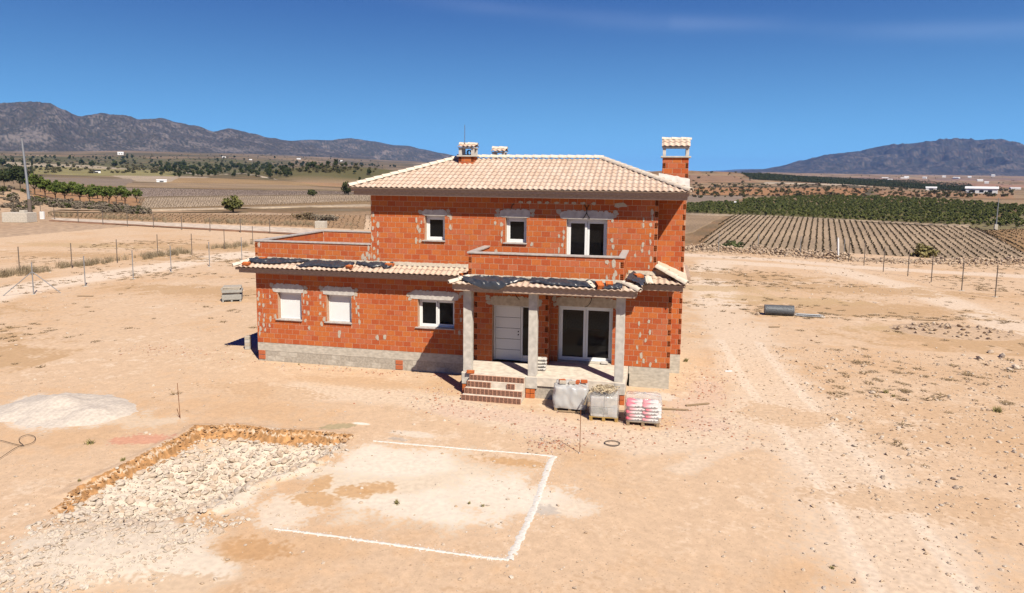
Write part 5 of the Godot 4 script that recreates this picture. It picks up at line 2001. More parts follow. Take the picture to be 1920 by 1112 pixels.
# ---------------------------------------------------------------- stones, gravel, weeds
func build_stones() -> void:
	# countable rocks of the dig
	var small := []
	var tint := []
	for k in 9500:
		var x := rng.randf_range(2.9, 8.0)
		var z := rng.randf_range(7.5, 16.2)
		var p := pit(x, z)
		var in_pit := p.y > 0.22 or (p.y > -0.7 and x > 5.0 and z > 8.0 and rng.randf() < 0.35 * (1.0 + p.y))
		var ramp := z > 12.4 and x < 7.6 - (z - 12.4) * 0.45 and noise_big.get_noise_2d(x * 30.0, z * 30.0) > -0.12
		if not in_pit and not ramp:
			continue
		var size := 0.025 + 0.15 * pow(rng.randf(), 4.5) + (0.035 * rng.randf() if in_pit else 0.0)
		small.append([size, x, z])
	for k in 1500:      # rubble fan in the corner of the plot
		var x := rng.randf_range(3.0, 7.4)
		var z := rng.randf_range(13.5, 17.5)
		small.append([0.02 + 0.08 * pow(rng.randf(), 2.5), x, z])
	small.sort_custom(func(a, b): return a[0] > b[0])
	var rest := []
	for k in small.size():
		var q: Array = small[k]
		var at := Vector3(q[1], plot_height(q[1], q[2]) + q[0] * 0.12, q[2])
		if k < 150:
			rock("limestone_rock", at, q[0] * 1.35, "pale broken limestone rock in the rubble of the pool dig", "rocks in the pool dig")
		else:
			rest.append(Transform3D(turned(q[0] * 1.2, rng.randf_range(0.6, 0.95)), at))
			tint.append(rock_tint())
	var o := copies("dig_rubble", rock_meshes[4], rest, tint)
	tag(o, "broken limestone rubble covering the floor and ramp of the dig", "rubble", "", "stuff")
	for q in [[445, 952, 0.42, "broad pale boulder at the foot of the dig slope"], [555, 893, 0.38, "rounded white boulder near the inner edge of the dig"], [128, 972, 0.26, "pale flat rock lying outside the dig rim"], [84, 991, 0.16, "small pale rock lying alone outside the dig"]]:
		var at := spot(q[0], q[1], -0.35 if q[0] > 300 else 0.0)
		at.y = plot_height(at.x, at.z) + 0.04
		rock("limestone_boulder", at, q[2], q[3], "")
	# clods of topsoil along the cut
	var clods := []
	var ct := []
	for k in 1900:
		var along := rng.randf()
		var x: float
		var z: float
		if along < 0.5:
			x = rng.randf_range(2.6, 3.35)
			z = rng.randf_range(7.5, 13.2)
		else:
			x = rng.randf_range(3.0, 7.7)
			z = rng.randf_range(7.2, 7.9)
		var p := pit(x, z)
		if p.y < -0.14 or p.y > 0.30:
			continue
		clods.append(Transform3D(turned(0.025 + 0.12 * pow(rng.randf(), 3.0), 0.7), Vector3(x, plot_height(x, z), z)))
		ct.append(Color(0.44, 0.24, 0.11).lerp(Color(0.56, 0.36, 0.20), rng.randf()))
	o = copies("soil_clods", rock_meshes[0], clods, ct)
	tag(o, "orange-brown clods of topsoil along the rim of the dig", "soil clods", "", "stuff")

	# stone pile on the yard
	var centre := spot(1790, 622)
	var hump := []
	for r in 17:
		var row := []
		for k in 17:
			var x := lerpf(-3.6, 3.6, k / 16.0)
			var z := lerpf(2.4, -2.4, r / 16.0)
			var d := Vector2(x / 3.4, z / 2.2).length()
			row.append(Vector3(x, 0.26 * pow(maxf(0.0, 1.0 - d), 1.1) + 0.04 * noise_fine.get_noise_2d(x * 12.0, z * 12.0) * maxf(0.0, 1.0 - d) - (0.02 if d < 1.0 else 0.1), z))
		hump.append(row)
	var heap := MB.new()
	heap.sheet(hump)
	var mound := put("earth_mound", heap, mat(0.60, 0.44, 0.305, 0.95, M.soft, Vector3(0.9, 0.9, 0.9)))
	mound.position = centre
	tag(mound, "low tan earth mound under the scattered field stones", "earth mound")
	for k in 95:
		var a := rng.randf() * TAU
		var r := sqrt(rng.randf())
		var at := centre + Vector3(cos(a) * r * 2.9, 0, sin(a) * r * 1.8)
		at.y = 0.26 * (1.0 - r) + rng.randf_range(0.0, 0.08)
		rock("field_stone", at, rng.randf_range(0.10, 0.32), "tan field stone in the low pile on the stony yard", "stones of the low pile", true)
	for q in [[1858, 662, 0.42], [1878, 670, 0.5], [1905, 690, 0.36], [1893, 694, 0.3], [1636, 738, 0.26], [1420, 591, 0.3], [1838, 674, 0.4]]:
		rock("yard_stone", spot(q[0], q[1]) + Vector3(0, 0.05, 0), q[2], "pale stone lying alone on the gravelly yard", "single stones on the yard")
	# berm of dumped stones along the far edge
	var line := [[1285, 468], [1360, 470], [1450, 476], [1550, 484], [1640, 489], [1740, 492], [1830, 493], [1960, 494]].map(func(q): return spot(q[0], q[1]))
	var piled := []
	for k in 3300:
		var f := rng.randf() * (line.size() - 1)
		var j := int(f)
		var p: Vector3 = (line[j] as Vector3).lerp(line[j + 1], f - j)
		var off := rng.randfn(0, 1.0)
		var tall := 0.75 if f < 3.5 else (0.35 if f < 5.2 else 0.5)
		p += Vector3(rng.randfn(0, 0.3), 0, off)
		p.y = maxf(0.0, tall * (1.0 - absf(off) / 1.7)) * rng.randf_range(0.4, 1.0) * (0.7 + 0.9 * noise_big.get_noise_2d(p.x * 30.0, p.z * 10.0) + 0.2) + 0.03
		p.y += minf(0.0, height(p.x, p.z))
		piled.append([0.10 + 0.38 * pow(rng.randf(), 2.4), p])
	piled.sort_custom(func(a, b): return a[0] > b[0])
	rest = []
	tint = []
	for k in piled.size():
		if k < 120:
			rock("berm_stone", piled[k][1], piled[k][0], "tan limestone chunk in the long stone berm before the vineyard", "stones of the long berm", true)
		else:
			rest.append(Transform3D(turned(piled[k][0], 0.85), piled[k][1]))
			tint.append(rock_tint().lerp(Color(0.55, 0.38, 0.24), 0.62))
	o = copies("berm_rubble", rock_meshes[2], rest, tint)
	tag(o, "dumped limestone rubble forming the berm before the vineyard", "rubble", "", "stuff")

	# gravel over the plot
	rest = []
	tint = []
	var drive := [[1760, 1160], [1620, 930], [1510, 800], [1440, 720], [1392, 650]].map(func(q): return spot(q[0], q[1]))
	for k in 60000:
		var x := rng.randf_range(-7.0, 33.0)
		var z := rng.randf_range(-8.5, 18.0)
		var dense := noise_big.get_noise_2d(x * 14.0 + 40.0, z * 14.0) + 0.4 * noise_fine.get_noise_2d(x * 14.0, z * 14.0)
		var keep := 0.16 + 0.5 * smoothstep(0.0, 0.4, dense)
		var near := 99.0
		for j in drive.size() - 1:
			var a: Vector3 = drive[j]
			var ab: Vector3 = drive[j + 1] - a
			var f := clampf((Vector3(x, 0, z) - a).dot(ab) / ab.length_squared(), 0.0, 1.0)
			near = minf(near, (Vector3(x, 0, z) - a - ab * f).length())
		keep += 0.9 * smoothstep(2.8, 0.9, near)
		if x > 21.5 and z < 8.0:
			keep += 0.55
		if rng.randf() > keep or (x > -0.2 and x < 17.3 and z < 2.4) or Vector2((x + 2.6) / 2.9, (z - 7.1) / 1.9).length() < 1.0:
			continue
		var p := pit(x, z)
		if p.y > 0.0:
			continue
		var size := 0.008 + 0.030 * pow(rng.randf(), 3.5) + (0.09 * pow(rng.randf(), 12.0))
		if x > 21.5 and z < 8.0:
			size *= 1.5
		rest.append(Transform3D(turned(size * 1.3, 0.75), Vector3(x, plot_height(x, z) + size * 0.1, z)))
		tint.append(rock_tint().lerp(Color(0.55, 0.37, 0.22), rng.randf() * 0.7))
	o = copies("gravel", rock_meshes[0], rest, tint)
	tag(o, "loose gravel and pebbles scattered over the building plot", "gravel", "", "stuff")
	# coarser stones farther out
	rest = []
	tint = []
	for k in 22000:
		var x := rng.randf_range(-42.0, 66.0)
		var z := rng.randf_range(-56.0, 14.0)
		if NEAR.has_point(Vector2(x, z)) or (x > -1 and x < 18 and z < 0 and z > -8):
			continue
		var d := Vector2(x - EYE.x, z - EYE.z).length()
		if d > 86.0:
			continue
		var dense := noise_big.get_noise_2d(x * 6.0 + 40.0, z * 9.0) + 0.3 * noise_fine.get_noise_2d(x * 8.0, z * 8.0)
		if rng.randf() > 0.12 + 0.9 * smoothstep(0.02, 0.35, dense) * (1.3 if x > 18.0 else 0.6):
			continue
		var size := 0.03 + 0.10 * pow(rng.randf(), 3.0)
		rest.append(Transform3D(turned(size * 1.5, 0.7), Vector3(x, size * 0.1, z)))
		tint.append(rock_tint().lerp(Color(0.52, 0.34, 0.20), rng.randf() * 0.8))
	o = copies("field_gravel", rock_meshes[1], rest, tint)
	tag(o, "small stones strewn over the bare field round the plot", "gravel", "", "stuff")
	# broken brick chips and mortar lumps about the house
	rest = []
	tint = []
	for k in 3000:
		var c: Array = [[17.7, 1.2, 0.8, 1.6], [18.2, -1.5, 0.6, 1.2], [17.6, 3.8, 1.2, 0.7], [14.4, 5.2, 1.6, 0.6], [11.2, 4.0, 2.2, 0.6], [9.2, 2.8, 0.9, 0.9], [13.4, 6.4, 0.4, 0.3], [2.0, -0.2, 0.1, 0.1], [4.5, 0.5, 3.5, 0.25], [-4.5, -0.5, 1.4, 0.5]][rng.randi() % 10]
		var x: float = rng.randfn(c[0], c[2])
		var z: float = rng.randfn(c[1], c[3])
		if (x > -0.05 and x < 16.75 and z < 0.06) or (x > 9.4 and x < 15.3 and z < 3.1) or (x > 16.0 and x < 17.2 and z < -2.2) or not NEAR.has_point(Vector2(x, z)):
			continue
		var size := 0.018 + 0.065 * pow(rng.randf(), 2.6)
		rest.append(Transform3D(turned(size * 1.4, 0.6), Vector3(x, plot_height(x, z) + size * 0.1, z)))
		tint.append([Color(0.52, 0.24, 0.15), Color(0.64, 0.48, 0.40), Color(0.68, 0.58, 0.49), Color(0.58, 0.36, 0.27)][rng.randi() % 4])
	o = copies("brick_chips", rock_meshes[2], rest, tint)
	tag(o, "broken brick chips and mortar crumbs strewn round the house", "rubble", "", "stuff")


func tuft_mesh(n: int, h: float, spread: float, wide: float, a: Color, b: Color) -> ArrayMesh:
	var mb := MB.new()
	for k in n:
		var g := rng.randf() * TAU
		var lean := Vector3(cos(g), 0, sin(g)) * spread * rng.randf_range(0.2, 1.0)
		var side := Vector3(-sin(g), 0, cos(g)) * wide * rng.randf_range(0.6, 1.2)
		var hh := h * rng.randf_range(0.5, 1.0)
		var root := Vector3(rng.randfn(0, spread * 0.25), -0.02, rng.randfn(0, spread * 0.25))
		var mid := root + lean * 0.4 + Vector3.UP * hh * 0.6
		var c := a.lerp(b, rng.randf())
		mb.quad(root - side, root + side, mid + side * 0.7, mid - side * 0.7, c)
		mb.tri(mid - side * 0.7, mid + side * 0.7, root + lean + Vector3.UP * hh, c)
	return mb.mesh(M.leaf)


func build_weeds() -> void:
	var straw := tuft_mesh(30, 0.6, 0.34, 0.009, Color(0.24, 0.19, 0.12), Color(0.40, 0.32, 0.22))
	var low := tuft_mesh(24, 0.075, 0.24, 0.017, Color(0.20, 0.145, 0.08), Color(0.36, 0.26, 0.15))
	var green := tuft_mesh(34, 0.16, 0.16, 0.013, Color(0.20, 0.18, 0.07), Color(0.30, 0.25, 0.11))
	var places := []
	for k in 520:           # dry grass in the old fence line
		var f := rng.randf()
		var x := lerpf(-70, 470, f)
		var p := spot(x, lerpf(521, 460, clampf((x + 0.0) / 480.0, -0.2, 1.0)) - rng.randf() * 5.0)
		p += Vector3(rng.randfn(0, 0.45), 0, rng.randfn(0, 0.45))
		if noise_big.get_noise_2d(p.x * 9.0, p.z * 9.0) < -0.12:
			continue
		places.append(Transform3D(Basis(Vector3.UP, rng.randf() * TAU).scaled(Vector3.ONE * rng.randf_range(0.5, 1.35)), p))
	for k in 480:           # and along the pale road
		var x := rng.randf_range(90, 690)
		var p := land(x, lerpf(405, 428, (x - 90.0) / 600.0) + rng.randfn(0, 1.6))
		if noise_big.get_noise_2d(p.x * 4.0, p.z * 4.0) < 0.0:
			continue
		places.append(Transform3D(Basis(Vector3.UP, rng.randf() * TAU).scaled(Vector3.ONE * rng.randf_range(0.8, 1.7)), p))
	var o := copies("dry_grass", straw, places, [])
	tag(o, "dry straw-coloured grass along the old fence line and the pale road", "grass", "", "stuff")
	places = []
	for k in 42000:
		var x := rng.randf_range(-44.0, 66.0)
		var z := rng.randf_range(-58.0, 16.0)
		if (x > -0.5 and x < 17.5 and z < 4.0 and z > -7.0) or Vector2(x - EYE.x, z - EYE.z).length() > 92.0:
			continue
		if x > 15.0 and x < 22.5 and z > -16.0:
			continue
		var dense := noise_big.get_noise_2d(x * 5.0 - 70.0, z * 11.0) + 0.35 * noise_fine.get_noise_2d(x * 6.0, z * 10.0)
		if rng.randf() > 0.02 + 0.6 * smoothstep(0.08, 0.42, dense):
			continue
		if NEAR.has_point(Vector2(x, z)) and (rng.randf() > (0.75 if x > 22.0 else 0.20) or (x > 2.0 and x < 15.5 and z > 4.0)):
			continue
		places.append(Transform3D(Basis(Vector3.UP, rng.randf() * TAU).scaled(Vector3(1.0, rng.randf_range(0.5, 1.2), 1.0) * rng.randf_range(0.6, 1.6)), Vector3(x, surface_height(x, z), z)))
	o = copies("withered_weeds", low, places, [])
	tag(o, "low withered weeds in patches over the bare field", "weeds", "", "stuff")
	for q in [[1660, 737, 1.3], [1674, 744, 0.8], [1870, 772, 1.7], [168, 833, 1.2], [230, 865, 0.8], [880, 945, 0.5], [905, 950, 0.5], [745, 945, 0.9], [150, 905, 0.6], [1285, 678, 1.4], [560, 684, 0.5], [1560, 1066, 0.5]]:
		var p := spot(q[0], q[1])
		p.y = surface_height(p.x, p.z)
		var t := put("weed_clump", green)
		t.transform = Transform3D(Basis(Vector3.UP, rng.randf() * TAU).scaled(Vector3.ONE * q[2] * 0.9), p)
		tag(t, "small green-yellow weed clump growing alone on the bare ground", "weed", "single weed clumps")


# ---------------------------------------------------------------- trees
func crown_into(mb: MB, centre: Vector3, size: Vector3, clumps: int, per: int, leaf: float, dark: Color, light: Color, tight := 1.0) -> void:
	for k in clumps:
		var d := Vector3(rng.randfn(), rng.randfn(), rng.randfn()).normalized()
		var c := centre + d * size * pow(rng.randf(), 0.5) * 0.78
		var r := size * rng.randf_range(0.22, 0.42) * tight
		var tone := dark.lerp(light, rng.randf())
		for j in per:
			var e := Vector3(rng.randfn(), rng.randfn(), rng.randfn()).normalized()
			var p := c + e * r * pow(rng.randf(), 0.4)
			var a := Vector3(rng.randfn(), rng.randfn(), rng.randfn()).normalized() * leaf * rng.randf_range(0.6, 1.2)
			var b := a.cross(Vector3(rng.randfn(), rng.randfn(), rng.randfn()).normalized()).normalized() * leaf * 0.6
			mb.quad(p - a - b, p + a - b, p + a + b, p - a + b, tone.lerp(light, rng.randf() * 0.3))


func crown(parent: Node3D, called: String, centre: Vector3, size: Vector3, clumps: int, per: int, leaf: float, dark: Color, light: Color, tight := 1.0) -> void:
	var mb := MB.new()
	crown_into(mb, centre, size, clumps, per, leaf, dark, light, tight)
	put(called, mb, M.leaf, parent)


func trunk(parent: Node3D, h: float, r: float, limbs: int, spread: float) -> void:
	var mb := MB.new()
	mb.tube([Vector3(0, -0.1, 0), Vector3(0.05, h * 0.5, 0), Vector3(0, h, 0.04)], r, r * 0.7, 7)
	for k in limbs:
		var a := TAU * k / limbs + rng.randf()
		mb.tube([Vector3(0, h * 0.85, 0), Vector3(cos(a) * spread * 0.5, h * 1.25, sin(a) * spread * 0.5), Vector3(cos(a) * spread, h * 1.7, sin(a) * spread)], r * 0.55, r * 0.2, 5)
	put("trunk", mb, M.bark, parent)


func build_trees() -> void:
	var green := Color(0.050, 0.085, 0.018)
	var bright := Color(0.15, 0.19, 0.045)
	var proto := []
	for k in 4:
		var t := Node3D.new()
		trunk(t, 1.35, 0.14, 5, 0.9)
		crown(t, "crown", Vector3(0, 2.75, 0), Vector3(1.9, 1.35, 1.9), 44, 30, 0.13, green, bright, 0.62)
		proto.append(t)
	for q in [[65, 366], [85, 370.5], [104, 375.5], [122, 378.5], [150, 380.5], [168, 383], [193.5, 381], [205, 384], [218, 381], [235, 383.5], [256, 380.5], [92, 364], [120, 366], [135, 368], [152, 370], [174, 374], [183, 373.5], [199, 375], [76, 361], [108, 361], [141, 364], [228, 377]]:
		var p := land(q[0], q[1], 150.0)
		var t: Node3D = proto[rng.randi() % 4].duplicate()
		t.name = numbered("almond_tree")
		add_child(t)
		t.position = p
		t.rotation.y = rng.randf() * TAU
		t.scale = Vector3.ONE * rng.randf_range(0.9, 1.12) * (1.0 if q[1] > 369 else 1.08)
		tag(t, "leafy almond tree in the orchard rows behind the metal pole", "tree", "almond trees behind the pole")
	for t in proto:
		t.free()
	# single trees
	for q in [["pine_tree", "dense dark pine tree beside the tall metal pole", 38, 356, Vector3(3.6, 3.7, 3.6), 3.0, Color(0.022, 0.040, 0.016), Color(0.06, 0.075, 0.030), 60], ["pine_tree", "pine tree standing behind the scrub bank near the picture edge of the orchard", 8, 352, Vector3(3.0, 2.6, 3.0), 2.4, Color(0.028, 0.046, 0.016), Color(0.07, 0.085, 0.03), 40], ["field_tree", "round olive-green tree standing alone between the vine fields", 437, 399, Vector3(2.1, 1.5, 2.0), 0.9, Color(0.085, 0.095, 0.03), Color(0.20, 0.20, 0.07), 30], ["field_bush", "dark round bush on the bank between two vine fields", 586, 368, Vector3(1.9, 1.3, 1.9), 0.4, Color(0.04, 0.055, 0.02), Color(0.09, 0.10, 0.04), 22], ["field_tree", "dark tree just beyond the upper eave corner of the villa", 653, 366, Vector3(2.8, 2.8, 2.8), 1.0, Color(0.035, 0.05, 0.018), Color(0.09, 0.10, 0.04), 30]]:
		var t := thing(q[0], q[1], "tree", land(q[2], q[3], 110.0), rng.randf())
		trunk(t, q[5], 0.17, 4, 0.7)
		crown(t, "crown", Vector3(0, float(q[5]) + q[4].y * 0.75, 0), q[4], q[8], 50, 0.24, q[6], q[7])
	for q in [["low green bush growing behind the stone berm beside the villa", 1375, 458, Vector3(1.9, 0.8, 1.4), Color(0.04, 0.065, 0.03), Color(0.10, 0.12, 0.05)], ["sparse yellowish bush growing in the stone berm before the vine rows", 1738, 483, Vector3(1.6, 0.9, 1.2), Color(0.17, 0.15, 0.06), Color(0.32, 0.28, 0.12)], ["grey-brown scrub mound between the pale road and the dotted vines", 610, 414, Vector3(3.4, 0.8, 1.8), Color(0.16, 0.13, 0.09), Color(0.26, 0.22, 0.17)], ["olive-brown scrub mound beside the pale road near the terrace", 575, 412, Vector3(3.0, 0.9, 1.6), Color(0.15, 0.11, 0.06), Color(0.24, 0.18, 0.11)]]:
		var at := spot(q[1], q[2]) if q[1] > 1000 else land(q[1], q[2])
		if q[1] > 1000:
			at.z -= 0.8
			at.y = height(at.x, at.z)
		var t := thing("bush", q[0], "bush", at)
		crown(t, "foliage", Vector3(0, q[3].y * 0.6, 0), q[3], 22, 40, 0.13, q[4], q[5])
		var mb := MB.new()
		for k in 5:
			mb.tube([Vector3(rng.randfn(0, 0.1), -0.05, rng.randfn(0, 0.1)), Vector3(rng.randfn(0, 0.4), q[3].y * 0.7, rng.randfn(0, 0.4))], 0.03, 0.012, 4)
		put("stem", mb, M.bark, t)
	# scrub on the bank by the pole
	var low := MB.new()
	crown_into(low, Vector3(0, 0.35, 0), Vector3(0.8, 0.5, 0.8), 7, 22, 0.12, Color(1, 1, 1), Color(0.8, 0.8, 0.8))
	var shrub := low.mesh(M.leaf)
	var places := []
	var tint := []
	for k in 280:
		var x := rng.randf_range(-30, 278)
		var y := rng.randf_range(350, 400) if x < 62 else lerpf(378, 398, clampf((x - 62) / 200.0, 0, 1)) + rng.randfn(0, 3.5)
		var p := land(x, y)
		if x < 62 and noise_fine.get_noise_2d(p.x * 2.0, p.z * 2.0) < -0.1:
			continue
		places.append(Transform3D(Basis(Vector3.UP, rng.randf() * TAU).scaled(Vector3.ONE * rng.randf_range(0.6, 1.6)), p))
		tint.append(Color(0.15, 0.125, 0.095).lerp(Color(0.30, 0.25, 0.19), rng.randf()) if rng.randf() < 0.8 else Color(0.08, 0.09, 0.03))
	var o := copies("scrub", shrub, places, tint)
	tag(o, "grey-brown scrub covering the bank below the almond orchard", "scrub", "", "stuff")

	# pines and evergreens of the wooded belts
	var pines := []
	for k in 4:
		var mb := MB.new()
		crown_into(mb, Vector3(0, 4.2, 0), Vector3(2.9, 3.4, 2.9), 16, 22, 0.62, Color(0.022, 0.038, 0.014), Color(0.075, 0.09, 0.032))
		mb.tube([Vector3(0, -0.4, 0), Vector3(0, 3.5, 0)], 0.22, 0.14, 5, Color(0.08, 0.06, 0.04))
		pines.append(mb.mesh(M.leaf))
	var count := 0
	for belt in [[300, 545, 311, 333, 150], [0, 300, 296, 318, 50], [560, 745, 309, 314, 42], [480, 620, 308, 322, 30], [120, 700, 292, 304, 26], [0, 60, 316, 345, 8], [640, 700, 318, 340, 4]]:
		for k in belt[4]:
			var p := land(rng.randf_range(belt[0], belt[1]), rng.randf_range(belt[2], belt[3]), 240.0)
			var r := Vector2(p.x - EYE.x, p.z - EYE.z).length()
			var t := put("evergreen_tree", pines[rng.randi() % 4])
			t.transform = Transform3D(Basis(Vector3.UP, rng.randf() * TAU).scaled(Vector3(1, rng.randf_range(0.8, 1.25), 1) * rng.randf_range(0.45, 0.95) * clampf(r / 800.0, 0.75, 1.3)), p)
			tag(t, "dark evergreen tree in the wooded belts below the bare mountains", "tree", "evergreens below the mountains")
			count += 1
	# the green orchard behind the vineyard
	var rows := []
	for k in 3:
		var mb := MB.new()
		crown_into(mb, Vector3(0, 2.0, 0), Vector3(1.7, 1.15, 1.7), 14, 22, 0.28, Color(0.085, 0.105, 0.030), Color(0.19, 0.205, 0.062))
		mb.tube([Vector3(0, -0.3, 0), Vector3(0, 1.4, 0)], 0.13, 0.10, 5, Color(0.10, 0.07, 0.05))
		rows.append(mb.mesh(M.leaf))
	var far := []
	var a := land(1290, 401, 150.0)
	var b := land(1560, 413, 150.0)
	var side := Vector3(b.x - a.x, 0, b.z - a.z).normalized()
	var deep := Vector3(side.z, 0, -side.x)
	for i in range(-9, 71):
		for j in range(0, 58):
			var p := a + side * (i * 4.4 + rng.randfn(0, 0.35)) + deep * (2.0 + j * 3.9 + rng.randfn(0, 0.35))
			var d := Vector2(p.x - EYE.x, p.z - EYE.z).length()
			var az := rad_to_deg(atan2(p.x - EYE.x, -(p.z - EYE.z)))
			if d > (430.0 if az < 6.0 else 520.0 - maxf(0.0, az - 16.0) * 14.0) or az > 24.5 or rng.randf() < 0.05:
				continue
			if rng.randf() < 0.25 * smoothstep(420.0, 500.0, d):
				continue
			p.y = height(p.x, p.z)
			far.append([d, p])
	far.sort_custom(func(m, n): return m[0] < n[0])
	var mass := []
	for k in far.size():
		var tr := Transform3D(Basis(Vector3.UP, rng.randf() * TAU).scaled(Vector3.ONE * rng.randf_range(0.5, 0.8)), far[k][1])
		if k < 290:
			var t := put("orchard_tree", rows[rng.randi() % 3])
			t.transform = tr
			tag(t, "small green orchard tree in the dense plantation behind the vineyard", "tree", "orchard trees behind the vineyard")
		else:
			mass.append(tr)
	o = copies("orchard", rows[0], mass, [])
	tag(o, "dense green plantation of small trees receding behind the vineyard", "orchard", "", "stuff")
	# thin yellowish orchard on the terraces and the dark one on the ridge
	mass = []
	tint = []
	var thin := MB.new()
	crown_into(thin, Vector3(0, 1.8, 0), Vector3(1.7, 1.2, 1.7), 9, 10, 0.34, Color(0.9, 0.9, 0.9), Color(1, 1, 1))
	var thin_mesh := thin.mesh(M.leaf)
	for k in 520:
		var x := rng.randf_range(1296, 1900)
		var y := rng.randf_range(346, 371)
		var p := land(x, y, 480.0)
		places = []
		mass.append(Transform3D(Basis(Vector3.UP, rng.randf() * TAU).scaled(Vector3.ONE * rng.randf_range(0.4, 0.85)), p))
		tint.append(Color(0.17, 0.11, 0.05).lerp(Color(0.10, 0.075, 0.045), rng.randf()) if noise_big.get_noise_2d(p.x, p.z * 2.0) > -0.05 else Color(0.10, 0.11, 0.035))
	o = copies("terrace_orchard", thin_mesh, mass, tint)
	tag(o, "thin brownish fruit trees and scrub on the terraces above the plantation", "orchard", "", "stuff")
	mass = []
	tint = []
	for i in 95:
		for j in 16:
			var f := i / 94.0
			var x := lerpf(1392, 1815, f)
			var ridge := lerpf(325.5, 345, pow(f, 1.1))
			var y := ridge + 1.0 + j * lerpf(0.75, 1.1, f)
			var p := land(x + j * 1.4, y, 640.0)
			mass.append(Transform3D(Basis(Vector3.UP, rng.randf() * TAU).scaled(Vector3.ONE * rng.randf_range(0.9, 1.3)), p))
			tint.append(Color(0.045, 0.065, 0.03).lerp(Color(0.07, 0.085, 0.04), rng.randf()))
	o = copies("ridge_orchard", thin_mesh, mass, tint)
	tag(o, "dark rows of an orchard on the ridge below the flat-topped mountain", "orchard", "", "stuff")
	# bushes dotting the country
	mass = []
	tint = []
	for k in 1100:
		var lft := rng.randf() < 0.7
		var p := land(rng.randf_range(0, 720) if lft else rng.randf_range(1300, 1920), rng.randf_range(290, 326) if lft else rng.randf_range(324, 372), 420.0)
		mass.append(Transform3D(Basis(Vector3.UP, rng.randf() * TAU).scaled(Vector3.ONE * rng.randf_range(0.5, 1.5)), p - Vector3(0, 0.5, 0)))
		tint.append(Color(0.06, 0.065, 0.025).lerp(Color(0.14, 0.12, 0.06), rng.randf()))
	o = copies("distant_shrubs", thin_mesh, mass, tint)
	tag(o, "dark shrubs dotted over the dry country below the mountains", "shrubs", "", "stuff")


# ---------------------------------------------------------------- fields and vines
func field(called: String, label: String, corners: Array, col: Color, lift: float, from := 80.0, rough := 0.15) -> Array:
	var c := corners.map(func(q): return land(q[0], q[1], from))
	var g := []
	var cols := []
	var n := 28
	for r in n + 1:
		var line := []
		var lc := []
		for k in n + 1:
			var p: Vector3 = (c[3] as Vector3).lerp(c[2], k / float(n)).lerp((c[0] as Vector3).lerp(c[1], k / float(n)), r / float(n))
			if r == 0 or r == n or k == 0 or k == n:
				p += Vector3(noise_fine.get_noise_2d(p.x * 0.7, p.z * 0.7), 0, noise_fine.get_noise_2d(p.z * 0.7, p.x * 0.7)) * lift * 10.0
			p.y = height(p.x, p.z) + (lift if r > 0 and r < n and k > 0 and k < n else -0.1)
			line.append(p)
			var s := 1.0 + rough * noise_fine.get_noise_2d(p.x * 0.6, p.z * 0.6) * 2.0
			lc.append(Color(col.r * s, col.g * s, col.b * s))
		g.append(line)
		cols.append(lc)
	var mb := MB.new()
	mb.sheet(g, cols)
	struct(put(called, mb, M.far)).set_meta("label", label)
	return c


func vine_mesh(col: Color, s: float) -> ArrayMesh:
	var mb := MB.new()
	crown_into(mb, Vector3(0, 0.4 * s, 0), Vector3(0.42, 0.36, 0.42) * s, 4, 5, 0.17 * s, col, col * 1.5)
	mb.tube([Vector3(0, -0.1, 0), Vector3(0.03, 0.45 * s, 0)], 0.06 * s, 0.04 * s, 4, Color(0.07, 0.045, 0.03))
	return mb.mesh(M.leaf)


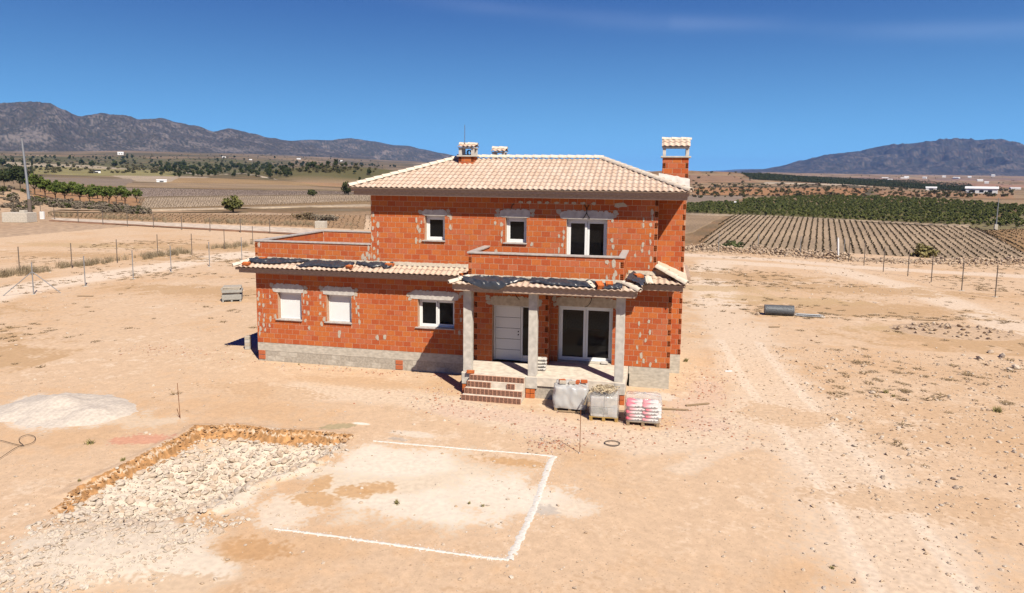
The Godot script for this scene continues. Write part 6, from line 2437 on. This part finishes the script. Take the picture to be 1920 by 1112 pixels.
func build_fields() -> void:
	var o: MultiMeshInstance3D
	# right: the vineyard with its rows
	var c := field("vineyard_field", "tan tilled field of the vineyard", [[1372, 403], [1832, 427], [1990, 500], [1240, 462]], Color(0.50, 0.38, 0.26), 0.15, 120.0)
	field("stubble_field", "smooth tan field beside the vineyard", [[1250, 398], [1368, 402], [1300, 436], [1225, 436]], Color(0.40, 0.29, 0.185), 0.15, 120.0)
	field("dirt_track", "pale track between vineyard and orchard", [[1285, 399], [1840, 423], [1838, 427], [1285, 403]], Color(0.52, 0.41, 0.29), 0.3, 120.0)
	field("tilled_field", "orange tilled field beyond the power pole", [[1846, 432], [1990, 428], [1990, 474], [1915, 474]], Color(0.42, 0.27, 0.14), 0.15, 120.0)
	field("grassy_strip", "greenish strip between the plantation and the tilled field", [[1760, 420], [1990, 396], [1990, 428], [1846, 431]], Color(0.27, 0.23, 0.12), 0.2, 120.0)
	field("orchard_floor", "dull green ground of the plantation", [[1285, 379], [1900, 385], [1850, 421], [1285, 399]], Color(0.17, 0.155, 0.06), 0.25, 220.0)
	field("grey_field", "grey dormant field behind the plantation", [[1285, 367], [1400, 366], [1385, 377], [1285, 380]], Color(0.33, 0.26, 0.20), 0.3, 300.0)
	field("stone_terrace", "pale stony terrace edge on the slope", [[1430, 342], [1600, 346], [1640, 350], [1430, 345]], Color(0.56, 0.47, 0.37), 0.8, 500.0)
	field("orange_terrace", "orange bare terrace above the plantation", [[1300, 352], [1640, 353], [1620, 369], [1300, 366]], Color(0.46, 0.25, 0.12), 0.5, 450.0)
	field("orange_terrace", "orange bare terrace below the warehouse", [[1640, 357], [1900, 364], [1900, 372], [1640, 369]], Color(0.42, 0.25, 0.14), 0.5, 450.0)
	field("brown_slope", "brown bare slope near the skyline", [[1290, 329], [1380, 330], [1420, 342], [1290, 344]], Color(0.38, 0.24, 0.15), 0.8, 600.0)
	field("plain_field", "reddish field on the far plain", [[1650, 340], [1990, 344], [1990, 352], [1760, 349]], Color(0.40, 0.24, 0.17), 2.0, 1000.0)
	field("plain_field", "dusky field on the far plain below the mountain", [[1600, 334], [1990, 334], [1990, 338], [1640, 337]], Color(0.30, 0.21, 0.17), 3.0, 1800.0)
	for q in [[[1300, 341], [1470, 343.5], [1470, 345.3], [1300, 343]], [[1330, 350], [1560, 348], [1560, 350], [1330, 352]], [[1290, 366], [1500, 367.5], [1500, 369], [1290, 367.5]], [[1420, 335.5], [1560, 340], [1560, 342], [1420, 337.5]], [[1640, 365], [1800, 369], [1800, 371.5], [1640, 368]], [[1590, 345], [1640, 352], [1630, 372], [1600, 371]], [[1290, 334], [1400, 336], [1400, 337.5], [1290, 336]]]:
		field("scrub_bank", "dark scrubby bank between the terraces", q, Color(0.15, 0.12, 0.07), 0.35, 420.0, 0.3)
	var p0 := land(1530, 462, 140.0)
	var p1 := land(1534, 408, 200.0)
	var along := Vector3(p1.x - p0.x, 0, p1.z - p0.z).normalized()
	var across := Vector3(-along.z, 0, along.x)
	var vine := [vine_mesh(Color(0.055, 0.042, 0.022), 1.15), vine_mesh(Color(0.065, 0.05, 0.024), 1.05)]
	var far_l := (c[0] as Vector3) - p0
	var far_r := (c[1] as Vector3) - p0
	for k in range(-52, 64):
		var off := k * 1.9
		var start := 0.0
		var mb := MB.new()
		var base := p0 + across * off
		var fa: float = far_l.dot(across)
		var fb: float = far_r.dot(across)
		var reach := lerpf(far_l.dot(along), far_r.dot(along), clampf((off - fa) / (fb - fa), -0.15, 1.35)) - 1.5
		var t0 := -60.0
		var any := 0
		var t := t0
		var first := Vector3.ZERO
		var crest := []
		while t < reach:
			var p := base + along * t
			var d := Vector2(p.x - EYE.x, p.z - EYE.z).length()
			var az := rad_to_deg(atan2(p.x - EYE.x, -(p.z - EYE.z)))
			# the side edges of the field
			var lim_l: float = (Vector3(p.x, 0, p.z) - Vector3(c[3].x, 0, c[3].z)).cross(Vector3(c[0].x - c[3].x, 0, c[0].z - c[3].z)).y
			var lim_r: float = (Vector3(p.x, 0, p.z) - Vector3(c[2].x, 0, c[2].z)).cross(Vector3(c[1].x - c[2].x, 0, c[1].z - c[2].z)).y
			if d > 165.0 and lim_l > 0.0 and lim_r < 0.0 and az < 27.0 and az > -1.0:
				p.y = height(p.x, p.z)
				if any == 0:
					first = p
				var q := p - first + across * rng.randfn(0, 0.08)
				crown_into(mb, q + Vector3(0, 0.40, 0), Vector3(0.24, 0.28, 0.42), 2, 4, 0.17, Color(0.050, 0.040, 0.020), Color(0.10, 0.075, 0.035))
				any += 1
				if any == 1:
					crest = []
				crest.append(p - first + Vector3(0, 0.02, 0))
			t += 1.15 * (1.0 + rng.randfn(0, 0.04)) * (1.0 if rng.randf() > 0.07 else 2.2)
		if any > 4:
			mb.tube(crest, 0.12, 0.12, 5, Color(0.22, 0.155, 0.10))
			var r := put("vine_row", mb, M.leaf)
			r.position = first
			tag(r, "dark row of low vines in the tan vineyard below the stone berm", "vine row", "rows of the vineyard")
	# the small field beyond the power pole
	for k in 12:
		var mb := MB.new()
		var s := land(1846 + k * 10, 433 - k * 0.3, 120.0)
		var e := land(1930 + k * 14, 474 - k * 3.6, 120.0)
		var n := int(s.distance_to(e) / 1.6)
		for j in n:
			var p := s.lerp(e, float(j) / n)
			p.y = height(p.x, p.z)
			crown_into(mb, p - s + Vector3(0, 0.35, 0), Vector3(0.3, 0.3, 0.3), 1, 5, 0.22, Color(0.08, 0.06, 0.03), Color(0.14, 0.10, 0.05))
		mb.tube([Vector3(0, 0.02, 0), (e - s) * 0.5 + Vector3(0, 0.03, 0), e - s], 0.12, 0.12, 5, Color(0.20, 0.13, 0.07))
		var r := put("crop_row", mb, M.leaf)
		r.position = s
		tag(r, "thin crop row in the orange field beyond the power pole", "crop row", "rows of the orange field")

	# left: road, vine fields, strips
	field("road", "pale road along the far side of the plot", [[84, 408], [700, 434], [700, 446], [100, 414.5]], Color(0.78, 0.66, 0.54), 0.06, 70.0, 0.06)
	field("road_bank", "reddish earth edge of the pale road", [[84, 412.5], [700, 446], [700, 449], [84, 414.5]], Color(0.36, 0.20, 0.12), 0.10, 70.0, 0.1)
	var f1 := field("vine_field", "orange field of dotted vines behind the pale road", [[85, 398], [700, 403], [700, 432], [95, 407]], Color(0.46, 0.30, 0.17), 0.05, 80.0)
	field("farm_track", "thin pale track between the vine fields", [[85, 393.5], [700, 384], [700, 386.5], [85, 395]], Color(0.56, 0.45, 0.33), 0.25, 100.0, 0.05)
	field("dry_verge", "brown verge below the striped vine field", [[250, 391], [700, 376], [700, 383], [250, 396]], Color(0.34, 0.23, 0.12), 0.12, 100.0)
	var f2 := field("vine_field", "grey-tan striped vine field with a lone tree", [[262, 371], [700, 364], [700, 380], [250, 393]], Color(0.52, 0.41, 0.295), 0.1, 120.0)
	var f3 := field("vine_field", "purplish dormant vine field", [[215, 352], [640, 359], [700, 364], [262, 370]], Color(0.40, 0.315, 0.255), 0.15, 180.0)
	field("dry_strip", "ochre strip above the dormant vine field", [[200, 344], [520, 345], [690, 356], [215, 351]], Color(0.40, 0.29, 0.18), 0.2, 250.0)
	field("bare_field", "pale bare field above the vineyards", [[205, 329], [400, 332], [320, 342], [255, 340]], Color(0.52, 0.42, 0.31), 0.3, 300.0)
	field("ochre_field", "ochre field above the dormant vines", [[330, 334], [560, 342], [620, 349], [300, 343]], Color(0.44, 0.30, 0.155), 0.4, 300.0)
	field("white_terrace", "whitish stony terrace edge", [[330, 321], [470, 328], [525, 338], [360, 328]], Color(0.60, 0.52, 0.41), 0.6, 400.0)
	field("white_terrace", "whitish stony slope beside the tall pole", [[0, 303], [60, 305], [330, 322], [0, 310]], Color(0.50, 0.42, 0.30), 0.6, 400.0)
	field("scrub_belt", "olive scrubland below the mountains", [[-60, 291], [545, 302], [560, 334], [-60, 317]], Color(0.155, 0.145, 0.062), 0.25, 400.0, 0.35)
	field("green_terrace", "yellow-green terraced strips", [[60, 312], [330, 322], [330, 331], [60, 326]], Color(0.34, 0.30, 0.13), 0.5, 350.0)
	field("dormant_strip", "grey-brown dormant strips", [[60, 332], [255, 336], [240, 350], [60, 345]], Color(0.32, 0.25, 0.19), 0.3, 300.0)
	field("orchard_soil", "orange soil under the almond trees", [[40, 352], [262, 372], [270, 388], [60, 380]], Color(0.47, 0.27, 0.135), 0.12, 130.0)
	field("orange_field", "orange strip behind the green knoll's foot", [[560, 342], [700, 345], [700, 352], [600, 349]], Color(0.46, 0.29, 0.16), 0.3, 300.0)
	for q in [[[200, 346.5], [690, 357], [690, 358.5], [200, 348]], [[262, 369.3], [700, 363], [700, 365], [262, 371.5]], [[230, 341], [420, 343], [420, 344.2], [230, 342.2]], [[330, 331], [560, 340], [560, 341.5], [330, 332.5]], [[60, 328], [250, 333], [250, 334.2], [60, 329.2]], [[60, 320], [330, 326.5], [330, 327.6], [60, 321.2]], [[85, 396.5], [470, 397.5], [470, 399], [85, 398]]]:
		field("field_bank", "dark weedy bank between two fields", q, Color(0.24, 0.18, 0.105), 0.12, 110.0)
	for q in [[f1, 60, 22, Color(0.16, 0.115, 0.07), 0.24, "dotted low vines in the orange field behind the pale road"], [f2, 110, 40, Color(0.20, 0.155, 0.11), 0.30, "fine rows of low vines round the lone tree"], [f3, 120, 34, Color(0.16, 0.125, 0.105), 0.36, "rows of dark dormant vines in the purplish field"]]:
		var places := []
		for i in q[1]:
			for j in q[2]:
				var u: float = (i + 0.5) / float(q[1])
				var v: float = (j + 0.5) / float(q[2])
				var p: Vector3 = (q[0][3] as Vector3).lerp(q[0][2], u).lerp((q[0][0] as Vector3).lerp(q[0][1], u), v)
				p += Vector3(rng.randfn(0, 0.12), 0, rng.randfn(0, 0.12))
				if rng.randf() < 0.07:
					continue
				p.y = height(p.x, p.z) + 0.05
				places.append(Transform3D(Basis(Vector3.UP, rng.randf() * TAU).scaled(Vector3.ONE * rng.randf_range(0.7, 1.2)), p))
		o = copies("vines", vine_mesh(q[3], q[4]), places, [])
		tag(o, q[5], "vines", "", "stuff")


# ---------------------------------------------------------------- far buildings
func barn(called: String, label: String, x: float, y: float, wpx: float, hpx: float, from: float, roof: Material, windows := 0, group := "", turn := 0.0) -> void:
	var p := land(x, y, from)
	var r := Vector2(p.x - EYE.x, p.z - EYE.z).length()
	var w := wpx * r / FOCAL * 0.95
	var h := hpx * r / FOCAL
	var t := thing(called, label, "building", p, -atan2(p.x - EYE.x, -(p.z - EYE.z)) + turn, group)
	var d := w * 0.6
	var mb := MB.new()
	mb.span(Vector3(-w * 0.5, -1.5, -d), Vector3(w * 0.5, h * 0.7, 0))
	put("wall", mb, M.white, t)
	mb = MB.new()
	var e := w * 0.03
	for s in [[-w * 0.5 - e, w * 0.5 + e]]:
		var a := Vector3(s[0], h * 0.7, e)
		var b := Vector3(s[1], h * 0.7, e)
		var c := Vector3(s[1], h, -d * 0.5)
		var g := Vector3(s[0], h, -d * 0.5)
		mb.quad(a, b, c, g)
		mb.quad(Vector3(s[1], h * 0.7, -d - e), Vector3(s[0], h * 0.7, -d - e), g, c)
		mb.tri(b, Vector3(s[1], h * 0.7, -d - e), c)
		mb.tri(Vector3(s[0], h * 0.7, -d - e), a, g)
	put("roof", mb, roof, t)
	for k in windows:
		mb = MB.new()
		mb.box(Vector3(lerpf(-w * 0.4, w * 0.4, (k + 0.5) / windows), h * 0.33, 0.05), Vector3(w * 0.4 / windows, h * 0.30, 0.1))
		put("window", mb, M.dark, t)


func build_far_buildings() -> void:
	barn("warehouse", "large white warehouse with a low roof below the flat-topped mountain", 1840, 363, 44, 11, 500.0, M.white, 3)
	barn("farmhouse", "white farm building among orchards on the ridge end", 1746, 357, 16, 6, 500.0, M.white, 1)
	barn("farmhouse", "white villa with several roofs at the foot of the rocky mountains", 226, 290, 9, 4.5, 900.0, M.white, 2)
	barn("shed", "low shed with a flat dark roof on the pale terraces", 181, 325.5, 12, 6, 300.0, M.dark, 1)
	barn("shed", "pale low shed with bushes beside the bare field", 303, 342, 16, 5, 250.0, M.white, 1)
	barn("shed", "small white shed at the edge of the green plantation", 1378, 383, 13, 5, 300.0, M.white, 1)
	for q in [[1660, 336, 10], [1668, 339, 7], [1695, 336.5, 9], [1733, 335, 6], [1792, 335.5, 9], [1838, 340, 8], [1850, 344, 6], [1905, 355, 14], [1818, 334, 5], [1862, 331, 5], [1770, 333, 5], [1700, 334, 7]]:
		barn("far_house", "tiny white house on the far plain below the flat-topped mountain", q[0], q[1], q[2], 3.0, 700.0, M.white, 0, "white houses on the far plain", rng.randf_range(-0.4, 0.4))
	for q in [[560, 299, 7], [420, 296, 6], [470, 301, 5], [640, 303, 5], [1215, 320, 8], [1245, 322, 6]]:
		barn("hill_house", "tiny pale house at the foot of the long mountain range", q[0], q[1], q[2], 2.4, 900.0, M.white, 0, "pale houses below the range", rng.randf_range(-0.4, 0.4))


# ---------------------------------------------------------------- mountains
# a range whose crest follows a skyline of [x, y] pixels at the distances given
func mountain(called: String, label: String, sky: Array, r0: float, r1: float, depth: float, cols: int, rows: int, tones: Array, bump: float, sd: float) -> void:
	var g := []
	var shades := []
	for r in rows + 1:
		g.append([])
		shades.append([])
	for k in cols + 1:
		var f := k / float(cols)
		var x := lerpf(sky[0][0], sky[-1][0], f)
		var j := 0
		while j < sky.size() - 2 and x > sky[j + 1][0]:
			j += 1
		var q := clampf((x - sky[j][0]) / float(sky[j + 1][0] - sky[j][0]), 0, 1)
		q = lerpf(q, q * q * (3.0 - 2.0 * q), 0.5)
		var y := lerpf(sky[j][1], sky[j + 1][1], q)
		var dir := ray(x, y)
		var flat := Vector2(dir.x, dir.z).length()
		var dist := lerpf(r0, r1, f)
		var crest := EYE + dir * (dist / flat)
		var out := Vector3(dir.x, 0, dir.z) / flat
		for r in rows + 1:
			# from the foot (towards the plot) over the crest and down behind
			var v := r / float(rows) * 1.25
			var p := crest + out * (v - 1.0) * depth
			var foot := height(p.x, p.z) - 10.0
			var up := pow(sin(minf(v, 1.0) * PI * 0.5), 1.35) if v <= 1.0 else 1.0 - pow((v - 1.0) / 0.25, 2) * 0.5
			var n := noise_big.get_noise_2d(p.x * 0.10 + sd, p.z * 0.10)
			var n2 := noise_big.get_noise_2d(p.x * 0.32 + sd, p.z * 0.32)
			var spur := (0.5 - absf(n) * 2.0) * 0.34 + (0.4 - absf(n2) * 2.0) * 0.15
			var h := maxf(0.0, crest.y - foot)
			p.y = foot + h * up + h * bump * spur * sin(clampf(v, 0, 1) * PI) * (1.0 - smoothstep(0.6, 0.98, v))
			g[r].append(p)
			var s := noise_fine.get_noise_2d(p.x * 0.10 + sd, p.z * 0.10) * 0.5 + 0.5
			var s2 := noise_fine.get_noise_2d(p.x * 1.3, p.z * 1.3) * 0.5 + 0.5
			var rocky := smoothstep(0.50, 0.66, s * 0.45 + s2 * 0.45 + 0.10 * (0.5 + spur)) * (0.25 + 0.75 * (1.0 - smoothstep(0.45, 0.95, v)))
			var c: Color = (tones[0] as Color).lerp(tones[1], smoothstep(0.42, 0.62, s2))
			c = c.lerp(tones[2], clampf(rocky + rng.randf_range(-0.4, 0.3), 0.0, 1.0))
			shades[r].append(c)
	var mb := MB.new()
	mb.sheet(g, shades)
	var o := put(called, mb, M.hill)
	struct(o)
	o.set_meta("label", label)


func build_mountains() -> void:
	var rock := [Color(0.042, 0.044, 0.036), Color(0.080, 0.070, 0.060), Color(0.19, 0.165, 0.15)]
	mountain("mountain", "bare rocky mountain range with dark scrub", [[-500, 235], [-250, 205], [-120, 215], [-40, 204], [0, 199], [60, 197], [95, 200], [120, 210], [146, 222], [190, 219], [230, 222], [265, 228], [300, 226], [335, 235], [365, 240], [400, 252], [430, 246], [470, 254], [510, 263], [545, 268], [600, 280], [700, 295]], 4300, 5200, 1500, 560, 120, rock, 0.65, 0.0)
	mountain("mountain", "dark wooded ridge trailing off behind the villa", [[440, 285], [520, 266], [545, 265], [580, 263], [620, 264], [660, 261.5], [700, 266], [740, 273], [765, 274], [790, 280], [830, 288], [870, 297], [960, 306], [1060, 314]], 6200, 7200, 1600, 320, 90, [Color(0.045, 0.05, 0.036), Color(0.075, 0.068, 0.052), Color(0.20, 0.165, 0.14)], 0.6, 400.0)
	mountain("mountain", "broad flat-topped mountain across the plain", [[1330, 326], [1380, 322], [1430, 318], [1460, 313], [1500, 303], [1560, 291], [1600, 287], [1660, 275], [1700, 271], [1760, 265], [1800, 264], [1870, 264], [1895, 269.5], [1925, 274], [2050, 290], [2300, 306], [2600, 318]], 8200, 7600, 2400, 420, 100, [Color(0.038, 0.042, 0.038), Color(0.062, 0.056, 0.05), Color(0.14, 0.115, 0.098)], 0.75, 900.0)
	mountain("hill", "faint blue hill on the far skyline", [[1180, 328], [1250, 324], [1350, 320], [1385, 317.5], [1410, 317], [1450, 320], [1520, 330]], 14500, 14500, 2000, 60, 14, [Color(0.06, 0.06, 0.05), Color(0.08, 0.07, 0.06), Color(0.12, 0.1, 0.09)], 0.3, 1300.0)


# ---------------------------------------------------------------- sky
func cirrus() -> ImageTexture:
	var w := 1024
	var h := 512
	var f := FastNoiseLite.new()
	f.noise_type = FastNoiseLite.TYPE_SIMPLEX_SMOOTH
	f.seed = 5
	f.frequency = 0.012
	f.fractal_octaves = 5
	var im := Image.create(w, h, false, Image.FORMAT_RGBA8)
	im.fill(Color(1, 1, 1, 0))
	for py in h / 2:
		var el := PI * 0.5 - PI * (py + 0.5) / h
		for px in w:
			var az := TAU * px / w
			var d := Vector3(cos(el) * sin(az), sin(el), -cos(el) * cos(az))
			# one long thin veil sloping across the sky, and hardly anything else
			var n := f.get_noise_2d(px * 0.9, py * 9.0) * 0.5 + 0.5
			var turn := wrapf(az - 0.10, -PI, PI)
			var mid := 0.196 - turn * 0.115 + 0.010 * sin(turn * 3.0)
			var a := 0.30 * exp(-pow((el - mid) / 0.010, 2)) * smoothstep(0.1, 0.8, n) * smoothstep(-0.75, -0.2, turn) * (1.0 - smoothstep(0.55, 1.1, turn))
			im.set_pixel(px, py, Color(1, 1, 1, a))
	return ImageTexture.create_from_image(im)


func _ready() -> void:
	# ---- camera
	look = Basis.from_euler(Vector3(-0.117, 0.21, 0.011), EULER_ORDER_YXZ)
	var cam := Camera3D.new()
	cam.name = "camera"
	add_child(cam)
	cam.transform = Transform3D(look, EYE)
	var near := 0.5
	cam.set_frustum(1112.0 / FOCAL * near, Vector2(0, -(556.0 - CENTRE_Y) / FOCAL * near), near, 30000.0)
	cam.current = true

	# ---- sky, air and exposure
	var sky := ProceduralSkyMaterial.new()
	sky.sky_top_color = Color(0.0, 0.10, 0.41)
	sky.sky_horizon_color = Color(0.41, 0.65, 0.82)
	sky.sky_curve = 0.10
	sky.sky_energy_multiplier = 1.0
	sky.ground_bottom_color = Color(0.45, 0.38, 0.30)
	sky.ground_horizon_color = Color(0.50, 0.60, 0.68)
	sky.sun_angle_max = 1.0
	sky.sky_cover = cirrus()
	sky.sky_cover_modulate = Color(1, 1, 1, 0.14)
	var env := Environment.new()
	env.background_mode = Environment.BG_SKY
	env.sky = Sky.new()
	env.sky.sky_material = sky
	env.tonemap_mode = Environment.TONE_MAPPER_LINEAR
	env.tonemap_exposure = 1.82
	env.fog_enabled = true
	env.fog_density = 0.000045
	env.fog_light_color = Color(0.42, 0.60, 0.88)
	env.sdfgi_enabled = true
	env.ssao_enabled = true
	env.ssil_enabled = true
	var world := WorldEnvironment.new()
	world.name = "world"
	world.environment = env
	add_child(world)

	# ---- the sun, high over the right shoulder
	var sun := DirectionalLight3D.new()
	sun.name = "sun"
	add_child(sun)
	sun.look_at_from_position(Vector3.ZERO, SUN, Vector3.UP)
	sun.light_color = Color(1.0, 0.955, 0.88)
	sun.light_energy = 1.6
	sun.light_angular_distance = 0.5
	sun.shadow_enabled = true

	# ---- the place
	rng.seed = 20240611
	noise_big.seed = 7
	noise_big.frequency = 0.01
	noise_big.noise_type = FastNoiseLite.TYPE_SIMPLEX_SMOOTH
	noise_fine.seed = 11
	noise_fine.frequency = 0.05
	noise_fine.noise_type = FastNoiseLite.TYPE_SIMPLEX_SMOOTH
	make_materials()
	make_rocks()
	build_ground()
	build_mountains()
	build_fields()
	print("fields ", Time.get_ticks_msec())
	build_house()
	build_roof_clutter()
	build_pallets()
	build_plot()
	build_fences()
	print("plot ", Time.get_ticks_msec())
	build_trees()
	build_far_buildings()
	print("trees ", Time.get_ticks_msec())
	build_stones()
	build_weeds()
	print("all ", Time.get_ticks_msec())
